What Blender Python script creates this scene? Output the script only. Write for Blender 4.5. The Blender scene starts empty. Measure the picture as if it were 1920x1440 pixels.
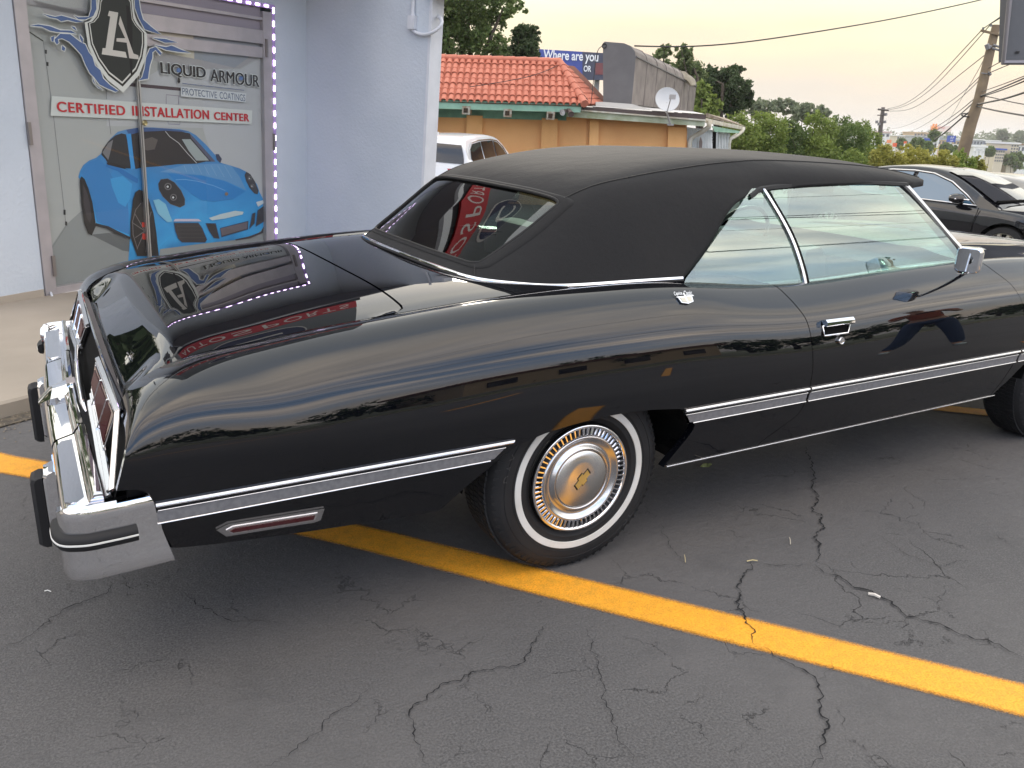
import bpy, bmesh, math, random
import numpy as np
from mathutils import Vector, Matrix
random.seed(7); np.random.seed(7)
SC = bpy.context.scene
COL = SC.collection
rad = math.radians

# ------------------------------------------------------------------ camera
CAM = np.array([-1.5141, -3.0217, 1.5025])
YAW, PITCH, ROLL, FPX = 1.0404, 0.3115, 0.0398, 1530.6
def _axes():
    cy, sy, cp, sp = math.cos(YAW), math.sin(YAW), math.cos(PITCH), math.sin(PITCH)
    f = np.array([cy*cp, sy*cp, -sp]); r = np.array([sy, -cy, 0.0]); u = np.cross(r, f)
    c, s = math.cos(ROLL), math.sin(ROLL)
    return c*r+s*u, -s*r+c*u, f
CR, CU, CF = _axes()
cam = bpy.data.cameras.new('camera'); camo = bpy.data.objects.new('camera', cam); COL.objects.link(camo)
cam.sensor_width = 36; cam.lens = FPX/1920*36; cam.clip_end = 6000; cam.clip_start = 0.05
M = Matrix(((CR[0], CU[0], -CF[0], CAM[0]), (CR[1], CU[1], -CF[1], CAM[1]), (CR[2], CU[2], -CF[2], CAM[2]), (0, 0, 0, 1)))
camo.matrix_world = M
SC.camera = camo

def ray(u, v):
    d = CF + CR*(u-960)/FPX + CU*(720-v)/FPX
    return d/np.linalg.norm(d)
def on_plane(u, v, P0, n):
    d = ray(u, v); t = np.dot(np.array(P0)-CAM, n)/np.dot(d, n)
    return CAM+d*t
def on_axis(u, v, ax, val):
    d = ray(u, v); return CAM+d*((val-CAM[ax])/d[ax])
FH = np.array([CF[0], CF[1], 0]); FH /= np.linalg.norm(FH)      # horizontal viewing direction
RH = np.array([FH[1], -FH[0], 0])
def at(u, v, depth):
    """point seen at photo pixel u, v at that horizontal depth in metres"""
    d = ray(u, v); return CAM+d*(depth/np.dot(d, FH))
GUP = np.array([.024, -.054, .998]); GUP /= np.linalg.norm(GUP)  # the lot slopes: buildings and poles stand along this

# ------------------------------------------------------------------ render look
SC.view_settings.view_transform = 'Standard'; SC.view_settings.look = 'None'
SC.view_settings.gamma = 1; SC.view_settings.exposure = 0.68; SC.view_settings.use_curve_mapping = False
SC.render.engine = 'CYCLES'
SC.cycles.max_bounces = 8; SC.cycles.glossy_bounces = 5; SC.cycles.transmission_bounces = 6; SC.cycles.transparent_max_bounces = 10
SC.cycles.caustics_reflective = False; SC.cycles.caustics_refractive = False
SC.cycles.sample_clamp_indirect = 6.0

# ------------------------------------------------------------------ sky and sun
SUN_EL, SUN_AZ = rad(16), math.atan2(.75, .45)       # low behind the clouds
W = bpy.data.worlds.new('World'); SC.world = W; W.use_nodes = True
nt = W.node_tree; nt.nodes.clear()
def L(nt, a, b): nt.links.new(a, b)
def ramp(nt, fac, stops, interp='LINEAR'):
    r = nt.nodes.new('ShaderNodeValToRGB'); r.color_ramp.interpolation = interp
    e = r.color_ramp.elements
    while len(e) < len(stops): e.new(0.5)
    for i, (p, c) in enumerate(stops):
        e[i].position = p; e[i].color = (c[0], c[1], c[2], 1) if hasattr(c, '__len__') else (c, c, c, 1)
    L(nt, fac, r.inputs[0]); return r.outputs[0]
def mth(nt, op, a, b=None, c=None):
    n = nt.nodes.new('ShaderNodeMath'); n.operation = op
    for i, x in enumerate((a, b, c)):
        if x is None: continue
        if isinstance(x, (int, float)): n.inputs[i].default_value = x
        else: L(nt, x, n.inputs[i])
    return n.outputs[0]
def mix(nt, f, a, b, typ='MIX'):
    n = nt.nodes.new('ShaderNodeMix'); n.data_type = 'RGBA'; n.blend_type = typ
    for s, x in ((n.inputs[0], f), (n.inputs[6], a), (n.inputs[7], b)):
        if isinstance(x, (int, float)): s.default_value = x
        elif hasattr(x, '__len__'): s.default_value = (x[0], x[1], x[2], 1)
        else: L(nt, x, s)
    return n.outputs[2]
sky = nt.nodes.new('ShaderNodeTexSky'); sky.sky_type = 'NISHITA'; sky.sun_disc = False
sky.sun_elevation = SUN_EL; sky.sun_rotation = math.pi/2-SUN_AZ; sky.air_density = 1.4; sky.dust_density = 2.5; sky.ozone_density = 1.0
tc = nt.nodes.new('ShaderNodeTexCoord'); sep = nt.nodes.new('ShaderNodeSeparateXYZ'); L(nt, tc.outputs['Generated'], sep.inputs[0])
zz = mth(nt, 'MAXIMUM', sep.outputs[2], 0.0); den = mth(nt, 'ADD', zz, 0.16)
cmb = nt.nodes.new('ShaderNodeCombineXYZ')
L(nt, mth(nt, 'DIVIDE', sep.outputs[0], den), cmb.inputs[0]); L(nt, mth(nt, 'DIVIDE', sep.outputs[1], den), cmb.inputs[1])
mp = nt.nodes.new('ShaderNodeMapping'); mp.inputs['Rotation'].default_value = (0, 0, rad(25)); mp.inputs['Scale'].default_value = (.55, 1.25, 1); L(nt, cmb.outputs[0], mp.inputs[0])
no = nt.nodes.new('ShaderNodeTexNoise'); no.inputs['Scale'].default_value = .9; no.inputs['Detail'].default_value = 6; no.inputs['Roughness'].default_value = .52; L(nt, mp.outputs[0], no.inputs['Vector'])
no2 = nt.nodes.new('ShaderNodeTexNoise'); no2.inputs['Scale'].default_value = 2.6; no2.inputs['Detail'].default_value = 5; L(nt, mp.outputs[0], no2.inputs['Vector'])
mask = ramp(nt, no.outputs[0], [(.44, 0), (.60, 1)])
# warmth of the clouds follows the side of the sky where the hidden sun stands
dv = nt.nodes.new('ShaderNodeVectorMath'); dv.operation = 'DOT_PRODUCT'; L(nt, tc.outputs['Generated'], dv.inputs[0])
dv.inputs[1].default_value = (.51, .85, .12)
side = ramp(nt, mth(nt, 'MULTIPLY_ADD', dv.outputs['Value'], .5, .5), [(.25, 0), (.82, 1)], 'EASE')
cloud_far = mix(nt, ramp(nt, no2.outputs[0], [(.3, 0), (.7, 1)]), (.95, .95, 1.02), (3.0, 2.55, 2.15))
cloud_sun = mix(nt, ramp(nt, no2.outputs[0], [(.35, 0), (.62, 1)]), (1.25, 1.20, 1.08), (1.75, 1.66, 1.44))
cloud = mix(nt, side, cloud_far, cloud_sun)
blue = mix(nt, side, (.72, 1.0, 1.5), (1.10, 1.14, 1.16))
nis = mix(nt, 1.0, sky.outputs[0], (.10, .10, .10), 'MULTIPLY')
clear = mix(nt, .2, blue, nis)
skyc = mix(nt, mask, clear, cloud)
# the band low over the land: pale grey rising through peach to cream on the sunset side
n3 = nt.nodes.new('ShaderNodeTexNoise'); n3.inputs['Scale'].default_value = 2.2; n3.inputs['Detail'].default_value = 5
mp3 = nt.nodes.new('ShaderNodeMapping'); mp3.inputs['Scale'].default_value = (1, 1, 7); L(nt, tc.outputs['Generated'], mp3.inputs[0]); L(nt, mp3.outputs[0], n3.inputs['Vector'])
zw = mth(nt, 'ADD', zz, mth(nt, 'MULTIPLY_ADD', n3.outputs[0], .16, -.08))
band_sun = ramp(nt, zw, [(0.0, (.56, .51, .44)), (.030, (.60, .53, .44)), (.050, (.70, .57, .43)), (.075, (.74, .63, .44)), (.10, (.76, .71, .50)), (.15, (.80, .77, .60))])
band_far = ramp(nt, zw, [(0.0, (.9, .80, .70)), (.05, (1.4, 1.2, 1.0)), (.11, (1.1, 1.05, 1.05)), (.16, (.9, 1.05, 1.3))])
band = mix(nt, side, band_far, band_sun)
low = ramp(nt, zz, [(.12, 1), (.26, 0)], 'EASE')
skyc = mix(nt, low, skyc, band)
bg = nt.nodes.new('ShaderNodeBackground'); bg.inputs[1].default_value = 1.0
L(nt, skyc, bg.inputs[0]); out = nt.nodes.new('ShaderNodeOutputWorld'); L(nt, bg.outputs[0], out.inputs[0])

sl = bpy.data.lights.new('sun', 'SUN'); sl.energy = 1.0; sl.angle = rad(14); sl.color = (1, .90, .76)
so = bpy.data.objects.new('sun', sl); COL.objects.link(so)
sd = Vector((math.cos(SUN_AZ)*math.cos(SUN_EL), math.sin(SUN_AZ)*math.cos(SUN_EL), math.sin(SUN_EL)))
so.rotation_euler = sd.to_track_quat('Z', 'Y').to_euler(); so.location = (0, 0, 20)

# ------------------------------------------------------------------ materials
MATS = {}
def mat(name, col, rough=.5, metal=0, spec=.5, coat=0, coat_r=.02, trans=0, emit=None, es=1, ior=1.45, aniso=0, bump=None, var=None, sheen=0):
    if name in MATS: return MATS[name]
    m = bpy.data.materials.new(name); m.use_nodes = True; nt = m.node_tree
    b = nt.nodes['Principled BSDF']
    b.inputs['Base Color'].default_value = (*col, 1); b.inputs['Roughness'].default_value = rough
    b.inputs['Metallic'].default_value = metal; b.inputs['Specular IOR Level'].default_value = spec
    b.inputs['Coat Weight'].default_value = coat; b.inputs['Coat Roughness'].default_value = coat_r
    b.inputs['Transmission Weight'].default_value = trans; b.inputs['IOR'].default_value = ior
    b.inputs['Anisotropic'].default_value = aniso; b.inputs['Sheen Weight'].default_value = sheen
    if coat: b.inputs['Coat IOR'].default_value = 1.62
    if emit: b.inputs['Emission Color'].default_value = (*emit, 1); b.inputs['Emission Strength'].default_value = es
    if var or bump:
        t = nt.nodes.new('ShaderNodeTexCoord')
    if var:      # (scale, dark colour) mottling of the thing's own colour
        n = nt.nodes.new('ShaderNodeTexNoise'); n.inputs['Scale'].default_value = var[0]; n.inputs['Detail'].default_value = 6
        L(nt, t.outputs['Object'], n.inputs['Vector'])
        L(nt, mix(nt, ramp(nt, n.outputs[0], [(.35, 0), (.7, 1)]), var[1], col), b.inputs['Base Color'])
    if bump:     # (scale, strength, distance)
        n = nt.nodes.new('ShaderNodeTexNoise'); n.inputs['Scale'].default_value = bump[0]; n.inputs['Detail'].default_value = 4
        L(nt, t.outputs['Object'], n.inputs['Vector'])
        bp = nt.nodes.new('ShaderNodeBump'); bp.inputs['Strength'].default_value = bump[1]; bp.inputs['Distance'].default_value = bump[2]
        L(nt, n.outputs[0], bp.inputs['Height']); L(nt, bp.outputs[0], b.inputs['Normal'])
    MATS[name] = m; return m

paint = mat('black_paint', (.0022, .0026, .0042), .4, 0, .0, 1, .01, bump=(1.7, .03, .01))
chrome = mat('chrome', (.84, .84, .86), .03, 1)
chrome_soft = mat('chrome_soft', (.60, .60, .61), .22, 1)
steel = mat('brushed_steel', (.62, .60, .57), .24, 1, aniso=.7)
rubber = mat('black_rubber', (.012, .012, .013), .62, 0, .4)
tyre_m = mat('tyre_rubber', (.021, .021, .022), .66, 0, .35, bump=(90, .15, .002), var=(9, (.014, .014, .015)))
white_r = mat('whitewall_rubber', (.72, .72, .69), .55, var=(8, (.60, .59, .55)))
dark_m = mat('dark_cavity', (.006, .006, .006), .9, 0, .1)
grey_vinyl = mat('grey_vinyl', (.22, .22, .225), .35, var=(60, (.16, .16, .17)))
redlens = mat('red_lens', (.055, .004, .007), .12, 0, .6, .6)
gold = mat('gold_paint', (.62, .44, .14), .35, .6)
white_vinyl = mat('pale_vinyl', (.62, .66, .62), .5)
teal_vinyl = mat('dash_vinyl', (.30, .36, .35), .45)
carpet = mat('dark_carpet', (.03, .03, .03), .9)
def glass_mat(name, tint, refl_ior=1.52, rough=.0, gcol=(1, 1, 1)):
    """thin pane: clear tinted see-through plus Fresnel mirror, same from every side"""
    if name in MATS: return MATS[name]
    m = bpy.data.materials.new(name); m.use_nodes = True; nt = m.node_tree; nt.nodes.clear()
    o = nt.nodes.new('ShaderNodeOutputMaterial'); tr = nt.nodes.new('ShaderNodeBsdfTransparent'); tr.inputs[0].default_value = (*tint, 1)
    gl = nt.nodes.new('ShaderNodeBsdfGlossy'); gl.inputs['Roughness'].default_value = rough; gl.inputs[0].default_value = (*gcol, 1)
    ge = nt.nodes.new('ShaderNodeNewGeometry'); dp = nt.nodes.new('ShaderNodeVectorMath'); dp.operation = 'DOT_PRODUCT'; L(nt, ge.outputs['Incoming'], dp.inputs[0]); L(nt, ge.outputs['Normal'], dp.inputs[1])
    k = mth(nt, 'POWER', mth(nt, 'SUBTRACT', 1.0, mth(nt, 'ABSOLUTE', dp.outputs['Value'])), 4.2); f0 = 1.6*((refl_ior-1)/(refl_ior+1))**2; fr = mth(nt, 'MULTIPLY_ADD', k, 1-f0, f0)
    mx = nt.nodes.new('ShaderNodeMixShader'); L(nt, fr, mx.inputs[0]); L(nt, tr.outputs[0], mx.inputs[1]); L(nt, gl.outputs[0], mx.inputs[2])
    L(nt, mx.outputs[0], o.inputs[0]); MATS[name] = m; return m
car_glass = glass_mat('green_tint_glass', (.60, .78, .73), 2.2, gcol=(.86, 1.0, .98))
rear_glass = glass_mat('rear_tint_glass', (.22, .26, .25), 1.65)
dark_glass = glass_mat('dark_tint_glass', (.10, .11, .12), 1.6)

def fabric():
    m = bpy.data.materials.new('black_top_fabric'); m.use_nodes = True; nt = m.node_tree; b = nt.nodes['Principled BSDF']
    t = nt.nodes.new('ShaderNodeTexCoord')
    n = nt.nodes.new('ShaderNodeTexNoise'); n.inputs['Scale'].default_value = 420; n.inputs['Detail'].default_value = 2; L(nt, t.outputs['Object'], n.inputs['Vector'])
    n2 = nt.nodes.new('ShaderNodeTexNoise'); n2.inputs['Scale'].default_value = 2.6; n2.inputs['Detail'].default_value = 7; n2.inputs['Roughness'].default_value = .6; L(nt, t.outputs['Object'], n2.inputs['Vector'])
    c = mix(nt, n.outputs[0], (.008, .008, .0085), (.026, .026, .0265))
    c = mix(nt, ramp(nt, n2.outputs[0], [(.45, 0), (.75, .6)]), c, (.024, .023, .022))
    L(nt, c, b.inputs['Base Color']); b.inputs['Roughness'].default_value = .85; b.inputs['Specular IOR Level'].default_value = .18
    b.inputs['Sheen Weight'].default_value = .04; b.inputs['Sheen Roughness'].default_value = .5
    bp = nt.nodes.new('ShaderNodeBump'); bp.inputs['Strength'].default_value = .25; bp.inputs['Distance'].default_value = .0008
    L(nt, n.outputs[0], bp.inputs['Height'])
    bp2 = nt.nodes.new('ShaderNodeBump'); bp2.inputs['Strength'].default_value = .6; bp2.inputs['Distance'].default_value = .016
    L(nt, n2.outputs[0], bp2.inputs['Height']); L(nt, bp.outputs[0], bp2.inputs['Normal']); L(nt, bp2.outputs[0], b.inputs['Normal'])
    return m
fab = fabric()

# ------------------------------------------------------------------ mesh helpers
def link(o, parent=None):
    COL.objects.link(o)
    if parent is not None: o.parent = parent
    return o
def mesh(name, V, F, m, parent=None, smooth=True, sharp=None, loc=None):
    me = bpy.data.meshes.new(name); me.from_pydata([tuple(map(float, v)) for v in V], [], F); me.update()
    if m is not None:
        for x in (m if isinstance(m, (list, tuple)) else [m]): me.materials.append(x)
    if smooth:
        me.shade_smooth()
        if sharp: me.set_sharp_from_angle(angle=rad(sharp))
    o = bpy.data.objects.new(name, me)
    if loc is not None: o.location = loc
    return link(o, parent)
def empty(name, label, cat, group=None, loc=(0, 0, 0)):
    o = bpy.data.objects.new(name, None); COL.objects.link(o); o.location = loc; o.empty_display_size = .2
    o['label'] = label; o['category'] = cat
    if group: o['group'] = group
    return o
def tag(o, label=None, cat=None, group=None, kind=None):
    if label: o['label'] = label
    if cat: o['category'] = cat
    if group: o['group'] = group
    if kind: o['kind'] = kind
    return o
class MB:
    """collects shapes into one mesh"""
    def __init__(s): s.V = []; s.F = []
    def add(s, V, F):
        n = len(s.V); s.V += [tuple(v) for v in V]; s.F += [tuple(i+n for i in f) for f in F]; return s
    def quad(s, a, b, c, d): return s.add([a, b, c, d], [(0, 1, 2, 3)])
    def poly(s, P): return s.add(P, [tuple(range(len(P)))])
    def box(s, lo, hi, ax=None, org=None):
        V = [(x, y, z) for z in (lo[2], hi[2]) for y in (lo[1], hi[1]) for x in (lo[0], hi[0])]
        if ax is not None:
            o = np.zeros(3) if org is None else np.array(org)
            V = [o+v[0]*np.array(ax[0])+v[1]*np.array(ax[1])+v[2]*np.array(ax[2]) for v in V]
        return s.add(V, [(0, 2, 3, 1), (4, 5, 7, 6), (0, 1, 5, 4), (2, 6, 7, 3), (0, 4, 6, 2), (1, 3, 7, 5)])
    def tube(s, P, r, n=8, cap=True, closed=False):
        P = [np.array(p, float) for p in P]; m_ = len(P); V = []; F = []
        up = np.array([0, 0, 1.0])
        for i, p in enumerate(P):
            a = P[(i-1) % m_] if (closed or i > 0) else P[i]; b = P[(i+1) % m_] if (closed or i < m_-1) else P[i]
            t = b-a; t /= (np.linalg.norm(t)+1e-12)
            if abs(np.dot(t, up)) > .95: up = np.array([1.0, 0, 0]) if abs(t[0]) < .9 else np.array([0, 1.0, 0])
            x = np.cross(up, t); x /= np.linalg.norm(x); y = np.cross(t, x); up = y
            rr = r[i] if hasattr(r, '__len__') else r
            for k in range(n):
                a_ = 2*math.pi*k/n; V.append(p+rr*(x*math.cos(a_)+y*math.sin(a_)))
        for i in range(m_ if closed else m_-1):
            for k in range(n):
                j = (i+1) % m_; F.append((i*n+k, i*n+(k+1) % n, j*n+(k+1) % n, j*n+k))
        if cap and not closed: F.append(tuple(range(n))[::-1]); F.append(tuple(range((m_-1)*n, m_*n)))
        return s.add(V, F)
    def grid(s, G, flip=False, closed=False):
        G = np.array(G); a, b = G.shape[:2]; V = G.reshape(-1, 3); F = []
        for i in range(a if closed else a-1):
            for j in range(b-1):
                i2 = (i+1) % a
                f = (i*b+j, i*b+j+1, i2*b+j+1, i2*b+j); F.append(f[::-1] if flip else f)
        return s.add(V, F)
    def lathe(s, prof, c, axis, n=48, a0=0, a1=2*math.pi):
        """prof: (r, h) pairs; axis unit vector"""
        axis = np.array(axis, float); t = np.array([0, 0, 1.0]) if abs(axis[2]) < .9 else np.array([1.0, 0, 0])
        x = np.cross(t, axis); x /= np.linalg.norm(x); y = np.cross(axis, x); full = abs(a1-a0-2*math.pi) < 1e-6
        G = []
        for k in range(n if full else n+1):
            a_ = a0+(a1-a0)*k/n; G.append([np.array(c)+axis*h+r*(x*math.cos(a_)+y*math.sin(a_)) for r, h in prof])
        return s.grid(G, closed=full)
    def build(s, name, m, parent=None, smooth=False, sharp=None, loc=None):
        return mesh(name, s.V, s.F, m, parent, smooth, sharp, loc)
def prism(poly, n_off, base):
    """closed polygon of 3D points extruded by vector"""
    P = [np.array(p) for p in poly]; k = len(P); V = P+[p+np.array(n_off) for p in P]
    F = [tuple(range(k))[::-1], tuple(range(k, 2*k))]+[(i, (i+1) % k, k+(i+1) % k, k+i) for i in range(k)]
    return V, F
def ncs(t, P):
    """natural cubic spline through rows of P at knots t -> function of array"""
    t = np.array(t, float); P = np.array(P, float); P2 = P.reshape(len(t), -1); n = len(t); h = np.diff(t)
    A = np.zeros((n, n)); B = np.zeros_like(P2); A[0, 0] = A[-1, -1] = 1
    for i in range(1, n-1):
        A[i, i-1] = h[i-1]; A[i, i] = 2*(h[i-1]+h[i]); A[i, i+1] = h[i]
        B[i] = 6*((P2[i+1]-P2[i])/h[i]-(P2[i]-P2[i-1])/h[i-1])
    Mx = np.linalg.solve(A, B)
    def f(x):
        x = np.asarray(x, float); sh = x.shape; x = x.ravel(); i = np.clip(np.searchsorted(t, x)-1, 0, n-2); hh = h[i][:, None]
        a = (t[i+1]-x)[:, None]/hh; b = (x-t[i])[:, None]/hh
        r = a*P2[i]+b*P2[i+1]+((a**3-a)*Mx[i]+(b**3-b)*Mx[i+1])*hh**2/6
        return r.reshape(sh+P.shape[1:])
    return f
def sst(x, a, b):
    t = np.clip((np.asarray(x, float)-a)/(b-a), 0, 1); return t*t*(3-2*t)
def font(name, body, m, parent, origin, ex, ey, width=None, height=.1, extrude=.0005, shear=0, bold=0, spacing=1.0):
    """text laid along ex with up ey; origin is its lower left corner"""
    cu = bpy.data.curves.new(name, 'FONT'); cu.body = body; cu.size = 1; cu.extrude = 0; cu.shear = shear; cu.offset = bold; cu.space_character = spacing
    o = bpy.data.objects.new(name, cu); COL.objects.link(o); bpy.context.view_layer.update()
    dg = bpy.context.evaluated_depsgraph_get(); me = bpy.data.meshes.new_from_object(o.evaluated_get(dg)); bpy.data.objects.remove(o)
    co = np.array([v.co[:] for v in me.vertices]); lo = co.min(0); hi = co.max(0)
    sx = (width/(hi[0]-lo[0])) if width else height/(hi[1]-lo[1]); sy = height/(hi[1]-lo[1])
    ex = np.array(ex, float); ey = np.array(ey, float); nz = np.cross(ex, ey)
    for i, v in enumerate(me.vertices):
        c = co[i]; v.co = Vector(np.array(origin)+ex*(c[0]-lo[0])*sx+ey*(c[1]-lo[1])*sy+nz*extrude)
    me.materials.clear(); me.materials.append(m)
    return link(bpy.data.objects.new(name, me), parent)
# ================================================================== ground
def gz(x, y):
    d = (np.asarray(x, float)-CAM[0])*FH[0]+(np.asarray(y, float)-CAM[1])*FH[1]
    a = np.clip(d-7, 0, None); z = -.05*a*a/(a+1.5)
    b = np.clip(d-42, 0, None); z = z-b*.09*np.exp(-np.clip(d-120, 0, None)/60)-np.clip(d-120, 0, 400)*.012
    return np.maximum(z, -17.5)
def asphalt_mat():
    m = bpy.data.materials.new('asphalt'); m.use_nodes = True; nt = m.node_tree; b = nt.nodes['Principled BSDF']
    t = nt.nodes.new('ShaderNodeTexCoord'); P = t.outputs['Object']
    def noise(sc, det=4, ro=.55, src=P):
        n = nt.nodes.new('ShaderNodeTexNoise'); n.inputs['Scale'].default_value = sc; n.inputs['Detail'].default_value = det; n.inputs['Roughness'].default_value = ro; L(nt, src, n.inputs['Vector']); return n
    fine = noise(150, 5, .7); mid = noise(28, 4, .6); big = noise(.55, 4, .6); blot = noise(2.3, 5, .65)
    vo = nt.nodes.new('ShaderNodeTexVoronoi'); vo.inputs['Scale'].default_value = 260; L(nt, P, vo.inputs['Vector'])
    c = mix(nt, ramp(nt, fine.outputs[0], [(.40, 0), (.62, 1)]), (.030, .030, .031), (.135, .131, .130))
    c = mix(nt, ramp(nt, mid.outputs[0], [(.35, 0), (.7, .55)]), c, (.082, .080, .080))
    c = mix(nt, ramp(nt, big.outputs[0], [(.36, 0), (.62, .8)]), c, (.115, .110, .108))
    c = mix(nt, ramp(nt, blot.outputs[0], [(.55, 0), (.8, .5)]), c, (.046, .046, .047))
    grit = ramp(nt, vo.outputs['Distance'], [(.0, 1), (.10, 0)])
    sel = noise(60, 2); c = mix(nt, mth(nt, 'MULTIPLY', grit, ramp(nt, sel.outputs[0], [(.56, 0), (.66, .9)])), c, (.34, .32, .30))
    # old filled cracks: distorted cell borders at two sizes
    def cracks(sc, w, thr):
        dn = noise(sc*3.1, 5, .65); mxv = nt.nodes.new('ShaderNodeMix'); mxv.data_type = 'VECTOR'; mxv.inputs[0].default_value = .10 if sc > 1 else .16
        L(nt, P, mxv.inputs[4]); L(nt, dn.outputs['Color'], mxv.inputs[5])
        v = nt.nodes.new('ShaderNodeTexVoronoi'); v.feature = 'DISTANCE_TO_EDGE'; v.inputs['Scale'].default_value = sc; L(nt, mxv.outputs[1], v.inputs['Vector'])
        ln = ramp(nt, v.outputs['Distance'], [(0, 1), (w, 0)]); s = noise(sc*.9, 3); return mth(nt, 'MULTIPLY', ln, ramp(nt, s.outputs[0], [(thr, 0), (thr+.08, 1)]))
    k1 = cracks(1.9, .0035, .56); k2 = cracks(4.2, .0065, .535)
    k = mth(nt, 'MAXIMUM', k1, mth(nt, 'MULTIPLY', k2, .75))
    c = mix(nt, mth(nt, 'MULTIPLY', k, .7), c, (.010, .010, .011)); L(nt, c, b.inputs['Base Color'])
    L(nt, ramp(nt, mid.outputs[0], [(.3, .62), (.7, .86)]), b.inputs['Roughness']); b.inputs['Specular IOR Level'].default_value = .42
    h = mth(nt, 'MULTIPLY_ADD', fine.outputs[0], .5, mth(nt, 'MULTIPLY_ADD', mid.outputs[0], .8, mth(nt, 'MULTIPLY', k, -2.2)))
    bp = nt.nodes.new('ShaderNodeBump'); bp.inputs['Strength'].default_value = .75; bp.inputs['Distance'].default_value = .007; L(nt, h, bp.inputs['Height']); L(nt, bp.outputs[0], b.inputs['Normal'])
    return m
asphalt = asphalt_mat()
xs = np.unique(np.concatenate([np.linspace(-30, 60, 46), np.linspace(-4, 5, 10)])); ys = np.unique(np.concatenate([np.linspace(-24, 40, 40), np.linspace(-5, 6, 12)]))
mb = MB(); mb.grid([[(x, y, float(gz(x, y))) for y in ys] for x in xs], flip=True); tag(mb.build('ground', asphalt, smooth=True), 'dark cracked asphalt of the sloping car park', kind='structure')
green_land = mat('grass_land', (.20, .21, .15), .9, var=(.02, (.12, .15, .08)))
rr = np.concatenate([np.linspace(25, 60, 5), np.geomspace(75, 4200, 22)]); aa = np.linspace(0, 2*math.pi, 61)
mb = MB(); mb.grid([[(CAM[0]+r*math.cos(a), CAM[1]+r*math.sin(a), float(gz(CAM[0]+r*math.cos(a), CAM[1]+r*math.sin(a)))-.12) for a in aa] for r in rr]); tag(mb.build('terrain', green_land, smooth=True), 'green land falling away to the far treeline', kind='structure')
# grass verge, kerb and road behind the camera
mb = MB(); mb.grid([[(x, y, .06 if y < -14.02 else .03) for y in (-19, -16.5, -14.1, -14)] for x in np.linspace(-30, 60, 10)], flip=True); tag(mb.build('verge', mat('verge_grass', (.12, .13, .05), .9, var=(3, (.07, .09, .03))), smooth=True), kind='structure')
mb = MB(); mb.box((-30, -14.15, 0), (60, -14, .12)); tag(mb.build('kerb', mat('kerb_concrete', (.34, .32, .29), .85, var=(5, (.24, .23, .21)))), kind='structure')

# painted lines
def line_mat():
    m = bpy.data.materials.new('yellow_line_paint'); m.use_nodes = True; nt = m.node_tree; b = nt.nodes['Principled BSDF']; b.inputs['Roughness'].default_value = .6
    t = nt.nodes.new('ShaderNodeTexCoord'); n = nt.nodes.new('ShaderNodeTexNoise'); n.inputs['Scale'].default_value = 26; n.inputs['Detail'].default_value = 6; L(nt, t.outputs['Object'], n.inputs['Vector'])
    n2 = nt.nodes.new('ShaderNodeTexNoise'); n2.inputs['Scale'].default_value = 190; n2.inputs['Detail'].default_value = 3; L(nt, t.outputs['Object'], n2.inputs['Vector'])
    c = mix(nt, ramp(nt, n2.outputs[0], [(.3, 0), (.6, 1)]), (.66, .27, .012), (.95, .42, .03)); c = mix(nt, ramp(nt, n.outputs[0], [(.40, .0), (.72, .35)]), c, (.40, .23, .03))
    L(nt, c, b.inputs['Base Color'])
    # ragged sprayed edge: the coverage thins towards both borders
    at_ = nt.nodes.new('ShaderNodeAttribute'); at_.attribute_name = 'edge'
    e = mth(nt, 'ADD', at_.outputs['Fac'], mth(nt, 'MULTIPLY_ADD', n2.outputs[0], .5, -.25)); a = ramp(nt, e, [(.12, 0), (.40, .45), (.80, 1)]); L(nt, a, b.inputs['Alpha'])
    bp = nt.nodes.new('ShaderNodeBump'); bp.inputs['Strength'].default_value = .5; bp.inputs['Distance'].default_value = .004; L(nt, n2.outputs[0], bp.inputs['Height']); L(nt, bp.outputs[0], b.inputs['Normal'])
    return m
ylm = line_mat()
def ground_line(pts, w, label):
    P = [np.array(p, float) for p in pts]; G = []; E = []
    dist = np.concatenate([[0], np.cumsum([np.linalg.norm(b-a) for a, b in zip(P[:-1], P[1:])])]); n = int(dist[-1]/.12)+2
    for s in np.linspace(0, dist[-1], n):
        c = np.array([np.interp(s, dist, [p[i] for p in P]) for i in (0, 1)]); c2 = np.array([np.interp(s+.05, dist, [p[i] for p in P]) for i in (0, 1)]); c1 = np.array([np.interp(s-.05, dist, [p[i] for p in P]) for i in (0, 1)])
        t = c2-c1; t /= np.linalg.norm(t); nn_ = np.array([-t[1], t[0]]); row = []
        for o in (-.60, -.36, 0, .36, .60):
            q = c+nn_*w*o*1.12; row.append((q[0], q[1], float(gz(*q))+.004)); E.append(0 if abs(o) == .6 else 1)
        G.append(row)
    mb = MB(); mb.grid(G); o = mb.build('painted_line', ylm, smooth=True); o.data.attributes.new('edge', 'FLOAT', 'POINT').data.foreach_set('value', np.array(E, np.float32))
    return tag(o, label, kind='structure')
gpx = lambda u, v: on_axis(u, v, 2, .004)[:2]
ground_line([(-2.6, 1.92), gpx(0, 868), gpx(95, 884), gpx(400, 944), gpx(700, 1012), gpx(1005, 1088), gpx(1920, 1312), gpx(2300, 1400)], .138, 'yellow painted bay line running under the black convertible')
q0, q1 = on_axis(1778, 767, 2, 0)[:2], on_axis(1853, 775, 2, 0)[:2]; dq = (q1-q0)/np.linalg.norm(q1-q0)
ground_line([q0-dq*1.2, q1+dq*2.2], .11, 'yellow painted bay line beside the front wheel')
ground_line([(7.2, -1.0), (10.5, -4.6)], .11, 'yellow painted bay line further along the car park')
ground_line([(5.2, 3.8), (7.9, .9)], .11, 'yellow painted bay line in front of the black saloon car')
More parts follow.
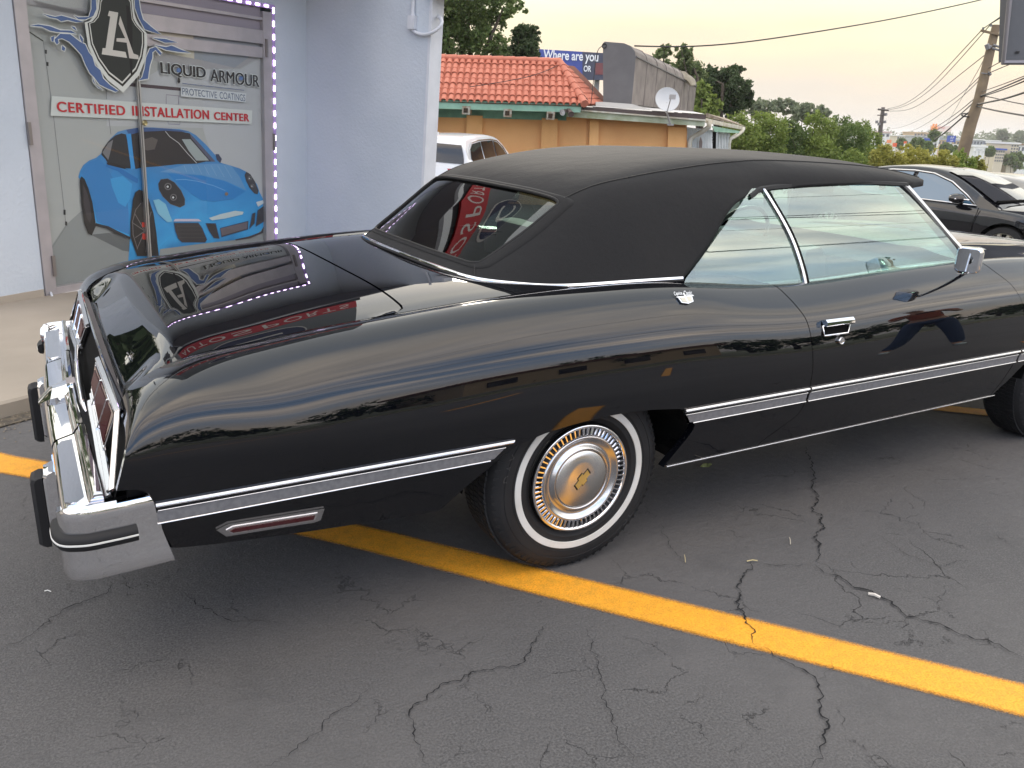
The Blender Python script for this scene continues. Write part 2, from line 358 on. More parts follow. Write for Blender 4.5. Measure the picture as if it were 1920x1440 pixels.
for k in range(3):
    ground_line([(-1.0+3.2*k, -7.2), (1.9+3.2*k, -10.6)], .11, 'yellow painted bay line behind the photographer')
# the long cracks
crack_m = mat('crack_dark', (.009, .009, .010), .95)
def crack(px, w=.009, seed=1):
    rg = random.Random(seed); P = [np.array(gpx(u, v)) for u, v in px]; Q = []
    for a, b in zip(P[:-1], P[1:]):
        L_ = np.linalg.norm(b-a); n = max(2, int(L_/.011)); t = (b-a)/L_; nn_ = np.array([-t[1], t[0]]); o = 0
        for k in range(n):
            o = o*.80+rg.uniform(-.0105, .0105); Q.append(a+(b-a)*k/n+nn_*o*math.sin(math.pi*(k+.5)/n)**.3)
    Q.append(P[-1]); G = []
    for i, q in enumerate(Q):
        t = Q[min(i+1, len(Q)-1)]-Q[max(i-1, 0)]; t /= np.linalg.norm(t)+1e-9; nn_ = np.array([-t[1], t[0]]); ww = w*.62*(.25+1.0*rg.random())*min(1, .25+i/12, .15+(len(Q)-1-i)/14)
        G.append([(*(q-nn_*ww/2), .0062), (*(q+nn_*ww/2), .0062)])
    mb = MB(); mb.grid(G); o = mb.build('asphalt_crack', crack_m); return tag(o, 'dark jagged crack in the asphalt', kind='structure')
crack([(1512, 838), (1525, 890), (1522, 960), (1541, 965), (1530, 1055)], .011, 3); crack([(1530, 1060), (1580, 1085), (1650, 1120), (1700, 1155), (1790, 1185), (1850, 1200), (1925, 1235)], .012, 4)
crack([(1405, 1052), (1393, 1075), (1388, 1120), (1395, 1160), (1410, 1190), (1430, 1215)], .010, 5); crack([(1430, 1215), (1470, 1240), (1533, 1275), (1537, 1330), (1553, 1350), (1535, 1400), (1520, 1440)], .009, 6)
crack([(1405, 1052), (1470, 1058), (1530, 1060)], .006, 7); crack([(210, 1092), (205, 1110), (130, 1140), (60, 1190), (0, 1215)], .007, 8)
crack([(1025, 1170), (985, 1240), (900, 1260), (820, 1290), (770, 1340), (785, 1400), (805, 1440)], .006, 9); crack([(1100, 1180), (1130, 1290), (1170, 1400), (1190, 1440)], .0045, 10)
crack([(330, 1105), (400, 1150), (520, 1170)], .0045, 11); crack([(1240, 985), (1260, 1030), (1290, 1060)], .004, 12); crack([(1560, 1240), (1550, 1275), (1533, 1275)], .004, 13)
crack([(1640, 1000), (1700, 1040), (1760, 1060), (1840, 1050)], .0035, 14); crack([(500, 1440), (560, 1405), (640, 1330), (700, 1290)], .004, 15)
# straws, a leaf and grit
bits = [(1628, 1115, 1650, 1122, .010, (.62, .58, .52), 'pale torn paper scrap lying in the long asphalt crack', 'litter'), (1400, 1054, 1420, 1053, .004, (.5, .42, .22), 'dry straw lying where two asphalt cracks meet', 'straw'),
        (1283, 1042, 1285, 1056, .003, (.5, .42, .25), 'dry straw lying upright to the left of the short crack', 'straw'), (1480, 1009, 1482, 1022, .003, (.55, .5, .4), 'tiny straw on the asphalt left of the long crack', 'straw'), (242, 1045, 258, 1052, .003, (.4, .38, .2), 'thin stalk on the asphalt right of the chrome bumper corner', 'straw'), (84, 1110, 96, 1111, .003, (.7, .7, .66), 'white chip on the asphalt at the far left', 'litter')]
for u0, v0, u1, v1, w, c_, lb, ct in bits:
    a, b = gpx(u0, v0), gpx(u1, v1); mb = MB(); mb.tube([(*a, .008), (*((a+b)/2), .012), (*b, .008)], w/2, 5); tag(mb.build('straw' if ct == 'straw' else 'litter', mat('bit_%s_%d' % (ct, u0), c_, .8)), lb, ct)
lp = gpx(1318, 878); mb = MB(); mb.grid([[(lp[0]+.035*i+.01*random.random(), lp[1]+.022*j*(1-abs(i-.5)), .012+.012*random.random()) for j in (-1, -.5, 0, .5, 1)] for i in (-.6, -.2, .3, .8, 1.2)]); tag(mb.build('fallen_leaf', mat('leaf_dry', (.20, .22, .08), .7)), 'small crumpled leaf on the asphalt under the car sill', 'leaf')

# ================================================================== the shop building
PH = rad(33); FP0 = np.array([-1.4953, 4.1652, .08]); E1 = np.array([math.cos(PH), math.sin(PH), 0]); E1 -= GUP*np.dot(GUP, E1); E1 /= np.linalg.norm(E1)
NF = np.cross(GUP, E1); OUT = -NF                      # OUT points from the facade to the car park
FX = (E1, GUP, OUT)
def FS(s, h, o=0): return FP0+E1*s+GUP*h+OUT*o
def FPp(u, v, o=0): return on_plane(u, v, FP0+OUT*o, NF)
def sh(u, v, o=0): p = FPp(u, v, o)-FP0; return float(p@E1), float(p@GUP)
shop = empty('shop_building', 'pale blue rendered shop with a glazed graphic door bordered by purple lights', 'building')
def stucco(name, col, dark):
    m = mat(name, col, .82, var=(1.1, dark), bump=(38, .5, .008)); return m
wall_m = stucco('pale_blue_render', (.58, .625, .68), (.50, .55, .61)); trim_m = mat('white_trim', (.66, .68, .72), .55, var=(6, (.58, .60, .64)))
alu = mat('mauve_aluminium', (.50, .46, .47), .38, .45, var=(7, (.43, .40, .41))); charcoal = mat('charcoal_panel', (.025, .025, .03), .6)
SR, TOPH = 2.445, 2.285; SC_ = 2.965
def fbox(s0, s1, h0, h1, o0, o1, name, m, par): mb = MB(); mb.box((s0, h0, o0), (s1, h1, o1), ax=FX, org=FP0); return mb.build(name, m, par)
fbox(-.66, -.04, -.7, 3.0, -.25, 0, 'wall', wall_m, shop); fbox(SR+.075, SC_+.2, -.7, 3.0, -.25, 0, 'wall', wall_m, shop); fbox(-.04, SR+.075, TOPH+.05, 3.0, -.25, 0, 'wall', wall_m, shop)
fbox(SC_, SC_+.19, -.7, 2.95, 0, 1.44, 'wing_wall', wall_m, shop); fbox(SC_-.004, SC_+.196, -.7, 2.95, 1.441, 1.47, 'corner_board', trim_m, shop)
fbox(-.66, -.05, -.02, .055, 0, .012, 'skirting', mat('base_strip', (.38, .33, .27), .9), shop)
# dark parapet, pale ribbon, roof edge above
fbox(-.66, 3.25, 3.0, 3.72, -.6, -.02, 'parapet', charcoal, shop); fbox(-.66, 3.25, 3.72, 7.4, -.7, -.10, 'parapet', mat('parapet_grey', (.19, .21, .21), .7), shop)
fbox(-.66, 3.9, 2.95, 3.0, -.2, .95, 'roof_soffit', mat('soffit_grey', (.22, .22, .23), .8), shop); fbox(2.9, 3.3, 2.55, 2.68, 1.40, 1.70, 'roof_fascia', trim_m, shop)
fbox(1.0, 3.9, -.7, 2.9, -6, -.25, 'back_block', wall_m, shop)
mb = MB(); mb.grid([[FS(s, 3.36+.10*math.sin((s+1)*.8)+a, .01+b) for a, b in ((0, 0), (0, .03), (.13, .03), (.13, 0))] for s in np.linspace(-3, 3.2, 40)]); mb.build('pale_ribbon', mat('ribbon_white', (.7, .72, .70), .4), shop, smooth=True, sharp=40)
red_sign = fbox(-.66, 3.10, 3.70, 4.26, -.10, .04, 'sign_board', mat('sign_red', (.50, .012, .02), .35), None); tag(red_sign, 'red sign board lettered AUTOSPORTS above the shop door', 'sign')
font('sign_lettering', 'AUTOSPORTS', mat('sign_cream', (.75, .72, .66), .4), red_sign, FS(-.5, 3.81, .042), E1, GUP, 3.45, .33, .001, spacing=1.25)
navy = mat('navy_paint', (.012, .02, .075), .35); cream = MATS['sign_cream']
def disc(name, s, h, rx, ry, o, m, par, n=40, pts=None):
    P = pts or [(s+rx*math.cos(2*math.pi*k/n), h+ry*math.sin(2*math.pi*k/n)*(1 if math.sin(2*math.pi*k/n) > 0 else 1.25)) for k in range(n)]
    mb = MB(); V, F = prism([FS(a, b, o) for a, b in P], OUT*.012, None); mb.add(V, F); return mb.build(name, m, par)
crest_s = disc('crest_sign', 1.25, 5.35, .82, .66, -.095, cream, None); tag(crest_s, 'navy shield sign with a pale letter C above the red sign', 'sign'); disc('crest_field', 1.25, 5.35, .77, .61, -.08, navy, crest_s); font('crest_letter', 'C', cream, crest_s, FS(.9, 4.95, -.066), E1, GUP, .7, .75, .001)
# door frame
door = empty('glass_door', 'glazed double door covered by a printed picture of a blue sports car', 'door')
fr = lambda *a: fbox(*a[:6], a[6], alu, door)
s_l, s_r = 0.0, SR
fr(-.035, .055, 0, TOPH, -.05, .012, 'frame_post'); fr(SR-.095, SR+.02, 0, TOPH, -.05, .015, 'frame_post')
cs0 = (sh(251, 30)[0]+sh(266, 300)[0])/2
for u_, v0, v1, nm, oo in ((400, 44, 71, 'frame_rail', .012), (400, 78, 99, 'frame_rail', .004), (400, 18, 24, 'frame_rail', .010)):
    h1 = sh(u_, v0)[1]; h0 = sh(u_, v1)[1]; fr(cs0+.02, SR-.095, h0, h1, -.05, oo, nm)
h_t = sh(400, 98)[1]
fbox(cs0+.02, SR-.095, sh(400, 44)[1]+.003, TOPH+.04, -.045, -.02, 'transom_panel', mat('transom_dark', (.30, .27, .31), .3), door)
fr(.055, SR-.095, 0.0, .055, -.05, .014, 'frame_rail'); fbox(-.04, SR+.05, -.05, .0, -.1, .05, 'threshold', mat('threshold_white', (.62, .58, .52), .6), door)
# centre meeting stiles with lock
a = sh(251, 30)[0]; b = sh(266, 300)[0]; cs = (a+b)/2
for ds, w_, o in ((-.012, .008, .012), (.002, .014, .016)): fbox(cs+ds, cs+ds+w_, .055, TOPH, -.01, o, 'meeting_stile', mat('satin_aluminium', (.50, .49, .47), .3, .7), door)
ls, lh = sh(268, 230); mb = MB(); mb.lathe([(.022, .018), (.024, .026), (.018, .034), (.012, .032), (0, .032)], FS(ls, lh, 0), OUT, 20); mb.build('door_lock', mat('brass', (.45, .38, .2), .3, 1), door, smooth=True, sharp=40)
# hinges
for u_, v_ in ((98, 498), (53, 250), (497, 90), (511, 266)):
    s_, h_ = sh(u_, v_); fbox(s_-.012, s_+.012, h_-.08, h_+.08, .012, .028, 'hinge', mat('hinge_metal', (.30, .27, .26), .4, .8), door)
# ---- printed picture, flat print on the glass
pict = empty('door_picture', 'printed window picture of a blue sports car in a garage with LIQUID ARMOUR lettering', 'window graphic')
pc_ = {}
def pm(c):
    k = 'print_%02x%02x%02x' % c
    f = lambda v: ((v/255+.055)/1.055)**2.4 if v > 10 else v/255/12.92
    return mat(k, tuple(min(.85, f(v)*1.0) for v in c), .45)
_o = [0]
def pr(name, px, c, par=None, tr=(0, 0, 1)):
    _o[0] += 1; o = -.027+.00012*_o[0]
    P = [FPp(tr[0]+x/tr[2], tr[1]+y/tr[2], o) for x, y in px]; mb = MB(); mb.poly(P); ob = mb.build(name, pm(c), par or pict)
    return ob
def pline(name, px, w, c, tr=(0, 0, 1), par=None, closed=False):
    """ribbon of given pixel width along a polyline"""
    _o[0] += 1; o = -.027+.00012*_o[0]; P = [np.array(p, float) for p in px]; 
    if closed: P = P+[P[0]]
    G = []
    for i, p in enumerate(P):
        t = P[min(i+1, len(P)-1)]-P[max(i-1, 0)]; t /= np.linalg.norm(t)+1e-9; n_ = np.array([-t[1], t[0]])*w/2*(tr[2]); G.append([FPp(tr[0]+(p+n_)[0]/tr[2], tr[1]+(p+n_)[1]/tr[2], o), FPp(tr[0]+(p-n_)[0]/tr[2], tr[1]+(p-n_)[1]/tr[2], o)])
    mb = MB(); mb.grid(G); return mb.build(name, pm(c), par or pict)
A1 = (0, 0, 6); A2 = (240, 0, 6); A3 = (120, 220, 5.5375); A4 = (260, 220, 5.538)
q = [FS(.05, .05, -.0275), FS(SR-.09, .05, -.0275), FS(SR-.09, h_t, -.0275), FS(cs+.01, h_t, -.0275), FS(cs+.01, TOPH+.04, -.0275), FS(.05, TOPH+.04, -.0275)]; mb = MB(); mb.poly(q); mb.build('print_sheet', pm((176, 176, 172)), pict)
pr('print_ceiling', [(44, 8), (150, 15), (270, 40), (370, 65), (370, 40), (498, 66), (500, 100), (450, 128), (330, 130), (90, 30), (60, 0), (44, 0)], (166, 162, 162)); pr('print_wall', [(300, 130), (450, 130), (506, 100), (512, 370), (495, 378), (400, 300), (380, 240), (200, 236), (200, 170), (240, 165)], (186, 186, 186))
pr('print_ceiling', [(365, 62), (498, 84), (440, 127), (365, 110)], (150, 154, 160)); pr('print_ceiling', [(280, 45), (362, 60), (364, 110), (290, 95)], (205, 196, 178))
pr('print_floor', [(92, 468), (123, 422), (152, 396), (250, 372), (400, 376), (493, 376), (513, 398), (520, 470), (528, 560), (98, 560)], (146, 148, 146)); pr('print_floor', [(170, 440), (250, 432), (290, 450), (300, 480), (230, 470)], (104, 106, 106))
pline('print_line', [(46, 54), (81, 77)], 2.2, (60, 56, 52)); pline('print_line', [(81, 77), (100, 215), (124, 424), (97, 466)], .9, (120, 120, 120)); pline('print_line', [(199, 168), (200, 186)], .9, (120, 120, 120)); pline('print_line', [(204, 221), (208, 252)], .9, (110, 110, 110))
pline('print_line', [(395, 160), (440, 127), (506, 80)], .8, (160, 160, 160))
for x_, y_, w_, h_ in ((84, 93, 4, 8), (87, 116, 4, 8), (119, 393, 4, 10), (122, 415, 4, 8)): pr('print_hinge', [(x_, y_), (x_+w_, y_+.6), (x_+w_, y_+h_), (x_, y_+h_-.5)], (50, 48, 48))
pr('print_band', [(0, 930), (590, 985), (590, 1022), (0, 968)], (78, 62, 66), tr=A2); pline('print_frame', [(430, 1170), (430, 1065), (570, 1078), (570, 1175)], 1.4, (140, 130, 140), tr=A2); pline('print_frame', [(450, 1360), (452, 1395), (585, 1400), (585, 1365)], 1.2, (130, 130, 150), tr=A2)
pr('print_window', [(490, 134), (505, 142), (507, 240), (490, 238)], (128, 134, 146)); pline('print_line', [(497, 140), (499, 238)], 1, (90, 90, 95))
pcar = pict
BODY = [(237, 243), (261, 239), (287, 239), (314, 241), (336, 242), (354, 246), (368, 254), (386, 271), (403, 290), (413, 305), (431, 310), (450, 316), (460, 321), (469, 328), (482, 346), (487, 361), (495, 377), (496, 401), (495, 424), (489, 433), (477, 442), (450, 449), (413, 453), (368, 458), (332, 463), (300, 467), (297, 500), (240, 500), (244, 444), (228, 437), (201, 424), (180, 418), (176, 401), (158, 420), (150, 336), (147, 332), (150, 321), (156, 310), (167, 301), (180, 296), (189, 289), (196, 276), (207, 260), (221, 247)]
pcar_o = pr('print_car', BODY, (46, 138, 205))
_m = bpy.data.materials.new('print_blue_gradient'); _m.use_nodes = True; _t = _m.node_tree; _p = _t.nodes['Principled BSDF']; _p.inputs['Roughness'].default_value = .45; _tcn = _t.nodes.new('ShaderNodeTexCoord'); _sp = _t.nodes.new('ShaderNodeSeparateXYZ'); L(_t, _tcn.outputs['Generated'], _sp.inputs[0])
_nz = _t.nodes.new('ShaderNodeTexNoise'); _nz.inputs['Scale'].default_value = 2.2; _nz.inputs['Detail'].default_value = 3; _nz.inputs['Distortion'].default_value = 1.5; L(_t, _tcn.outputs['Generated'], _nz.inputs['Vector'])
_g = mth(_t, 'ADD', _sp.outputs[2], mth(_t, 'MULTIPLY_ADD', _nz.outputs[0], .7, -.35)); L(_t, ramp(_t, _g, [(.0, (.02, .17, .42)), (.22, (.04, .36, .72)), (.5, (.035, .26, .60)), (.8, (.055, .22, .48)), (1, (.10, .26, .50))]), _p.inputs['Base Color']); pcar_o.data.materials[0] = _m
pr('print_tint', [(152, 322), (165, 305), (186, 298), (200, 312), (215, 340), (222, 372), (240, 380), (243, 440), (182, 416), (172, 370), (160, 335)], (58, 128, 190))
pr('print_tint', [(207, 335), (230, 330), (248, 345), (244, 372), (235, 388), (222, 380), (210, 350)], (66, 156, 214)); pr('print_roof', [(237, 243), (261, 239), (314, 241), (354, 246), (345, 247), (264, 247), (246, 252), (240, 250)], (66, 92, 140))
pr('print_hood', [(215, 568), (480, 490), (830, 480), (960, 500), (1050, 620), (1120, 760), (900, 660), (650, 600), (420, 580)], (98, 150, 196), tr=A4); pr('print_hood', [(300, 585), (650, 606), (900, 665), (1110, 770), (980, 850), (780, 872), (650, 855), (540, 790), (400, 680)], (44, 128, 196), tr=A4)
pline('print_line', [(385, 648), (480, 645), (620, 665), (780, 710), (900, 760)], .7, (140, 190, 225), tr=A4); pline('print_line', [(540, 790), (650, 860), (780, 875), (980, 848)], .6, (28, 96, 160), tr=A4)
for k in range(7): x_ = 470+70*k; pline('print_line', [(x_, 500), (x_+30+8*k, 570+10*k)], .8, (128, 170, 206), tr=A4)
glassc = (48, 46, 48)
pr('print_side_window', [(190, 290), (192, 281), (203, 265), (216, 254), (228, 250), (236, 252), (241, 274), (245, 301), (245, 316), (221, 314), (203, 307), (198, 299)], glassc); pr('print_side_window', [(192, 286), (203, 268), (212, 262), (207, 285), (203, 300)], (120, 118, 120))
pr('print_windscreen', [(246, 252), (264, 247), (311, 245), (341, 247), (356, 250), (372, 267), (390, 287), (404, 303), (386, 303), (368, 307), (332, 308), (296, 312), (267, 314), (254, 317), (250, 292)], (52, 46, 46))
pr('print_windscreen', [(341, 261), (357, 261), (372, 278), (392, 301), (368, 301), (354, 283)], (160, 168, 166)); pr('print_windscreen', [(356, 250), (372, 267), (404, 303), (396, 303), (372, 275), (358, 258)], (92, 90, 108)); pline('print_line', [(310, 246), (318, 256), (335, 268), (352, 288), (369, 306)], 1.2, (190, 190, 188)); pr('print_seat', [(268, 262), (285, 257), (296, 262), (290, 280), (276, 282), (268, 280)], (96, 88, 84))
pr('print_pillar', [(237, 252), (245, 250), (253, 316), (246, 318)], (62, 150, 214))
pr('print_mirror', [(198, 308), (210, 308), (228, 317), (259, 335), (258, 344), (236, 332), (221, 321), (199, 313)], (48, 116, 182)); pr('print_mirror', [(199, 305), (215, 306), (240, 318), (222, 314), (202, 309)], (44, 38, 38)); pr('print_mirror', [(404, 289), (410, 289), (416, 298), (413, 306), (406, 299)], (56, 60, 84))
HL = [(205, 690), (230, 645), (300, 636), (370, 675), (440, 760), (480, 850), (478, 910), (430, 935), (330, 900), (250, 820), (212, 750)]
pr('print_headlight', HL, (52, 48, 50), tr=A4); pline('print_line', HL, .8, (96, 92, 92), tr=A4, closed=True)
HR = [(1100, 600), (1118, 565), (1160, 590), (1210, 670), (1245, 760), (1235, 800), (1200, 790), (1150, 730), (1115, 660)]; pr('print_headlight', HR, (60, 58, 62), tr=A4)
circ = lambda x, y, r: [(x+r*math.cos(k*math.pi/8), y+r*math.sin(k*math.pi/8)) for k in range(16)]
for x, y, r in ((305, 718, 38), (362, 830, 36), (1155, 632, 22), (1180, 712, 20)): pr('print_lamp', circ(x, y, r), (108, 104, 104), tr=A4); pr('print_lamp', circ(x, y, r*.66), (34, 32, 34), tr=A4); pr('print_lamp', circ(x-4, y+2, r*.3), (220, 220, 220), tr=A4)
for P in ([(365, 1095), (620, 1095), (660, 1150), (710, 1270), (690, 1300), (450, 1300), (410, 1260), (380, 1180)], [(695, 1100), (800, 1100), (840, 1260), (780, 1255), (730, 1180)], [(845, 1150), (1140, 1075), (1135, 1165), (860, 1245)], [(1148, 1160), (1180, 1000), (1212, 988), (1205, 1100)], [(1215, 1135), (1235, 965), (1300, 920), (1305, 1080)]):
    pr('print_vent', P, (58, 54, 56), tr=A4); pline('print_line', P, .9, (36, 100, 160), tr=A4, closed=True)
for k in range(4): pline('print_line', [(400, 1130+40*k), (650+12*k, 1130+40*k)], .7, (84, 78, 78), tr=A4)
pr('print_grille', [(850, 1156), (1130, 1086), (1124, 1155), (864, 1232)], (104, 94, 98), tr=A4)
pr('print_lamp_strip', [(360, 1080), (380, 1055), (620, 1055), (655, 1080)], (196, 190, 206), tr=A4); pr('print_highlight', [(730, 1045), (850, 1005), (1000, 970), (1090, 980), (1080, 1008), (900, 1050), (760, 1070)], (190, 205, 205), tr=A4); pr('print_highlight', [(150, 860), (210, 850), (280, 900), (350, 1080), (300, 1090), (200, 1000)], (130, 190, 214), tr=A4); pr('print_highlight', [(1220, 880), (1290, 860), (1300, 890), (1240, 930)], (196, 206, 210), tr=A4)
pr('print_bumper_lip', [(1300, 1130), (1270, 1190), (1150, 1235), (1000, 1268), (1010, 1280), (1160, 1255), (1290, 1200)], (70, 60, 62), tr=A4)
# wheels of the printed car
RWp = [(165, 650), (182, 612), (215, 642), (255, 740), (295, 880), (315, 1000), (325, 1095), (330, 1130), (300, 1200), (288, 1226), (250, 1205), (210, 1100), (180, 900)]; pr('print_tyre', RWp, (42, 38, 38), tr=A3); pr('print_tyre', [(200, 700), (240, 780), (270, 900), (285, 1040), (270, 1100), (235, 1040), (205, 900)], (66, 60, 62), tr=A3)
pr('print_tyre', [(715, 860), (740, 780), (780, 750), (830, 770), (880, 850), (930, 1000), (960, 1200), (985, 1440), (760, 1440), (720, 1330), (690, 1240), (690, 1100)], (40, 36, 36), tr=A3); pr('print_sill', [(330, 1098), (460, 1130), (600, 1200), (690, 1245), (690, 1265), (560, 1215), (440, 1155), (320, 1125)], (48, 46, 50), tr=A3)
for a_, b_ in (((840, 1180), (735, 1000)), ((840, 1180), (705, 1090)), ((840, 1180), (740, 1250)), ((840, 1180), (760, 1360)), ((840, 1180), (820, 880)), ((860, 1190), (850, 1400)), ((850, 1170), (905, 980)), ((800, 890), (745, 960)), ((745, 960), (712, 1080)), ((712, 1080), (718, 1220)), ((718, 1220), (765, 1370))): pline('print_spoke', [a_, b_], 1.5, (112, 104, 104), tr=A3)
for P in ([(808, 1090), (845, 1092), (848, 1140), (812, 1140)], [(815, 1205), (850, 1210), (850, 1270), (812, 1265)]): pr('print_caliper', P, (206, 58, 44), tr=A3)
pr('print_emblem', circ(912, 795, 18), (130, 110, 90), tr=A4)
# shield and splashes
SH = [(985, 260), (1040, 240), (1090, 180), (1112, 100), (1122, 0), (1150, -60), (1300, -110), (1440, -60), (1478, 0), (1490, 130), (1500, 210), (1540, 280), (1622, 370), (1625, 500), (1602, 650), (1540, 800), (1380, 975), (1220, 850), (1100, 680), (1020, 500)]
cxs = np.mean(SH, 0)
sc = lambda P, k: [tuple(cxs+(np.array(p)-cxs)*k) for p in P]
_o[0] += 330
pr('print_shield', sc(SH, 1.10), (206, 208, 200), tr=A1); pr('print_shield', SH, (44, 42, 38), tr=A1); pr('print_shield', sc(SH, .95), (208, 208, 200), tr=A1); pr('print_shield', sc(SH, .915), (42, 45, 42), tr=A1)
pr('print_shield', [(1420, 60), (1450, 70), (1490, 300), (1490, 820), (1470, 840), (1440, 500)], (22, 20, 20), tr=A1); pr('print_letter', [(1228, 122), (1330, 142), (1268, 562), (1412, 585), (1430, 652), (1145, 610), (1155, 540), (1188, 542), (1240, 185), (1213, 178)], (200, 196, 186), tr=A1)
pr('print_letter', [(1352, 178), (1502, 602), (1555, 622), (1562, 668), (1455, 655), (1425, 480), (1310, 466), (1312, 430), (1408, 430), (1335, 270)], (196, 190, 180), tr=A1)
SPL = [(A1, [(615, 440), (680, 380), (790, 385), (900, 470), (960, 500), (1000, 590), (1040, 640), (1070, 740), (1130, 790), (1160, 880), (1230, 950), (1335, 1025), (1300, 1032), (1200, 990), (1120, 950), (1060, 870), (1010, 820), (960, 720), (920, 620), (850, 540), (780, 470), (700, 430), (650, 440), (662, 480), (640, 500), (620, 470)]),
 (A1, [(340, 290), (430, 275), (560, 295), (680, 340), (800, 345), (860, 380), (760, 365), (640, 360), (560, 345), (470, 300)]), (A1, [(480, 155), (620, 190), (690, 175), (780, 200), (940, 245), (860, 250), (760, 225), (690, 240), (640, 210), (560, 195)]),
 (A1, [(830, 170), (880, 195), (1000, 190), (1030, 100), (1030, -30), (1078, -30), (1085, 100), (1050, 180), (960, 220), (880, 215)]), (A1, [(800, 295), (840, 305), (865, 345), (830, 325)]), (A1, [(575, 420), (615, 400), (600, 470), (580, 460)]), (A1, [(700, 510), (735, 540), (725, 575), (695, 560)]), (A1, [(1040, 870), (1075, 950), (1165, 1020), (1110, 990), (1050, 920)]), (A1, [(895, 385), (935, 440), (930, 490), (900, 430)]),
 (A2, [(75, -20), (120, -20), (140, 120), (170, 220), (260, 300), (372, 388), (250, 350), (190, 330), (120, 200), (80, 90)]), (A2, [(275, 425), (430, 440), (560, 478), (420, 480)]), (A2, [(300, 508), (430, 530), (490, 512), (600, 560), (705, 595), (560, 582), (430, 562)]), (A2, [(205, 650), (245, 550), (310, 526), (380, 600), (362, 620), (310, 562), (275, 590), (275, 650), (245, 740), (225, 885), (115, 905), (160, 870), (190, 760)])]
for t_, P in SPL: pline('print_halo', P, 3.4, (212, 214, 208), tr=t_, closed=True)
for t_, P in SPL: pr('print_splash', P, (78, 100, 142), tr=t_)
_o[0] -= 330
pr('print_banner', [(97, 180), (473, 207), (472, 233), (95, 217)], (210, 212, 206))
red = pm((196, 40, 48)); blk = pm((40, 34, 34)); gry = pm((98, 108, 128)); wht = pm((222, 224, 220))
def ptext(body, ll, lr, ul, m, bold=.03, o=.001, name='print_lettering', spacing=1.0, heavy=0):
    if heavy:
        for q_ in (-heavy, heavy): ptext(body, (ll[0]+q_, ll[1]), (lr[0]+q_, lr[1]), (ul[0]+q_, ul[1]), m, bold, o, name, spacing)

    _o[0] += 1; o = -.027+.00012*_o[0]; a, b_, c_ = FPp(*ll, o), FPp(*lr, o), FPp(*ul, o); w = np.linalg.norm(b_-a); h = float((c_-a)@GUP)
    return font(name, body, m, pict, a, (b_-a)/w, GUP, w, h, 0.0, bold=bold, spacing=spacing)
for dx, dy in ((-1.3, 0), (1.3, 0), (0, -1.5), (0, 1.5), (-1, -1), (1, -1), (1, 1), (-1, 1)):
    ptext('LIQUID', (302+dx, 141.5+dy), (386+dx, 150.5+dy), (301+dx, 116+dy), wht, .012); ptext('ARMOUR', (395+dx, 152.5+dy), (486+dx, 163.5+dy), (396+dx, 129+dy), wht, .0)
_o[0] += 6
ptext('LIQUID', (302, 141.5), (386, 150.5), (301, 116), blk, .012, heavy=.6); ptext('ARMOUR', (395, 152.5), (486, 163.5), (396, 129), blk, .0, heavy=.6)
pr('print_drop', circ(570, 790, 26), (92, 120, 168), tr=A2); pr('print_drop', circ(1272, 880, 24), (92, 120, 168), tr=A2); pr('print_drop', [(565, 870), (578, 870), (590, 915), (572, 945), (556, 915)], (40, 34, 34), tr=A2)
pline('print_rule', [(612, 938), (1308, 1015)], 1.2, (92, 104, 134), tr=A2); pr('print_label', [(600, 975), (1330, 1050), (1325, 1150), (595, 1085)], (206, 208, 208), tr=A2)
ptext('PROTECTIVE', (342, 177.5), (407, 184.5), (342, 164.5), gry, .006); ptext('COATINGS', (412, 185), (460, 190), (412, 172), gry, .006)
ptext('CERTIFIED', (108, 209.5), (235, 216.5), (108, 190), red, .012, spacing=1.12, heavy=.55); ptext('INSTALLATION', (249, 217), (392, 224), (249, 198), red, .012, spacing=1.12, heavy=.55); ptext('CENTER', (402, 224.5), (467, 228), (402, 209.5), red, .012, spacing=1.12, heavy=.55)
clear_glass = glass_mat('shop_glass', (.93, .95, .95), 1.35)
mb = MB(); mb.poly([FS(.055, .055, .008), FS(cs-.012, .055, .008), FS(cs-.012, TOPH, .008), FS(.055, TOPH, .008)]); mb.build('door_pane', clear_glass, door); mb = MB(); mb.poly([FS(cs+.02, .055, .0085), FS(SR-.095, .055, .0085), FS(SR-.095, h_t, .0085), FS(cs+.02, h_t, .0085)]); mb.build('door_pane', clear_glass, door)
# LED strip round the opening
led = empty('led_strip', 'strip of purple white lights along the right edge and top of the shop door', 'light strip')
fbox(SR+.022, SR+.06, .02, TOPH+.03, 0, .016, 'strip_channel', mat('glow_tinted_channel', (.42, .30, .58), .4), led); fbox(-.04, SR+.06, TOPH+.032, TOPH+.07, 0, .016, 'strip_channel', mat('glow_tinted_channel', (.42, .30, .58), .4), led)  # purple base colour carries the lamps' glow along the strip
ledm = mat('led_glow', (.9, .85, 1), .4, emit=(.86, .68, 1.0), es=6.5); me0 = None
mb = MB(); mb.box((-.008, -.024, 0), (.008, .024, .006)); 
for k in range(20):
    h = .12+.115*k
    V = [tuple(np.array(v)) for v in mb.V]
    if me0 is None: o = MB().add([E1*v[0]+GUP*v[1]+OUT*v[2] for v in mb.V], mb.F).build('led_lamp', ledm, led, loc=tuple(FS(SR+.041, h, .017))); me0 = o.data
    else: o = link(bpy.data.objects.new('led_lamp', me0), led); o.location = tuple(FS(SR+.041, h, .017))
me1 = None
for k in range(22):
    s_ = .02+.113*k
    if me1 is None: o = MB().add([E1*v[1]+GUP*v[0]+OUT*v[2] for v in mb.V], mb.F).build('led_lamp', ledm, led, loc=tuple(FS(s_, TOPH+.051, .017))); me1 = o.data
    else: o = link(bpy.data.objects.new('led_lamp', me1), led); o.location = tuple(FS(s_, TOPH+.051, .017))
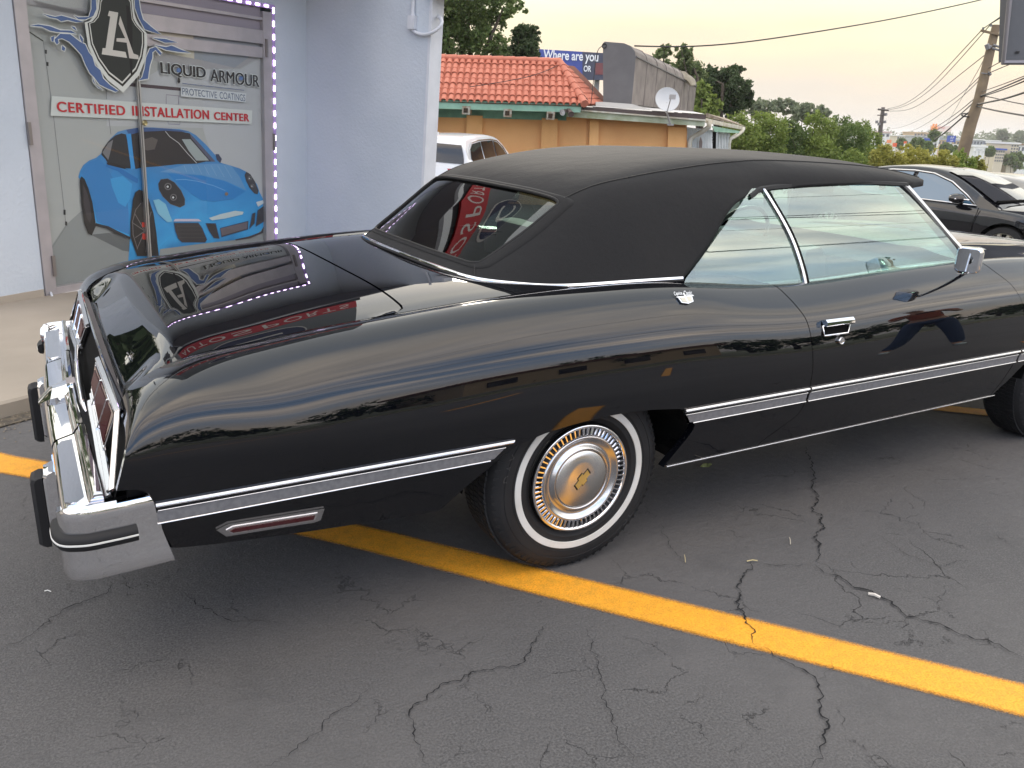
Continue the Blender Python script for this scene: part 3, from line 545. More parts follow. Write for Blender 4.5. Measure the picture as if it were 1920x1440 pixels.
for k, v_ in enumerate((70, 84, 130, 172, 210, 226, 262, 285, 300, 336, 350, 405)):
    c_ = FPp(586, v_, .002); mb = MB(); mb.lathe([(.006, 0), (.005, .004), (0, .005)], c_-E1*.012, OUT, 7); mb.build('wall_fixing', MATS['fix'] if 'fix' in MATS else mat('fix', (.12, .10, .09), .7), shop)
# conduit box on the wing wall
cb = empty('conduit_box', 'white electric conduit box with curved pipe on the shop wing wall', 'conduit')
WP0 = FS(SC_, 0, 0)
def wp(u, v, o=0): return on_plane(u, v, WP0-E1*o, E1)
b0, b1 = wp(769, 30), wp(783, 54); wo = float((b0-WP0)@OUT); wo1 = float((b1-WP0)@OUT); h0 = float((wp(776, 55)-FP0)@GUP); h1 = float((wp(776, 30)-FP0)@GUP); wc = (wo+wo1)/2
box = fbox(SC_-.055, SC_-.001, h0, h1, wc-.035, wc+.035, 'box', trim_m, cb); mb = MB(); mb.tube([FS(SC_-.025, h1, wc), FS(SC_-.025, h1+.7, wc)], .017, 10); mb.tube([FS(SC_-.025, h1, wc), FS(SC_-.025, h1+.02, wc)], .023, 10); mb.build('pipe', trim_m, cb, smooth=True, sharp=40)
ptsb = [FS(SC_-.025, h0, wc)]+[wp(u, v, o_) for u, v, o_ in ((781, 62, .025), (797, 65, .03), (811, 60.5, .03), (822, 53, .02), (828, 44, .0), (827, 36, -.04), (822, 31, -.08))]
mb = MB(); f3 = ncs(np.linspace(0, 1, len(ptsb)), ptsb)(np.linspace(0, 1, 40)); mb.tube(list(f3), .016, 8); mb.build('curved_pipe', trim_m, cb, smooth=True)
# walkway with kerb
wk_m = mat('walkway_concrete', (.36, .31, .25), .85, var=(1.3, (.27, .235, .19)), bump=(40, .3, .004))
pA = on_axis(0, 753, 2, .08); pB = on_axis(72, 737, 2, .08); dk_ = (pB-pA); dk_[2] = 0; dk_ /= np.linalg.norm(dk_); dk_ = np.array([E1[0], E1[1], 0])/np.linalg.norm(E1[:2])*.5+dk_*.5; dk_ /= np.linalg.norm(dk_); nk = np.array([dk_[1], -dk_[0], 0]); K0 = (pA+pB)/2; K0[2] = 0
mb = MB(); rows_ = []
for s_ in np.linspace(-6, 5.5, 24):
    c_ = K0+dk_*s_; rows_.append([tuple(c_+nk*.02+np.array([0, 0, -.15])), tuple(c_+nk*.008+np.array([0, 0, .068])), tuple(c_-nk*.006+np.array([0, 0, .08]))]+[tuple(c_-nk*t+np.array([0, 0, .080])) for t in (.5, 1.5, 3, 5.2)])
mb.grid(rows_); tag(mb.build('pavement', wk_m, smooth=True, sharp=30), 'worn tan concrete walkway in front of the shop', kind='structure')
mb = MB(); tag(mb.add(*prism([K0+dk_*-6+nk*.03+np.array([0, 0, .003]), K0+dk_*5.5+nk*.03+np.array([0, 0, .003]), K0+dk_*5.5+nk*.16+np.array([0, 0, .003]), K0+dk_*-6+nk*.12+np.array([0, 0, .003])], (0, 0, .004), None)).build('gutter_dirt', mat('dirt_debris', (.16, .13, .09), .95, var=(22, (.05, .045, .04)), bump=(60, .8, .01))), kind='stuff')
mb = MB(); _x = np.random.RandomState(5)
for k in range(1100):
    c_ = K0+dk_*_x.uniform(-1.5, 1.2)+nk*abs(_x.normal(0.06, .12)); s_ = _x.uniform(.0015, .0045); e_ = _x.uniform(-1, 1, (5, 2))*s_*.4; mb.add([(c_[0]-s_+e_[0, 0], c_[1]-s_+e_[0, 1], .006), (c_[0]+s_+e_[1, 0], c_[1]-s_*.6+e_[1, 1], .006), (c_[0]+s_*.6, c_[1]+s_+e_[2, 1], .006), (c_[0]-s_, c_[1]+s_*.6+e_[3, 1], .006), (c_[0]+e_[4, 0], c_[1]+e_[4, 1], .007+s_)], [(0, 1, 4), (1, 2, 4), (2, 3, 4), (3, 0, 4)])
tag(mb.build('gravel_crumbs', mat('crumb', (.24, .2, .15), .9)), kind='stuff')
mb = MB(); pcbl = [sh(95, 545), sh(97, 555)]; cA = on_axis(94, 546, 2, .16); mb.tube([FPp(95, 548, .02), FPp(98, 556, .05), FPp(99, 562, .09), FPp(95, 565, .12)], .009, 6); tag(mb.build('cord', trim_m, smooth=True), 'short white cable end hanging at the foot of the door frame', 'cable')
# ================================================================== the black convertible
car = empty('convertible_car', 'glossy black classic convertible with black fabric top and whitewall tyres, parked across a yellow line', 'car')
# stations along the body: nominal x, height of the shoulder crease
ST = np.array([(-1.390, .728), (-1.378, .757), (-1.352, .796), (-1.31, .826), (-1.23, .858), (-1.04, .888), (-.858, .911), (-.632, .933), (-.35, .957),
               (-.137, .969), (.2, .978), (.50, .974), (.75, .951), (1.05, .937), (1.5, .952), (2.0, .968), (2.5, .970), (3.1, .945), (3.7, .905), (4.12, .85)])
def station(x, zt):
    w = float(1-sst(x, -1.39, -1.0)); wd = float(sst(x, .45, .85)); fr = float(sst(x, 3.2, 4.12))
    y0 = .74+.055*wd; y1 = .82+.02*wd
    zb = .70
    P = [(y0, zt-.007+.003*wd), (y1, zt), (.885, zb+(zt-zb)*(.885+.09*w)), (.930, zb+(zt-zb)*(.71+.17*w)), (.965, zb+(zt-zb)*(.51+.19*w)), (.985, zb+(zt-zb)*(.28+.14*w)),
         (.9975, .70 if zt > .75 else .70-.012), (1.003, .64), (1.000, .57), (.990, .49), (.972, .41), (.948, .32)]
    R_ = []
    for y, z in P:
        dx = -max(0., zt-z)*.33*w
        R_.append((x+dx, y-.10*fr*fr, z))
    return R_
SP = np.array([station(*s) for s in ST])                       # stations x features x 3
TT = np.concatenate([[0], np.cumsum(np.hypot(np.diff(ST[:, 0]), np.diff(ST[:, 1])))])
VK = np.array([0, .08, .15, .21, .27, .33, .39, .46, .54, .63, .72, .82])
fT = ncs(TT, SP)
fine_T = np.linspace(0, TT[-1], 900); rows = fT(fine_T)        # 900 x 12 x 3
vv = np.linspace(0, VK[-1], 160)
TAB = ncs(VK, rows.transpose(1, 0, 2))(vv).transpose(1, 0, 2)  # 900 x 160 x 3
def S(T, v):
    """body side surface, bilinear in the fine table"""
    T = np.asarray(T, float); v = np.asarray(v, float)
    a = np.clip(T/TT[-1]*899, 0, 898.999); b = np.clip(v/VK[-1]*159, 0, 158.999); i = a.astype(int); j = b.astype(int); a = (a-i)[..., None]; b = (b-j)[..., None]
    return (TAB[i, j]*(1-a)+TAB[i+1, j]*a)*(1-b)+(TAB[i, j+1]*(1-a)+TAB[i+1, j+1]*a)*b
def TV(x, z):
    """parameters of the body side at given x, z"""
    x = np.asarray(x, float); z = np.asarray(z, float)
    T = np.interp(x, ST[:, 0], TT); v = np.full_like(T, .4)
    for _ in range(14):
        p = S(T, v); px = (S(T+.004, v)-p)/.004; pv = (S(T, v+.004)-p)/.004
        ex = x-p[..., 0]; ez = z-p[..., 2]; det = px[..., 0]*pv[..., 2]-px[..., 2]*pv[..., 0]; det = np.where(np.abs(det) < 1e-6, 1e-6, det)
        T = T+np.clip((ex*pv[..., 2]-ez*pv[..., 0])/det, -.3, .3); v = v+np.clip((px[..., 0]*ez-px[..., 2]*ex)/det, -.12, .12)
        T = np.clip(T, 0, TT[-1]-1e-4); v = np.clip(v, 0, VK[-1]-1e-4)
    return T, v
def on_body(x, z, off=0.0, side=-1):
    T, v = TV(x, z); p = S(T, v); e = 2e-3
    n = np.cross(S(T+e, v)-p, S(T, v+e)-p); n /= np.linalg.norm(n, axis=-1, keepdims=True)+1e-12
    n = np.where(n[..., 1:2] < 0, -n, n)
    p = p+n*off; p = p.copy(); p[..., 1] *= side
    return p
GAPR = np.array([(.372, .33), (.81, .33), (.83, .352), (.990, .449), (1.006, .50), (1.009, .557), (1.004, .65), (.992, .75), (.975, .835), (.94, .90), (.905, .958), (.895, .99)])[1:]
GAPF = np.array([(2.36, .32), (2.40, .40), (2.431, .50), (2.444, .563), (2.43, .70), (2.40, .80), (2.343, .876), (2.27, .93), (2.211, .985)])
def gapx(G, z): return ncs(G[:, 1], G[:, 0])(z) if False else np.interp(z, G[:, 1], G[:, 0])
def smooth_gap(G):
    z = np.linspace(G[0, 1], G[-1, 1], 200); x = np.interp(z, G[:, 1], G[:, 0]); k = np.ones(9)/9
    xs = np.convolve(np.pad(x, 4, 'edge'), k, 'valid'); return np.c_[xs, z]
GAPR, GAPF = smooth_gap(GAPR), smooth_gap(GAPF)
def panel(name, m, xt0, xt1, bottom, left=None, right=None, v0=0.0, nr=64, nc=None, side=-1, parent=car, lip=.022, off=0., top=None):
    """body panel: columns from top line v=v0 down to a bottom outline; left / right optionally follow a gap curve"""
    B = np.array(bottom, float); s = np.concatenate([[0], np.cumsum(np.hypot(*np.diff(B, axis=0).T))]); s /= s[-1]
    if nc is None: nc = 150
    sc = np.linspace(0, 1, nc); bx = np.interp(sc, s, B[:, 0]); bz = np.interp(sc, s, B[:, 1])
    tx = xt0+(xt1-xt0)*np.interp(sc, s, np.maximum.accumulate((B[:, 0]-B[0, 0])/(B[-1, 0]-B[0, 0]+1e-9)))
    tT = np.interp(tx, rows[:, 0, 0], fine_T)
    bT, bv = TV(bx, bz)
    r = np.linspace(0, 1, nr)
    G = np.zeros((nc, nr, 3))
    for j in range(nc):
        v = v0+(bv[j]-v0)*r; T = tT[j]+(bT[j]-tT[j])*r**1.5; p = S(T, v)
        for (gc, wgt) in ((left, 1-sst(sc[j], 0, .3)), (right, sst(sc[j], .7, 1))):
            if gc is None or wgt <= 0: continue
            gx_ = np.interp(p[:, 2], gc[:, 1], gc[:, 0]); xx = p[:, 0]+(gx_-p[:, 0])*wgt
            if wgt < 1: xx = p[:, 0]*(1-wgt)+gx_*wgt
            T = T+(xx-p[:, 0]); T = np.clip(T, 0, TT[-1]-1e-4)
            for _ in range(3): T = np.clip(T+(xx-S(T, v)[:, 0]), 0, TT[-1]-1e-4)
            p = S(T, v)
        G[j] = p
    if lip:      # turn every edge inward so that the shut lines have depth
        def inn(P, d): Q = P.copy(); Q[..., 1] -= d; return Q
        G = np.concatenate([inn(G[:1], lip), G, inn(G[-1:], lip)], 0)
        last = inn(G[:, -1:], lip*1.6); first = G[:, :1].copy(); first[..., 2] -= lip
        G = np.concatenate([first, G, last], 1)
    G[..., 1] *= side
    mb = MB(); mb.grid(G, flip=(side < 0)); o = mb.build(name, m, parent, smooth=True, sharp=50); return o
ARCH = [(-.546, .352), (-.50, .392), (-.455, .432), (-.40, .474), (-.35, .512), (-.29, .545), (-.20, .567), (-.10, .581), (.03, .590), (.15, .591), (.24, .584), (.31, .572), (.37, .552), (.415, .526), (.438, .50), (.442, .483), (.43, .455), (.41, .425), (.375, .372), (.350, .335)]
UNDER = [(.535, .4115), (.50, .4375), (.483, .442), (.455, .43), (.425, .41), (.372, .375), (.335, .350), (.330, .3495)]
QB = [(-1.425, .615), (-1.40, .614), (-1.372, .608), (-1.352, .590), (-1.343, .56), (-1.341, .50), (-1.341, .432), (-1.30, .416), (-1.20, .402), (-.95, .378), (-.70, .360)]+[q_ for q_ in ARCH if q_[0] < .40 and q_[1] > .34 and not (q_[0] > .34 and q_[1] < .5)]+[(.4115, .535), (.50, .535), (.75, .535), (1.004, .535)]
eps = .0028
GR_q = GAPR.copy(); GR_q[:, 0] -= eps; GR_d = GAPR.copy(); GR_d[:, 0] += eps; GF_d = GAPF.copy(); GF_d[:, 0] -= eps; GF_f = GAPF.copy(); GF_f[:, 0] += eps
DB = [(.812+eps, .330), (1.2, .330), (1.8, .330), (2.358, .330)]
AF = 3.04
FB = [(2.366, .330), (2.40, .33), (2.50, .34), (2.56, .40), (2.60, .47), (2.66, .54), (2.75, .60), (2.87, .645), (3.04, .66), (3.22, .645), (3.34, .60), (3.44, .53), (3.50, .44), (3.53, .37), (3.8, .38), (4.10, .40)]
for sd_ in (-1, 1):
    q = panel('quarter_panel', paint, -1.388, .897, QB, right=GR_q, nc=230, nr=72, side=sd_)
    zz_u = np.linspace(.535, .330, 30); G = []
    for z in zz_u:
        xl = float(np.interp(z, [u_[0] for u_ in UNDER[::-1]], [u_[1] for u_ in UNDER[::-1]])); xr = float(np.interp(z, GR_q[:, 1], GR_q[:, 0])); xs_ = np.linspace(xl, xr, 40)
        p_ = on_body(xs_, np.full(40, z), 0, sd_); a_ = p_[:1].copy(); a_[:, 1] -= sd_*.03; b_ = p_[-1:].copy(); b_[:, 1] -= sd_*.02; G.append(np.concatenate([a_, p_, b_], 0))
    l_ = G[-1].copy(); l_[:, 1] -= sd_*.03; G.append(l_)
    mb = MB(); mb.grid(G, flip=(sd_ > 0)); mb.build('lower_quarter', paint, q, smooth=True, sharp=50)
    d = panel('door', paint, .903, 2.206, DB, left=GR_d, right=GF_d, nc=90, side=sd_)
    f_ = panel('front_fender', paint, 2.214, 4.10, FB, left=GF_f, nc=110, side=sd_)
    # dark shell just inside the skin, so that shut lines and openings read black
    for nm, a, b, zb in (('inner_shell', -1.33, -.50, .46), ('inner_shell', -.5, .5, .62), ('inner_shell', .46, 2.5, .36), ('inner_shell', 2.5, 3.6, .70)):
        X = np.linspace(a, b, 24); G = []
        for x in X:
            zt_ = np.interp(x, ST[:, 0], ST[:, 1])-.012; z = np.linspace(zt_, zb, 10)
            p = on_body(np.full(10, x), z, -.026, 1); p[:, 1] *= sd_; G.append(p)
        mb = MB(); mb.grid(G); mb.build(nm, dark_m, car)
    if sd_ < 0: right_door, right_quarter = d, q
# floor pan and sills
mb = MB(); mb.box((-1.28, -.88, .38), (-.52, .88, .42)); mb.box((-.52, -.62, .36), (.42, .62, .42)); mb.box((.42, -.92, .335), (2.42, .92, .37)); mb.box((2.42, -.6, .30), (4.0, .6, .36))
mb.box((-.56, -.64, .40), (-.52, .64, .85)); mb.box((.46, -.84, .36), (.50, .84, .80)); mb.build('floor_pan', dark_m, car)
# wheel houses: a curved liner over each wheel
for sd_ in (-1, 1):
    for cx_, rr in ((0.0, .47), (AF, .44)):
        G = []
        for k in range(25):
            a = math.pi*(.04+.92*k/24); G.append([(cx_+rr*math.cos(a), sd_*.55, .34+rr*.86*math.sin(a)), (cx_+rr*math.cos(a), sd_*.955, .34+rr*.86*math.sin(a))] )
        G = [[(p[0], p[1], min(p[2], .80)) for p in row] for row in G]
        mb = MB(); mb.grid(G); mb.box((cx_-.46, sd_*.56-.01, .36), (cx_+.46, sd_*.56+.01, .8)); mb.build('wheel_house', dark_m, car)

# ---------------- side mouldings: chrome rail, dark groove, grey band, thin chrome rail
def strip(name, m, x0, x1, za, zb, off=.004, thick=.004, par=car, side=-1, n=60, ends=(0, 0), bulge=0.0):
    X = np.linspace(x0, x1, n); K = 5 if bulge else 2
    ZA = np.array([za(x) for x in X]); ZB = np.array([zb(x) for x in X]); cols = [on_body(X, ZA, .0005, side)]
    for k in range(K):
        t = k/(K-1); xs = X+ends[0]*t*np.clip(1-(X-x0)/.05, 0, 1)+ends[1]*t*np.clip(1-(x1-X)/.05, 0, 1)
        cols.append(on_body(xs, ZA+(ZB-ZA)*t, off+bulge*math.sin(math.pi*t), side))
    cols.append(on_body(X+ends[0]*np.clip(1-(X-x0)/.05, 0, 1)+ends[1]*np.clip(1-(x1-X)/.05, 0, 1), ZB, .0005, side)); G = np.stack(cols, 1)
    mb = MB(); mb.grid(G, flip=(side > 0)); mb.V = list(mb.V)
    e0 = list(G[0]); e1 = list(G[-1]); mb.poly(e0); mb.poly(e1[::-1])
    return mb.build(name, m, par, smooth=True, sharp=35)
zt_f = lambda x: .5655; c = lambda v: (lambda x: v)
blackstripe = mat('black_stripe', (.008, .008, .009), .4)
for sd_ in (-1, 1):
    for x0, x1, e, pr in ((-1.342, -.312, (0, -.10), 'q'), (.378, 1.003, (.05, 0), 'q'), (1.013, 2.436, (0, 0), 'd'), (2.449, 2.52, (0, 0), 'f')):
        strip('chrome_rail', chrome_soft, x0, x1, c(.5655), c(.5545), .006, bulge=.004, side=sd_, ends=(0, e[1]*.12))
        strip('rail_groove', blackstripe, x0+.003, x1-.012-(.016 if e[1] else 0), c(.5535), c(.5475), .003, side=sd_)
        strip('chrome_rail', chrome_soft, x0+.004, x1-.003-(.028 if e[1] else 0), c(.5465), c(.5435), .005, bulge=.002, side=sd_)
        strip('vinyl_band', grey_vinyl, x0+(.012 if e[0] else .002), x1-.003-(.03 if e[1] else 0), c(.5425), c(.5110), .0035, side=sd_, ends=(.02 if e[0] else 0, -.035 if e[1] else 0))
        strip('chrome_rail', chrome_soft, x0+(.046 if e[0] else 0), x1-.003-(.078 if e[1] else 0), c(.5105), c(.5055), .005, bulge=.003, side=sd_)
    strip('rocker_trim', chrome_soft, .362, 2.40, c(.3335), c(.3275), .003, side=sd_, bulge=.002)

# ---------------- deck: trunk lid and the panel ahead of it
def zdeck(x, y):
    z0 = np.interp(x, rows[:, 0, 0], rows[:, 0, 2]); return z0+.030*(1-(np.abs(y)/.74)**5)
# lid profile on the centre line (x, z), sharp fold at the rear
def lid_row(yy, n1=34):
    e = abs(yy)/.735
    zc = lambda x: float(zdeck(np.array(x), yy))-.0015
    fx = -1.262+.004*e; fz = zc(-1.262)-.012*(1-e*.2)
    P = []
    for x in np.linspace(-.562, -1.215, n1): P.append((x, zc(x)))
    P += [(-1.236, zc(-1.236)-.002), (-1.250, fz+.006), (fx, fz), (fx-.006, fz-.008)]
    bx, bz = -1.357, .750-.010*e
    for t in (.2, .4, .6, .8): P.append((fx-.006+(bx+.004-fx+.006)*t, fz-.008+(bz+.006-fz+.008)*t-.004*math.sin(math.pi*t)))
    P += [(bx+.004, bz+.006), (bx, bz), (bx+.001, bz-.010), (bx+.02, bz-.016)]
    lift = .034*float(sst(abs(yy), .56, .735))
    return [(x, yy, z+lift*float(sst(-x, 1.235, 1.30))) for x, z in P]
Y = np.concatenate([[-.735], np.linspace(-.73, .73, 61), [.735]])
def corner(yy): # rounded front corners of the lid
    e = max(0., abs(yy)-.69)/.045; return .0+.045*(1-math.sqrt(max(0, 1-min(1, e)**2)))
G = []
for yy in Y:
    row = lid_row(yy); co = corner(yy)
    row = [(x-(co if k == 0 else co*max(0, 1-k/6)), y, z) for k, (x, y, z) in enumerate(row)]
    row = [(row[0][0], row[0][1], row[0][2]-.02)]+row; G.append(row)
G = [[(x, y, z-.02) for x, y, z in G[0]]]+G+[[(x, y, z-.02) for x, y, z in G[-1]]]
mb = MB(); mb.grid(G); lid = mb.build('trunk_lid', paint, car, smooth=True, sharp=38)
# panel between lid and soft top, with arms running forward beside the top
G = []
for yy in np.linspace(-.738, .738, 61):
    x0 = -.555-corner(yy)*1.0
    G.append([(x0, yy, float(zdeck(np.array(x0), yy))-.02)]+[(x, yy, float(zdeck(np.array(x), yy))) for x in np.linspace(x0, .04, 20)])
mb = MB(); mb.grid(G, flip=True); mb.build('rear_deck_panel', paint, car, smooth=True, sharp=38)
for sd_ in (-1, 1):
    G = []
    for x in np.linspace(.03, .93, 30):
        yo = float(np.interp(x, rows[:, 0, 0], rows[:, 0, 1]))-.001
        G.append([(x, sd_*y, float(zdeck(np.array(x), .74))+.0006) for y in np.linspace(.60, yo, 6)])
    mb = MB(); mb.grid(G, flip=(sd_ < 0)); mb.build('deck_side_panel', paint, car, smooth=True)
# dark trough under the lid gap
mb = MB(); G = []
for yy in np.linspace(-.76, .76, 20): G.append([(x, yy, float(zdeck(np.array(x), .74))-.03) for x in np.linspace(-1.22, -.45, 12)])
mb.grid(G, flip=True); mb.build('lid_trough', dark_m, car)

# ---------------- rear face
# side end faces of the quarters, closed by a plate; tail panel with recessed lamps
def tail_x(z, y): return -1.388-.33*max(0, .735-z)-.010*(1-(abs(y)/.95)**2)
mb = MB(); G = []
for y in np.linspace(-.955, .955, 60):
    zt_ = .748 if abs(y) < .74 else .748-.06*((abs(y)-.74)/.215)**1.3
    G.append([(tail_x(z, y)+.012, y, z) for z in np.linspace(zt_, .47, 16)])
mb.grid(G, flip=True); mb.build('tail_panel', dark_m, car, smooth=True)
def tp(y, z, o=0): return np.array([tail_x(z, y)-o, y, z])
def frame_bar(mb, pts, w, h):     # chrome bar following the tail panel: width w in the panel, height h proud
    P = [np.array(p) for p in pts]
    for a, b in zip(P[:-1], P[1:]):
        A = tp(a[0], a[1], 0); B = tp(b[0], b[1], 0); t = B-A; L_ = np.linalg.norm(t); t /= L_
        nrm = np.array([-1, 0, -.3]); nrm /= np.linalg.norm(nrm); s_ = np.cross(t, nrm); s_ /= np.linalg.norm(s_)
        V = []
        for q_, e_ in ((A-t*w*.3, 0), (B+t*w*.3, 1)):
            V += [q_-s_*w/2-nrm*.004, q_-s_*w*.36+nrm*h*.8, q_+nrm*h, q_+s_*w*.36+nrm*h*.8, q_+s_*w/2-nrm*.004]
        mb.add(V, [(i, i+1, i+6, i+5) for i in range(4)]+[(0, 4, 3, 2, 1), (5, 6, 7, 8, 9)])
for sd_ in (-1, 1):
    # lamp outline (|y|, z): tall inboard, tapering to a point at the fender corner
    inner_t, outer_t, out_b, inner_b = (.25, .730), (.80, .744), (.752, .634), (.30, .660)
    L3 = lambda q_: (sd_*q_[0], q_[1])
    lens = MB(); pts = [(.262, .724), (.79, .737), (.747, .641), (.31, .668)]
    poly = [tp(sd_*a, b, .004) for a, b in pts]; V, F = prism(poly, (-.006, 0, 0), None); lens.add(V, F)
    lamp = lens.build('tail_light', redlens, car)
    mb = MB()
    for ring in ([inner_t, outer_t, out_b, inner_b, inner_t],): frame_bar(mb, [L3(q_) for q_ in ring], .010, .010)
    mb.build('lamp_bezel', chrome, lamp)
    mb = MB(); frame_bar(mb, [L3(q_) for q_ in [(.235, .741), (.812, .754), (.955, .603)]], .008, .010)
    frame_bar(mb, [L3(q_) for q_ in [(.30, .644), (.75, .612), (.935, .592)]], .014, .010)
    frame_bar(mb, [L3(q_) for q_ in [(.29, .622), (.76, .586), (.94, .580)]], .007, .012); mb.build('outer_trim', chrome_soft, lamp)
    for k, yy in enumerate((.44, .63)):
        mb = MB(); frame_bar(mb, [L3((yy+.012, .735)), L3((yy-.02, .655-.012*(yy>.5)))], .006, .017); mb.build('lamp_divider', chrome, lamp)
    # fluted ribs moulded in the lens
    mb = MB()
    for k in range(64):
        yy = .29+.0075*k; zt_ = .724+.012*(yy-.26)/.53 if yy < .745 else 0; zb_ = .670-.028*(yy-.31)/.44
        if zt_-zb_ > .02: mb.tube([tp(sd_*yy, zt_-.006, .011), tp(sd_*yy, zb_+.006, .011)], .0011, 5)
    tag(mb.build('lens_ribs', redlens, lamp), kind='stuff') 
mb = MB(); bar_ = [(-1.452, -.34, .604), (-1.456, -.26, .612), (-1.456, -.10, .622), (-1.450, .10, .636), (-1.440, .28, .650)]; mb.tube([np.array(q_) for q_ in bar_], [.003, .0095, .0105, .0105, .009], 10); mb.build('centre_trim', chrome, car, smooth=True)
# surround panel between the lid edge and the lamps, polished black with chrome lip
mb = MB(); G = []
for y in np.linspace(-.78, .78, 40): G.append([(-1.350, y, .742), (-1.368, y, .750), (-1.384, y, .748), (-1.390, y, .738)])
mb.grid(G, flip=True); mb.build('tail_surround', paint, car, smooth=True, sharp=30)
mb = MB(); mb.tube([(-1.387, y, .7485) for y in np.linspace(-.79, .79, 12)], .004, 6); mb.build('chrome_lip', chrome, car)

# ---------------- rear bumper
def smooth_path(P, n=400, k=15):
    P = np.array(P, float); d_ = np.concatenate([[0], np.cumsum(np.hypot(*np.diff(P, axis=0).T))]); q_ = np.linspace(0, d_[-1], n); P = np.c_[np.interp(q_, d_, P[:, 0]), np.interp(q_, d_, P[:, 1])]
    w_ = np.ones(k)/k
    for i in (0, 1): P[:, i] = np.convolve(np.pad(P[:, i], k//2, 'reflect', reflect_type='odd'), w_, 'valid')
    return P
side_sec = [(.030, .500), (.030, .566), (.024, .580), (.014, .587), (.005, .583), (.000, .572), (.000, .55), (.000, .52), (.001, .49), (.001, .46), (.000, .43), (-.002, .405), (.002, .394), (.02, .392)]
back_sec = [(.098, .520), (.097, .592), (.093, .600), (.083, .602), (.077, .598), (.075, .588), (.071, .584), (.067, .580), (.062, .572), (.052, .569), (.020, .560), (.008, .552), (.001, .535), (.000, .50), (.010, .45), (.020, .425), (.020, .395), (.04, .380)]
def sweep(path, sec, name, tipcut=False, shift=0.0, caps=False):
    G = []; n = len(path)
    for i in range(0, n, 3):
        a, b = path[max(0, i-4)], path[min(n-1, i+4)]; t = b-a; t = t/np.linalg.norm(t); inw = np.array([-t[1], t[0]])
        if np.dot(inw, np.array([-.3, 0])-path[i]) < 0: inw = -inw
        s_ = np.hypot(*(path[i]-path[0])); row = []
        for o_, z_ in sec:
            q_ = path[i]+inw*(o_+shift)
            if tipcut and s_ < .14: q_ = q_+np.array([.24*max(0, .50-z_)*(1-s_/.14), 0])   # lower edge sweeps forward at the tip
            e_ = np.hypot(*(path[-1]-path[i])); z2 = min(z_, .538+.05*float(sst(e_, .03, .15))) if tipcut else z_
            row.append((q_[0], q_[1], z2))
        G.append(row)
    mb = MB(); mb.grid(G)
    if caps: mb.poly(G[0]); mb.poly(G[-1][::-1])
    return mb.build(name, chrome, car, smooth=True, sharp=34)
plans = {}
for sd_ in (-1, 1):
    side_plan = smooth_path([(-1.335, .996*sd_), (-1.42, 1.006*sd_), (-1.500, 1.010*sd_), (-1.545, .992*sd_), (-1.558, .955*sd_), (-1.560, .91*sd_), (-1.556, .86*sd_)], 420, 41)
    plans[sd_] = side_plan; sweep(side_plan, side_sec, 'bumper_end', tipcut=True)
    sweep(smooth_path([(-1.550, .955*sd_), (-1.552, .80*sd_), (-1.554, .60*sd_), (-1.556, .435*sd_)], 240, 15), back_sec, 'bumper_wing', caps=True)
sweep(smooth_path([(-1.560, -.43), (-1.564, -.2), (-1.566, 0), (-1.564, .2), (-1.560, .43)], 200, 15), back_sec, 'bumper_bar', caps=True)
# raised stepped panel pressed into each wing
for sd_ in (-1, 1):
    mb = MB(); pts_ = [(-1.493, .47), (-1.493, .90), (-1.512, .925), (-1.538, .905), (-1.541, .50), (-1.530, .47)]; V, F = prism([(x, y*sd_, .566+(x+1.493)*.10) for x, y in pts_], (0, 0, .0045), None); mb.add(V, F); mb.build('wing_panel', chrome, car)
# rubber impact strip with pale line, on each corner
for sgn in (0, 1):
    P = []; P2 = []
    pl_ = plans[1 if sgn == 0 else -1]; L_p = np.linspace(0, 1, len(pl_))
    for s in np.linspace(.16, .93, 44):
        f_ = lambda q_: np.array([np.interp(q_, L_p, pl_[:, 0]), np.interp(q_, L_p, pl_[:, 1])])
        a, b = f_(s-.02), f_(s+.02); c_ = f_(s); t = b-a; t /= np.linalg.norm(t); o_ = np.array([t[1], -t[0]])
        if np.dot(o_, c_-np.array([-.3, 0])) < 0: o_ = -o_
        P.append([(c_[0]+o_[0]*d, c_[1]+o_[1]*d, z) for d, z in ((0, .520), (.012, .516), (.017, .508), (.017, .488), (.012, .480), (0, .476))])
        P2.append([(c_[0]+o_[0]*d, c_[1]+o_[1]*d, z) for d, z in ((.0168, .5000), (.0186, .4992), (.0186, .4955), (.0168, .4947))])
    mb = MB(); mb.grid(P, flip=(sgn == 1)); mb.poly(P[0]); mb.poly(P[-1]); st = mb.build('bumper_strip', rubber, car, smooth=True, sharp=40)
    mb = MB(); mb.grid(P2, flip=(sgn == 1)); mb.build('pale_line', white_r, st)
# guards
for sd_ in (-1, 1):
    yc = sd_*.455
    def gsec(x0, x1, hw, z0, z1, ch):
        P = []
        for z, ins in ((z0, ch), (z0+ch, 0), (z1-ch*1.6, 0), (z1-ch*.4, ch*.5), (z1, ch*1.4)):
            P.append([(x1, yc-hw, z), (x0+ins+.010, yc-hw, z), (x0+ins, yc-hw+.010, z), (x0+ins, yc+hw-.010, z), (x0+ins+.010, yc+hw, z), (x1, yc+hw, z)])
        return P
    mb = MB(); P = gsec(-1.592, -1.53, .046, .262, .487, .014); mb.grid(P, flip=False); mb.poly(P[-1]); mb.poly(P[0][::-1]); g_ = mb.build('bumper_guard', chrome, car, smooth=True, sharp=30)
    mb = MB(); P = gsec(-1.622, -1.590, .040, .250, .470, .010); mb.grid(P); mb.poly(P[-1]); mb.poly(P[0][::-1]); mb.build('rubber_pad', rubber, g_, smooth=True, sharp=30)
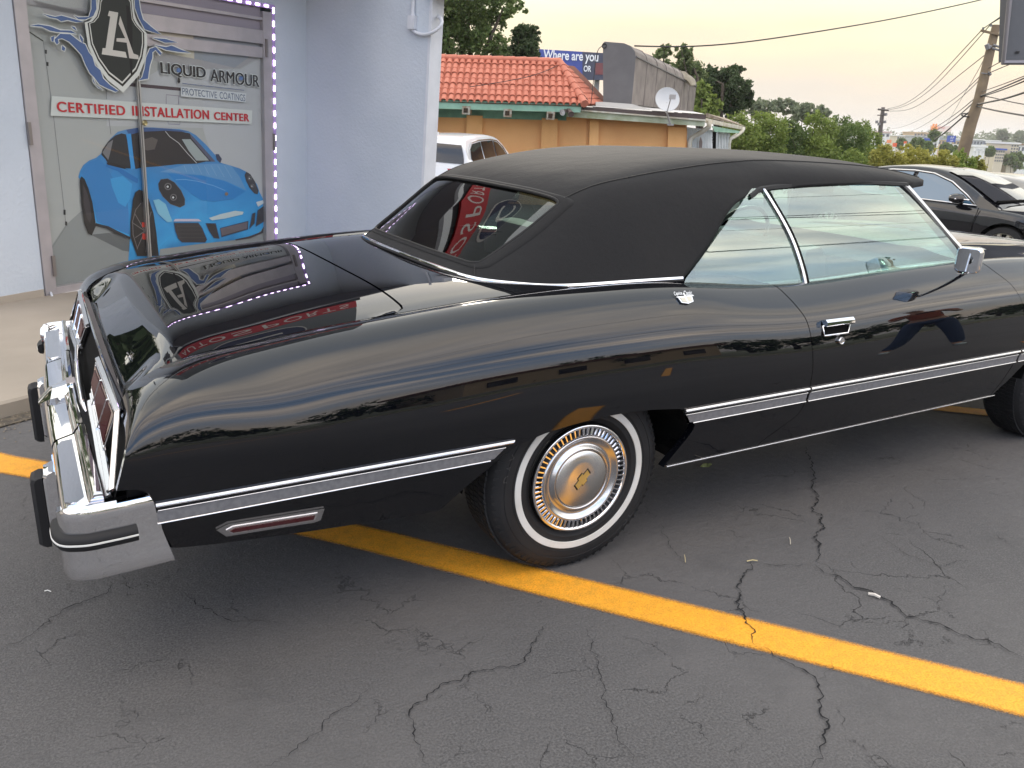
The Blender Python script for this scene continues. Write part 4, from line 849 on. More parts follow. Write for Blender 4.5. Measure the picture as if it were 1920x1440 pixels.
# faceted centre block
mb = MB(); V = [(-1.582, -.03, .545), (-1.582, .03, .545), (-1.545, .075, .573), (-1.50, .085, .585), (-1.475, .05, .604), (-1.475, -.05, .604), (-1.50, -.085, .585), (-1.545, -.075, .573), (-1.535, 0, .592), (-1.500, 0, .600)]
mb.add(V, [(0, 1, 8), (1, 2, 8), (2, 3, 9, 8), (3, 4, 9), (4, 5, 9), (5, 6, 9), (6, 7, 8, 9), (7, 0, 8)]); mb.box((-1.493, -.035, .598), (-1.466, .035, .609)); mb.build('centre_crest', chrome, car, smooth=True, sharp=25)
# dark filler between body and bumper
mb = MB(); mb.box((-1.475, -.93, .40), (-1.36, .93, .568)); mb.box((-1.40, -.955, .41), (-1.345, .955, .60)); mb.build('filler_panel', mat('filler_black', (.008, .008, .009), .35), car)
# licence emblem, keyhole and script on the trunk lid
def lid_pt(y, t, o=.004):   # on the sloping rear of the lid, t 0 top .. 1 bottom
    A = np.array([-1.268, y, .842]); B = np.array([-1.353, y, .732]); n_ = np.array([-.79, 0, .61]); return A+(B-A)*t+n_*o
# ---------------- soft top
uu = np.array([0, .22, .42, .55, .66, .78, .90, 1.0])
Cb = np.array([(-.285, 0, .992), (-.280, .24, .990), (-.262, .44, .986), (-.215, .565, .978), (-.115, .645, .972), (.03, .708, .968), (.25, .765, .978), (.478, .805, .985)])   # base line
Ub = np.array([(.215, 0, 1.322), (.222, .24, 1.319), (.245, .42, 1.311), (.275, .54, 1.302), (.36, .605, 1.296), (.50, .648, 1.290), (.67, .685, 1.280), (.832, .717, 1.266)])     # rear bow
Vb = np.array([(.345, 0, 1.350), (.35, .24, 1.348), (.375, .42, 1.342), (.415, .54, 1.334), (.51, .61, 1.325), (.66, .655, 1.312), (.80, .688, 1.296), (.925, .708, 1.284)])
M0 = np.array([(.78, 0, 1.401), (.78, .24, 1.400), (.80, .43, 1.397), (.84, .55, 1.389), (.89, .612, 1.370), (.95, .662, 1.345), (1.01, .695, 1.320), (1.07, .714, 1.299)])
M1 = np.array([(1.1, 0, 1.415), (1.1, .25, 1.410), (1.12, .45, 1.402), (1.14, .56, 1.392), (1.15, .625, 1.378), (1.17, .672, 1.358), (1.19, .702, 1.332), (1.21, .716, 1.308)])
M2 = np.array([(1.75, 0, 1.400), (1.75, .24, 1.394), (1.74, .43, 1.382), (1.73, .54, 1.370), (1.72, .61, 1.358), (1.73, .655, 1.345), (1.73, .688, 1.330), (1.73, .704, 1.312)])
Hd = np.array([(2.22, 0, 1.345), (2.21, .22, 1.341), (2.17, .42, 1.330), (2.12, .53, 1.322), (2.05, .61, 1.314), (1.95, .65, 1.310), (1.87, .677, 1.306), (1.795, .694, 1.298)])
Mb = (Cb+Ub)/2+np.array([-.018, .0, .018])[None, :]*np.array([1, 1, .9, .5, .2, .2, .1, 0])[:, None]
Mb[:, 1] += np.array([0, .002, .006, .012, .018, .016, .010, .0])
wk = np.array([0, .5, .92, 1.05, 1.45, 1.8, 2.3, 2.8])
TOP = np.stack([Cb, Mb, Ub, Vb, M0, M1, M2, Hd], 0)           # w x u x 3
fw = ncs(wk, TOP); WF = np.linspace(0, 2.8, 300); tw = fw(WF)
UF = np.linspace(0, 1, 160); TT2 = ncs(uu, tw.transpose(1, 0, 2))(UF).transpose(1, 0, 2)
def TP(u, w, off=0.0):
    """point on the soft top; u in -1..1 (negative = near side), w 0..2.8"""
    u = np.asarray(u, float); w = np.asarray(w, float); au = np.abs(u)
    a = np.clip(w/2.8*299, 0, 298.999); b = np.clip(au*159, 0, 158.999); i = a.astype(int); j = b.astype(int); fa = (a-i)[..., None]; fb = (b-j)[..., None]
    p = (TT2[i, j]*(1-fa)+TT2[i+1, j]*fa)*(1-fb)+(TT2[i, j+1]*(1-fa)+TT2[i+1, j+1]*fa)*fb
    if off:
        dw = TT2[np.minimum(i+1, 299), j]-TT2[i, j]; du = TT2[i, np.minimum(j+1, 159)]-TT2[i, j]; n = np.cross(dw, du); n /= np.linalg.norm(n, axis=-1, keepdims=True)+1e-12
        n = np.where(n[..., 2:3] < 0, -n, n); p = p+n*off
    p = p.copy(); p[..., 1] = p[..., 1]*np.where(u < 0, -1, 1); return p
def pu(px, py, box=(-1, 1, 0, 2.8)):
    """u, w of the soft-top point that the photo shows at pixel px, py"""
    U, Wd = np.meshgrid(np.linspace(box[0], box[1], 260), np.linspace(box[2], box[3], 260), indexing='ij'); P = TP(U, Wd)-CAM
    z = P@CF; e = (960+FPX*(P@CR)/z-px)**2+(720-FPX*(P@CU)/z-py)**2+np.linalg.norm(P, axis=-1)*0.0; k = np.unravel_index(np.argmin(e), e.shape); return U[k], Wd[k], e[k]**.5
# rear window outline in (u, w): wider at the top, rounded corners
WB = [(-.478, .105), (-.535, .73), (.535, .73), (.478, .105)]
def rounded(poly, r, n=7):
    P = [np.array(p, float) for p in poly]; out_ = []
    sc = np.array([1.0, .7])
    for i, p in enumerate(P):
        a, b = P[i-1], P[(i+1) % len(P)]; ta = (a-p); tb = (b-p); ra = r*1.0/np.linalg.norm(ta/sc); rb = r/np.linalg.norm(tb/sc)
        A = p+ta*ra; B = p+tb*rb
        for k in range(n+1):
            t = k/n; out_.append((1-t)**2*A+2*t*(1-t)*p+t*t*B)
        # straight run to next
        nx = P[(i+1) % len(P)]; e = nx-p; r2 = r/np.linalg.norm(e/sc); S0 = p+e*r2; S1 = nx-e*r2
        for k in range(1, 16): out_.append(S0+(S1-S0)*k/16)
    return np.array(out_)
win = rounded(WB, .075)
def inside(pt, poly):
    x, y = pt; c_ = False; j_ = len(poly)-1
    for i_ in range(len(poly)):
        if (poly[i_][1] > y) != (poly[j_][1] > y) and x < (poly[j_][0]-poly[i_][0])*(y-poly[i_][1])/(poly[j_][1]-poly[i_][1])+poly[i_][0]: c_ = not c_
        j_ = i_
    return c_
wc_ = np.array([0, .42]); win2 = wc_+(win-wc_)*1.045
mb = MB(); ug, wg = np.linspace(-1, 1, 201), np.concatenate([np.linspace(0, 1.3, 96), np.linspace(1.32, 2.8, 70)])
U, Wd = np.meshgrid(ug, wg, indexing='ij'); G = TP(U, Wd)
# hem: cloth edge turns under
lo_ = G.copy()[:1]; lo_[..., 2] -= .009; lo_[..., 1] += .005; hi_ = G.copy()[-1:]; hi_[..., 2] -= .009; hi_[..., 1] -= .005
fr_ = np.concatenate([lo_, G, hi_], 0); front = fr_[:, -1:].copy(); front[..., 2] -= .022; front[..., 0] += .004
GG = np.concatenate([fr_, front], 1); nb_ = GG.shape[1]; mb.grid(GG); keep = []
for f_i in mb.F:
    i_, j_ = divmod(f_i[0], nb_)
    if 1 <= i_ <= 200 and j_ < 95 and abs(ug[min(i_-1, 200)]) < .62 and wg[j_] < .9 and inside((ug[i_-1]+.005, wg[j_]+.007), win2): continue
    keep.append(f_i)
mb.F = keep
top = mb.build('fabric_top', fab, car, smooth=True)
ring = [wc_+(win-wc_)*k_ for k_ in (.995, 1.0, 1.03, 1.06, 1.095, 1.10)]
mb = MB(); mb.grid(np.stack([TP(r_[:, 0], r_[:, 1], o_) for r_, o_ in zip(ring, (-.012, .0022, .0030, .0030, .0022, -.001))], 1), closed=True); mb.build('window_binding', fab, top, smooth=True)
bm = bmesh.new(); bm.from_mesh(top.data); bmesh.ops.remove_doubles(bm, verts=bm.verts, dist=.0002); bmesh.ops.recalc_face_normals(bm, faces=bm.faces); bm.to_mesh(top.data); bm.free(); top.data.shade_smooth()
md = top.modifiers.new('solid', 'SOLIDIFY'); md.thickness = .004; md.offset = -1
# seams: raised bindings sewn on the cloth
seam_m = mat('seam_binding', (.008, .008, .008), .7)
def seam(UW, r=.0035):
    UW = np.array(UW); t = np.linspace(0, 1, len(UW)); tt = np.linspace(0, 1, 60); q_ = np.c_[np.interp(tt, t, UW[:, 0]), np.interp(tt, t, UW[:, 1])]
    mb = MB(); mb.tube(list(TP(q_[:, 0], q_[:, 1], .001)), r, 6); mb.build('seam', seam_m, top, smooth=True)
for sg in (-1, 1):
    seam([(sg*.585, 1.0), (sg*.60, 1.2), (sg*.60, 1.45), (sg*.57, 1.8), (sg*.56, 2.3), (sg*.56, 2.8)], .003)
    seam([(sg*.53, .74), (sg*.555, .88), (sg*.585, 1.0)], .003)
    seam([(sg*.475, .10), (sg*.53, .0)], .003)
# window gasket and glass
mb = MB(); mb.tube(list(TP(win[:, 0], win[:, 1], .000)), .006, 6, closed=True); mb.build('window_gasket', seam_m, top, smooth=True)
U = []; c_ = np.array([0, .47]); G = []
for p in win: q_ = np.array([c_+(p-c_)*t for t in np.linspace(0.02, 1, 18)]); G.append(TP(q_[:, 0], q_[:, 1], -.008))
mb = MB(); mb.grid(G, closed=True); mb.poly([g[0] for g in G][::-1]); rw = mb.build('rear_window', rear_glass, car, smooth=True)
# bright molding round the base of the top
mb = MB(); B_ = TP(np.linspace(-1, 1, 120), np.zeros(120)); B_[:, 2] += .006
for p in B_:
    pass
out_ = B_.copy()
tg = np.gradient(B_, axis=0); nn = np.c_[tg[:, 1], -tg[:, 0], np.zeros(len(tg))]; nn /= np.linalg.norm(nn, axis=1, keepdims=True)
sg_ = np.where((nn*(B_-np.array([.9, 0, 1]))).sum(1) < 0, -1, 1)[:, None]; nn = nn*sg_
G = [[B_[i]+nn[i]*o_+np.array([0, 0, z]) for o_, z in ((-.003, -.012), (-.002, .001), (.001, .004), (.005, .0035), (.007, .0), (.008, -.010))] for i in range(len(B_))]
mb.grid(G, flip=True); mb.build('top_molding', chrome, car, smooth=True)
mb = MB(); mb.grid([[B_[i]+nn[i]*.009+np.array([0, 0, -.004]), B_[i]+nn[i]*.013+np.array([0, 0, -.05])] for i in range(len(B_))]); mb.build('molding_skirt', rubber, car, smooth=True)
mb = MB(); mb.tube([B_[i]+nn[i]*.011+np.array([0, 0, -.009]) for i in range(len(B_))], .004, 6); mb.build('molding_seal', rubber, car)

# ---------------- side glass
def gl_y(z): t_ = (z-.93)/.37; return -(.830-.080*t_-.045*t_*t_)      # leaning inboard with height
def gp(x, z, off=0, sg=-1): return np.array([x, -sg*(gl_y(z)-off), z])
def pane(name, le, ri, m, sg):
    """curved pane between a left and a right edge, both given as (x, z) from bottom to top"""
    le = np.array(le); ri = np.array(ri); G = []
    for t_ in np.linspace(0, 1, 26):
        zl = le[0, 1]+(le[-1, 1]-le[0, 1])*t_; zr = ri[0, 1]+(ri[-1, 1]-ri[0, 1])*t_; xl = np.interp(zl, le[:, 1], le[:, 0]); xr = np.interp(zr, ri[:, 1], ri[:, 0])
        G.append([gp(xl+(xr-xl)*k, zl+(zr-zl)*k, 0, sg) for k in np.linspace(0, 1, 30)])
    mb = MB(); mb.grid(G); return mb.build(name, m, car, smooth=True)
for sg in (-1, 1):
    pane('quarter_window', [(.455, .93), (.481, .985), (.572, 1.06), (.664, 1.138), (.757, 1.209), (.842, 1.275), (.865, 1.292)], [(1.09, .905), (1.065, 1.0), (1.035, 1.09), (.995, 1.18), (.95, 1.262), (.935, 1.296)], car_glass, sg)
    pane('door_window', [(1.105, .905), (1.078, 1.0), (1.045, 1.09), (1.005, 1.195), (.955, 1.302)], [(2.16, .955), (2.09, 1.03), (1.91, 1.185), (1.765, 1.300)], car_glass, sg)
    P = [(1.100, .905), (1.085, .97), (1.058, 1.05), (1.028, 1.12), (.988, 1.19), (.942, 1.262), (.922, 1.292)]
    f2 = ncs(np.linspace(0, 1, len(P)), P)(np.linspace(0, 1, 30))
    for nm, dx, w_, mm, th in (('window_divider', 0, .020, chrome, .009), ('divider_seal', .022, .009, rubber, .006)):
        G = []
        for x, z in f2:
            G.append([gp(x+dx-w_/2, z, -.001, sg), gp(x+dx-w_/2+.003, z, th, sg), gp(x+dx, z, th*1.25, sg), gp(x+dx+w_/2-.003, z, th, sg), gp(x+dx+w_/2, z, -.001, sg)])
        mb = MB(); mb.grid(G, flip=(sg > 0)); mb.build(nm, mm, car, smooth=True, sharp=40)
    # belt chrome along the door, thin bright line under the quarter glass
    bz = lambda x: float(np.interp(x, rows[:, 0, 0], rows[:, 0, 2]))
    X = np.linspace(1.10, 2.16, 50); G = []
    for x in X:
        z0 = bz(x); y0 = float(np.interp(x, rows[:, 0, 0], rows[:, 0, 1]))
        G.append([(x, sg*(y0-.004), z0-.004), (x, sg*(y0-.004), z0+.009), (x, sg*(y0+.004), z0+.012), (x, sg*(y0+.012), z0+.008), (x, sg*(y0+.016), z0-.003)])
    mb = MB(); mb.grid(G, flip=(sg < 0)); mb.poly(G[0]); mb.build('belt_molding', chrome_soft, car, smooth=True, sharp=50)
    # dark seal rail above the glass
    P = [(.845, 1.262), (.885, 1.280), (.95, 1.294), (1.2, 1.308), (1.5, 1.314), (1.80, 1.304)]
    Q_ = ncs(np.linspace(0, 1, 6), P)(np.linspace(0, 1, 30))
    mb = MB()
    G = [[gp(x, z+a, b, sg) for a, b in ((-.008, -.012), (-.010, .003), (-.005, .009), (.006, .010), (.010, .0))] for x, z in Q_]
    mb.grid(G, flip=(sg > 0)); mb.poly(G[-1]); mb.build('roof_rail_seal', rubber, car, smooth=True, sharp=50)
    # chrome windshield pillar
    P = np.array([(1.760, .702, 1.300), (1.80, .712, 1.272), (1.91, .745, 1.182), (2.02, .775, 1.092), (2.115, .800, 1.018), (2.175, .820, .968)]); Q_ = ncs(np.linspace(0, 1, 6), P)(np.linspace(0, 1, 30))
    for nm, dx, mm, w_ in (('windshield_pillar', .020, chrome_soft, .022), ('pillar_seal', -.004, rubber, .014)):
        G = []
        for x, y, z in Q_:
            G.append([(x+dx-w_*.6, sg*(y-.02), z-w_*.6), (x+dx-w_*.6, sg*(y+.004), z-w_*.5), (x+dx, sg*(y+.012), z), (x+dx+w_*.6, sg*(y+.004), z+w_*.5), (x+dx+w_*.8, sg*(y-.03), z+w_*.6)])
        mb = MB(); mb.grid(G, flip=(sg < 0)); mb.build(nm, mm, car, smooth=True, sharp=45)
# windshield and header
G = []
for t in np.linspace(-1, 1, 25):
    row = []
    for s in np.linspace(0, 1, 10):
        tx = 2.14-.38*abs(t)**2.2; ty = .67*t; tz = 1.300-.01*abs(t); bx = 2.56-.40*abs(t)**2.2; by = .80*t; bz_ = .965
        row.append((bx+(tx-bx)*s, by+(ty-by)*s, bz_+(tz-bz_)*s+.0))
    G.append(row)
mb = MB(); mb.grid(G); mb.build('windshield', car_glass, car, smooth=True)
mb = MB(); mb.tube([(2.15-.40*abs(t)**2.2, .62*t, 1.298-.012*abs(t)) for t in np.linspace(-1, 1, 30)], .014, 8); mb.build('windshield_header', chrome_soft, car, smooth=True)
# hood and cowl
G = []
for y in np.linspace(-.80, .80, 45):
    row = []
    for x in np.linspace(2.17, 4.10, 50):
        ye = float(np.interp(x, rows[:, 0, 0], rows[:, 0, 1])); zz_ = float(np.interp(x, rows[:, 0, 0], rows[:, 0, 2])); t = y/.80
        a = abs(t); z = zz_+.030*(1-a**3)+.012*math.exp(-((a-.72)/.09)**2)
        row.append((x, ye*t, z))
    G.append(row)
mb = MB(); mb.grid(G, flip=True); mb.build('hood', paint, car, smooth=True)
mb = MB(); mb.box((4.06, -.72, .45), (4.11, .72, .86)); mb.build('grille', chrome_soft, car)
mb = MB(); mb.box((4.10, -.98, .36), (4.22, .98, .56)); mb.build('front_bumper', chrome, car)

# ---------------- interior
def seat(x0, x1, y0, y1, zb, name):
    mb = MB(); n = 7
    def cushion(lo, hi, rake=0):
        G = []
        for i in range(13):
            a = -math.pi/2+math.pi*i/12
            G.append([])
        return
    for k in range(n):
        ya = y0+(y1-y0)*k/n; yb = y0+(y1-y0)*(k+1)/n
        # seat squab roll and backrest roll, upholstered pleats
        G = []
        for t in np.linspace(0, 1, 7):
            y = ya+(yb-ya)*t; bu = .012*math.sin(math.pi*t)
            G.append([(x1, y, zb-.16), (x1+.01+bu, y, zb-.02), (x1-.03, y, zb+bu), (x0+.10, y, zb-.015+bu), (x0+.04, y, zb+.02+bu*.5), (x0-.03+bu, y, zb+.25), (x0-.07+bu, y, zb+.43), (x0-.11, y, zb+.47+bu*.4), (x0-.19, y, zb+.46), (x0-.20, y, zb+.1), (x0-.20, y, zb-.16)])
        mb.grid(G)
    return mb.build(name, white_vinyl, car, smooth=True, sharp=60)
seat(.72, 1.16, -.68, .68, .56, 'rear_seat'); seat(1.42, 1.92, -.70, -.06, .58, 'front_seat'); seat(1.42, 1.92, .06, .70, .58, 'front_seat')
G = []
for y in np.linspace(-.76, .76, 12): G.append([(2.02, y, .66), (2.04, y, .80), (2.06, y, .90), (2.14, y, .935), (2.50, y, .955)])
mb = MB(); mb.grid(G, flip=True); mb.build('dashboard', teal_vinyl, car, smooth=True, sharp=30)
for sg in (-1, 1):
    mb = MB(); mb.box((.5, sg*.745-.012, .40), (2.3, sg*.745+.012, .93)); mb.box((1.25, sg*.70-.035, .70), (1.85, sg*.70+.035, .745)); mb.build('door_card', white_vinyl, car)
th = np.linspace(0, 2*math.pi, 41)[:-1]; mb = MB(); ax_ = np.array([-.85, 0, .53]); e1_ = np.array([0, 1., 0]); e2_ = np.cross(ax_, e1_); sc_ = np.array([1.90, .36, .93])
mb.tube([sc_+.19*(e1_*math.cos(a)+e2_*math.sin(a)) for a in th], .011, 7, closed=True)
for a in (0, math.pi): mb.tube([sc_-ax_*.02, sc_+.185*(e1_*math.cos(a)+e2_*math.sin(a))], .010, 6)
mb.tube([sc_+ax_*.01, sc_-ax_*.25], .03, 10); mb.build('steering_wheel', mat('steering_plastic', (.05, .055, .055), .4), car, smooth=True, sharp=40)
mb = MB(); mb.box((.40, -.72, .38), (2.4, .72, .42)); mb.box((-.50, -.66, .80), (.52, .66, .86)); mb.build('cabin_floor', carpet, car)
mb = MB(); mb.box((-.0, .2, 0), (.03, .46, .07), ax=((.99, -.1, 0), (.1, .99, 0), (0, 0, 1)), org=(2.02, -.30, 1.20)); mb.build('inside_mirror', rubber, car)

# ---------------- wheels
def wheel(cx, sg, name='wheel', yo=.925):
    c_ = np.array([cx, sg*yo, .345]); a = np.array([0, sg*1.0, 0]); R_ = .352
    w_ = empty('x', '', ''); bpy.data.objects.remove(w_)
    prof = [(.185, -.20), (.215, -.215), (.27, -.228), (.315, -.222), (.338, -.205), (.3505, -.18), (.352, -.15), (.352, -.075), (.350, -.04), (.341, -.018), (.328, -.006), (.305, .003), (.282, .007), (.262, .0065)]
    t = MB(); t.lathe(prof, c_, a, 96); ty = t.build('wheel', tyre_m, car, smooth=True, sharp=60)
    mb = MB(); mb.lathe([(.262, .0065), (.2610, .0085), (.2385, .0085), (.2375, .0055)], c_, a, 96); mb.build('whitewall', white_r, ty, smooth=True, sharp=40)
    mb = MB(); mb.lathe([(.2375, .0055), (.222, .002), (.2185, .004), (.2165, .0), (.205, -.006), (.199, -.012), (.185, -.05)], c_, a, 96); mb.build('inner_sidewall', tyre_m, ty, smooth=True)
    # tread blocks
    mb = MB(); nb = 110
    for k in range(nb):
        for j, (h0, h1) in enumerate(((-.182, -.146), (-.140, -.112), (-.106, -.078), (-.072, -.036))):
            a0 = 2*math.pi*(k+.13*(j % 2)*2)/nb; a1 = a0+2*math.pi/nb*.72
            if abs(math.sin(a0)) > .999: pass
            P = []
            for r in (.349, .3565 if j in (1, 2) else .3555):
                for aa, hh in ((a0, h0), (a1, h0+.004), (a1, h1+.004), (a0, h1)):
                    P.append(c_+a*hh+r*np.array([math.cos(aa), 0, math.sin(aa)]))
            mb.add(P, [(4, 5, 6, 7), (0, 1, 5, 4), (1, 2, 6, 5), (2, 3, 7, 6), (3, 0, 4, 7)])
    tag(mb.build('tread_blocks', tyre_m, ty), kind='stuff')
    # side-wall rings and scallops at the shoulder
    mb = MB()
    for r, h in ((.300, .0045), (.2705, .0075)): mb.lathe([(r-.0012, h-.001), (r, h+.0012), (r+.0012, h-.001)], c_, a, 96)
    for k in range(72):
        a0 = 2*math.pi*k/72; P = []
        for hh in (0.0, .003):
            for aa, r in ((a0, .322), (a0+.035, .322), (a0+.03, .340), (a0+.005, .340)): P.append(c_+a*(hh-.004-.55*(r-.322))+r*np.array([math.cos(aa), 0, math.sin(aa)]))
        mb.add(P, [(4, 5, 6, 7), (0, 1, 5, 4), (1, 2, 6, 5), (2, 3, 7, 6), (3, 0, 4, 7)])
    tag(mb.build('sidewall_relief', tyre_m, ty, smooth=False), kind='stuff')
    # wheel rim behind the cover
    mb = MB(); mb.lathe([(.199, -.010), (.196, -.004), (.190, -.012), (.16, -.05), (.0, -.05)], c_, a, 64); mb.build('rim', mat('rim_black', (.01, .01, .01), .35), ty, smooth=True, sharp=40)
    # cover: outer ring, fluted band with slots, dished ring, brushed disc
    cv = MB(); cv.lathe([(.1935, -.004), (.1955, .004), (.1945, .0105), (.190, .013), (.186, .0115), (.1835, .006)], c_, a, 96)
    cov = cv.build('wheel_cover', chrome, ty, smooth=True, sharp=50)
    mb = MB(); mb.lathe([(.1835, .006), (.180, -.006), (.160, -.006), (.157, .004)], c_, a, 96); mb.build('slot_recess', mat('slot_dark', (.02, .02, .022), .5), cov, smooth=True)
    fin = []; nf = 60
    for k in range(nf):
        a0 = 2*math.pi*k/nf; hw = 2*math.pi/nf*.27; P = []
        for r, h in ((.184, .0062), (.158, .0058)):
            for da, dh in ((-hw, -.006), (-hw*.5, .0018), (hw*.5, .0018), (hw, -.006)):
                P.append(c_+a*(h+dh)+r*np.array([math.cos(a0+da), 0, math.sin(a0+da)]))
        fin.append((P, [(0, 1, 5, 4), (1, 2, 6, 5), (2, 3, 7, 6)]))
    P0, F0 = fin[0]; cen = c_
    me0 = None
    for k in range(nf):
        m_ = MB(); P, F = fin[k]
        if me0 is None:
            loc = [np.array(p)-cen for p in fin[0][0]]; m_.add(loc, F); o = m_.build('cover_fin', chrome, cov, loc=tuple(cen)); me0 = o.data
        else:
            o = bpy.data.objects.new('cover_fin', me0); o.location = tuple(cen); o.rotation_euler = (0, -2*math.pi*k/nf, 0); link(o, cov)
    mb = MB(); mb.lathe([(.158, .003), (.155, .012), (.150, .0135), (.146, .010), (.136, .002), (.126, -.002), (.120, .002), (.113, .012), (.1095, .014), (.106, .010), (.1045, .002)], c_, a, 96); mb.build('dished_ring', chrome_soft, cov, smooth=True)
    mb = MB(); mb.lathe([(.1045, .002), (.103, .010), (.100, .0125), (.05, .015), (.0005, .0155)], c_, a, 96)
    dk = mb.build('centre_disc', disc_m, cov, smooth=True, sharp=60)
    # small emblem: a slanted bar with a wide middle
    ex = np.array([1., 0, 0]); ez = np.array([0, 0, 1.])
    an = rad(46); ex, ez = ex*math.cos(an)+ez*math.sin(an), -ex*math.sin(an)+ez*math.cos(an)
    bow = [(-.030, -.0085), (-.0095, -.0085), (-.0120, -.0150), (.0075, -.0150), (.0095, -.0085), (.027, -.0085), (.031, .0085), (.0105, .0085), (.0125, .0150), (-.0075, .0150), (-.0095, .0085), (-.027, .0085)]
    for s_, h, m2, nm in ((1.18, .0165, blackstripe, 'emblem_outline'), (1.0, .0185, gold, 'emblem')):
        P = [c_+a*(h-.004)+ex*x*s_*1.15+ez*z*s_*1.15 for x, z in bow]; V, F = prism(P, a*.004, None); m_ = MB(); m_.add(V, F); m_.build(nm, m2, dk)
    return ty
dm = bpy.data.materials.new('spun_disc'); dm.use_nodes = True; nt2 = dm.node_tree; b = nt2.nodes['Principled BSDF']; b.inputs['Metallic'].default_value = 1; b.inputs['Roughness'].default_value = .22
b.inputs['Base Color'].default_value = (.70, .68, .65, 1); b.inputs['Anisotropic'].default_value = .85
tn = nt2.nodes.new('ShaderNodeTangent'); tn.direction_type = 'RADIAL'; tn.axis = 'Y'; L(nt2, tn.outputs[0], b.inputs['Tangent'])
disc_m = dm
def recenter(o, c):     # put an object's origin at its own centre, keeping it where it is
    c = Vector(c); d = c-o.location
    o.data.transform(Matrix.Translation(-d)); o.location = o.location+d
    return o
for cx_, sg in ((0, -1), (0, 1), (AF, -1), (AF, 1)):
    ty = wheel(cx_, sg)
    for o in list(bpy.data.objects):
        if o.name.startswith('centre_disc') and o.parent and o.parent.parent == ty: 
            recenter(o, (cx_, sg*.925, .345))
            for ch in o.children: ch.location = ch.location-Vector((cx_, sg*.925, .345))
# raised letters on the near rear tyre
def tyre_text(txt, a_mid, r, hgt, flip=False):
    c_ = np.array([0, -.9195, .345])
    for i, chh in enumerate(txt):
        a_ = a_mid-(i-(len(txt)-1)/2)*.125*(-1 if flip else 1)
        er = np.array([math.cos(a_), 0, math.sin(a_)]); et = np.array([math.sin(a_), 0, -math.cos(a_)])
        if flip: er, et = -er, -et
        o = c_+np.array([0, -.0088, 0])+(r if not flip else -(r))*er-et*.012-er*hgt/2
        if flip: o = c_+np.array([0, -.0088, 0])-r*er-et*.012-er*hgt/2
        font('tyre_letter', chh, mat('letter_rubber', (.035, .035, .036), .5), near_tyre, o, et, er, .026, hgt, .0015)
near_tyre = [o for o in bpy.data.objects if o.name.startswith('wheel') and o.type == 'MESH' and o.parent == car][0]
tyre_text('DAY', rad(163), .292, .034); tyre_text('SE', rad(-42), .292, .034, True)

# ---------------- handle, lock, mirror, badges, marker
mb = MB(); P = on_body(np.linspace(1.045, 1.215, 9), np.full(9, .806), 0, -1)
def hrow(z, off): return on_body(np.linspace(1.055, 1.212, 9), np.full(9, z), off, -1)
G = np.stack([hrow(.818, .0), hrow(.816, .022), hrow(.806, .028), hrow(.797, .026), hrow(.794, .020), hrow(.795, .010)], 1); mb.grid(G)
mb.poly(G[0]); mb.poly(G[-1][::-1]); hd = mb.build('door_handle', chrome, car, smooth=True, sharp=35)
mb = MB(); G = np.stack([hrow(.797, .001), hrow(.797, .0012), hrow(.764, .0012), hrow(.764, .001)], 1)[:-1]; mb.grid(G); mb.build('handle_recess', dark_m, hd)
mb = MB(); a = on_body(np.array([1.055, 1.055, 1.19, 1.208]), np.array([.80, .762, .762, .80]), .005, -1); mb.tube(list(a), .0045, 6); mb.build('recess_rim', chrome, hd, smooth=True)
lk = on_body(np.array([1.150]), np.array([.737]), 0, -1)[0]; mb = MB(); mb.lathe([(.015, 0), (.0155, .008), (.013, .012), (.010, .011), (.0, .011)], lk, (0, -1, .1), 24); mb.build('door_lock', chrome, car, smooth=True, sharp=40)
# outside mirror
mc = on_axis(1818, 487, 1, -1.03); mx_ = np.array([-.965, -.26, -.02]); mx_ /= np.linalg.norm(mx_); my_ = np.cross(np.array([0, 0, 1.]), mx_); my_ /= np.linalg.norm(my_); mz_ = np.cross(mx_, my_)
def rrect(w, h, r, n=5):
    P = []
    for cx_, cy_, a0 in ((w-r, h-r, 0), (-w+r, h-r, 90), (-w+r, -h+r, 180), (w-r, -h+r, 270)):
        for k in range(n+1): a = rad(a0+90*k/n); P.append((cx_+r*math.cos(a), cy_+r*math.sin(a)))
    return P
RR = lambda w, h, r, d: [mc+my_*a+mz_*b_+mx_*d for a, b_ in rrect(w, h, r)]
mb = MB(); G = [RR(.042, .047, .015, .026), RR(.047, .052, .018, .024), RR(.049, .054, .020, .0), RR(.046, .049, .020, -.018), RR(.034, .034, .018, -.038), RR(.02, .015, .01, -.056)]
mb.grid(np.array(G).transpose(1, 0, 2), closed=True, flip=True); mb.poly(G[-1]); mir = mb.build('side_mirror', chrome, car, smooth=True, sharp=40)
mb = MB(); mb.poly(RR(.042, .047, .015, .0235)); mb.build('mirror_glass', mat('mirror_silver', (.62, .66, .70), .01, 1), mir)
ft = on_body(np.array([on_axis(1815, 519, 1, -.89)[0]]), np.array([.945]), 0, -1)[0]; mb = MB(); mb.tube([mc-mz_*.05-mx_*.02, mc-mz_*.066-mx_*.015+np.array([0, .02, 0]), ft+np.array([0, -.02, .012])], [.008, .007, .009], 8)
G = []
for k in range(14):
    a = 2*math.pi*k/14; G.append([ft+np.array([.055*math.cos(a), .0, 0])*s_+np.array([0, .020*math.sin(a)*s_, -.022*math.sin(a)*s_])+np.array([0, -h_*.6, h_]) for s_, h_ in ((1, -.004), (.95, .008), (.6, .016), (.1, .018))])
mb.grid(G, closed=True); mb.build('mirror_foot', chrome, mir, smooth=True, sharp=50)
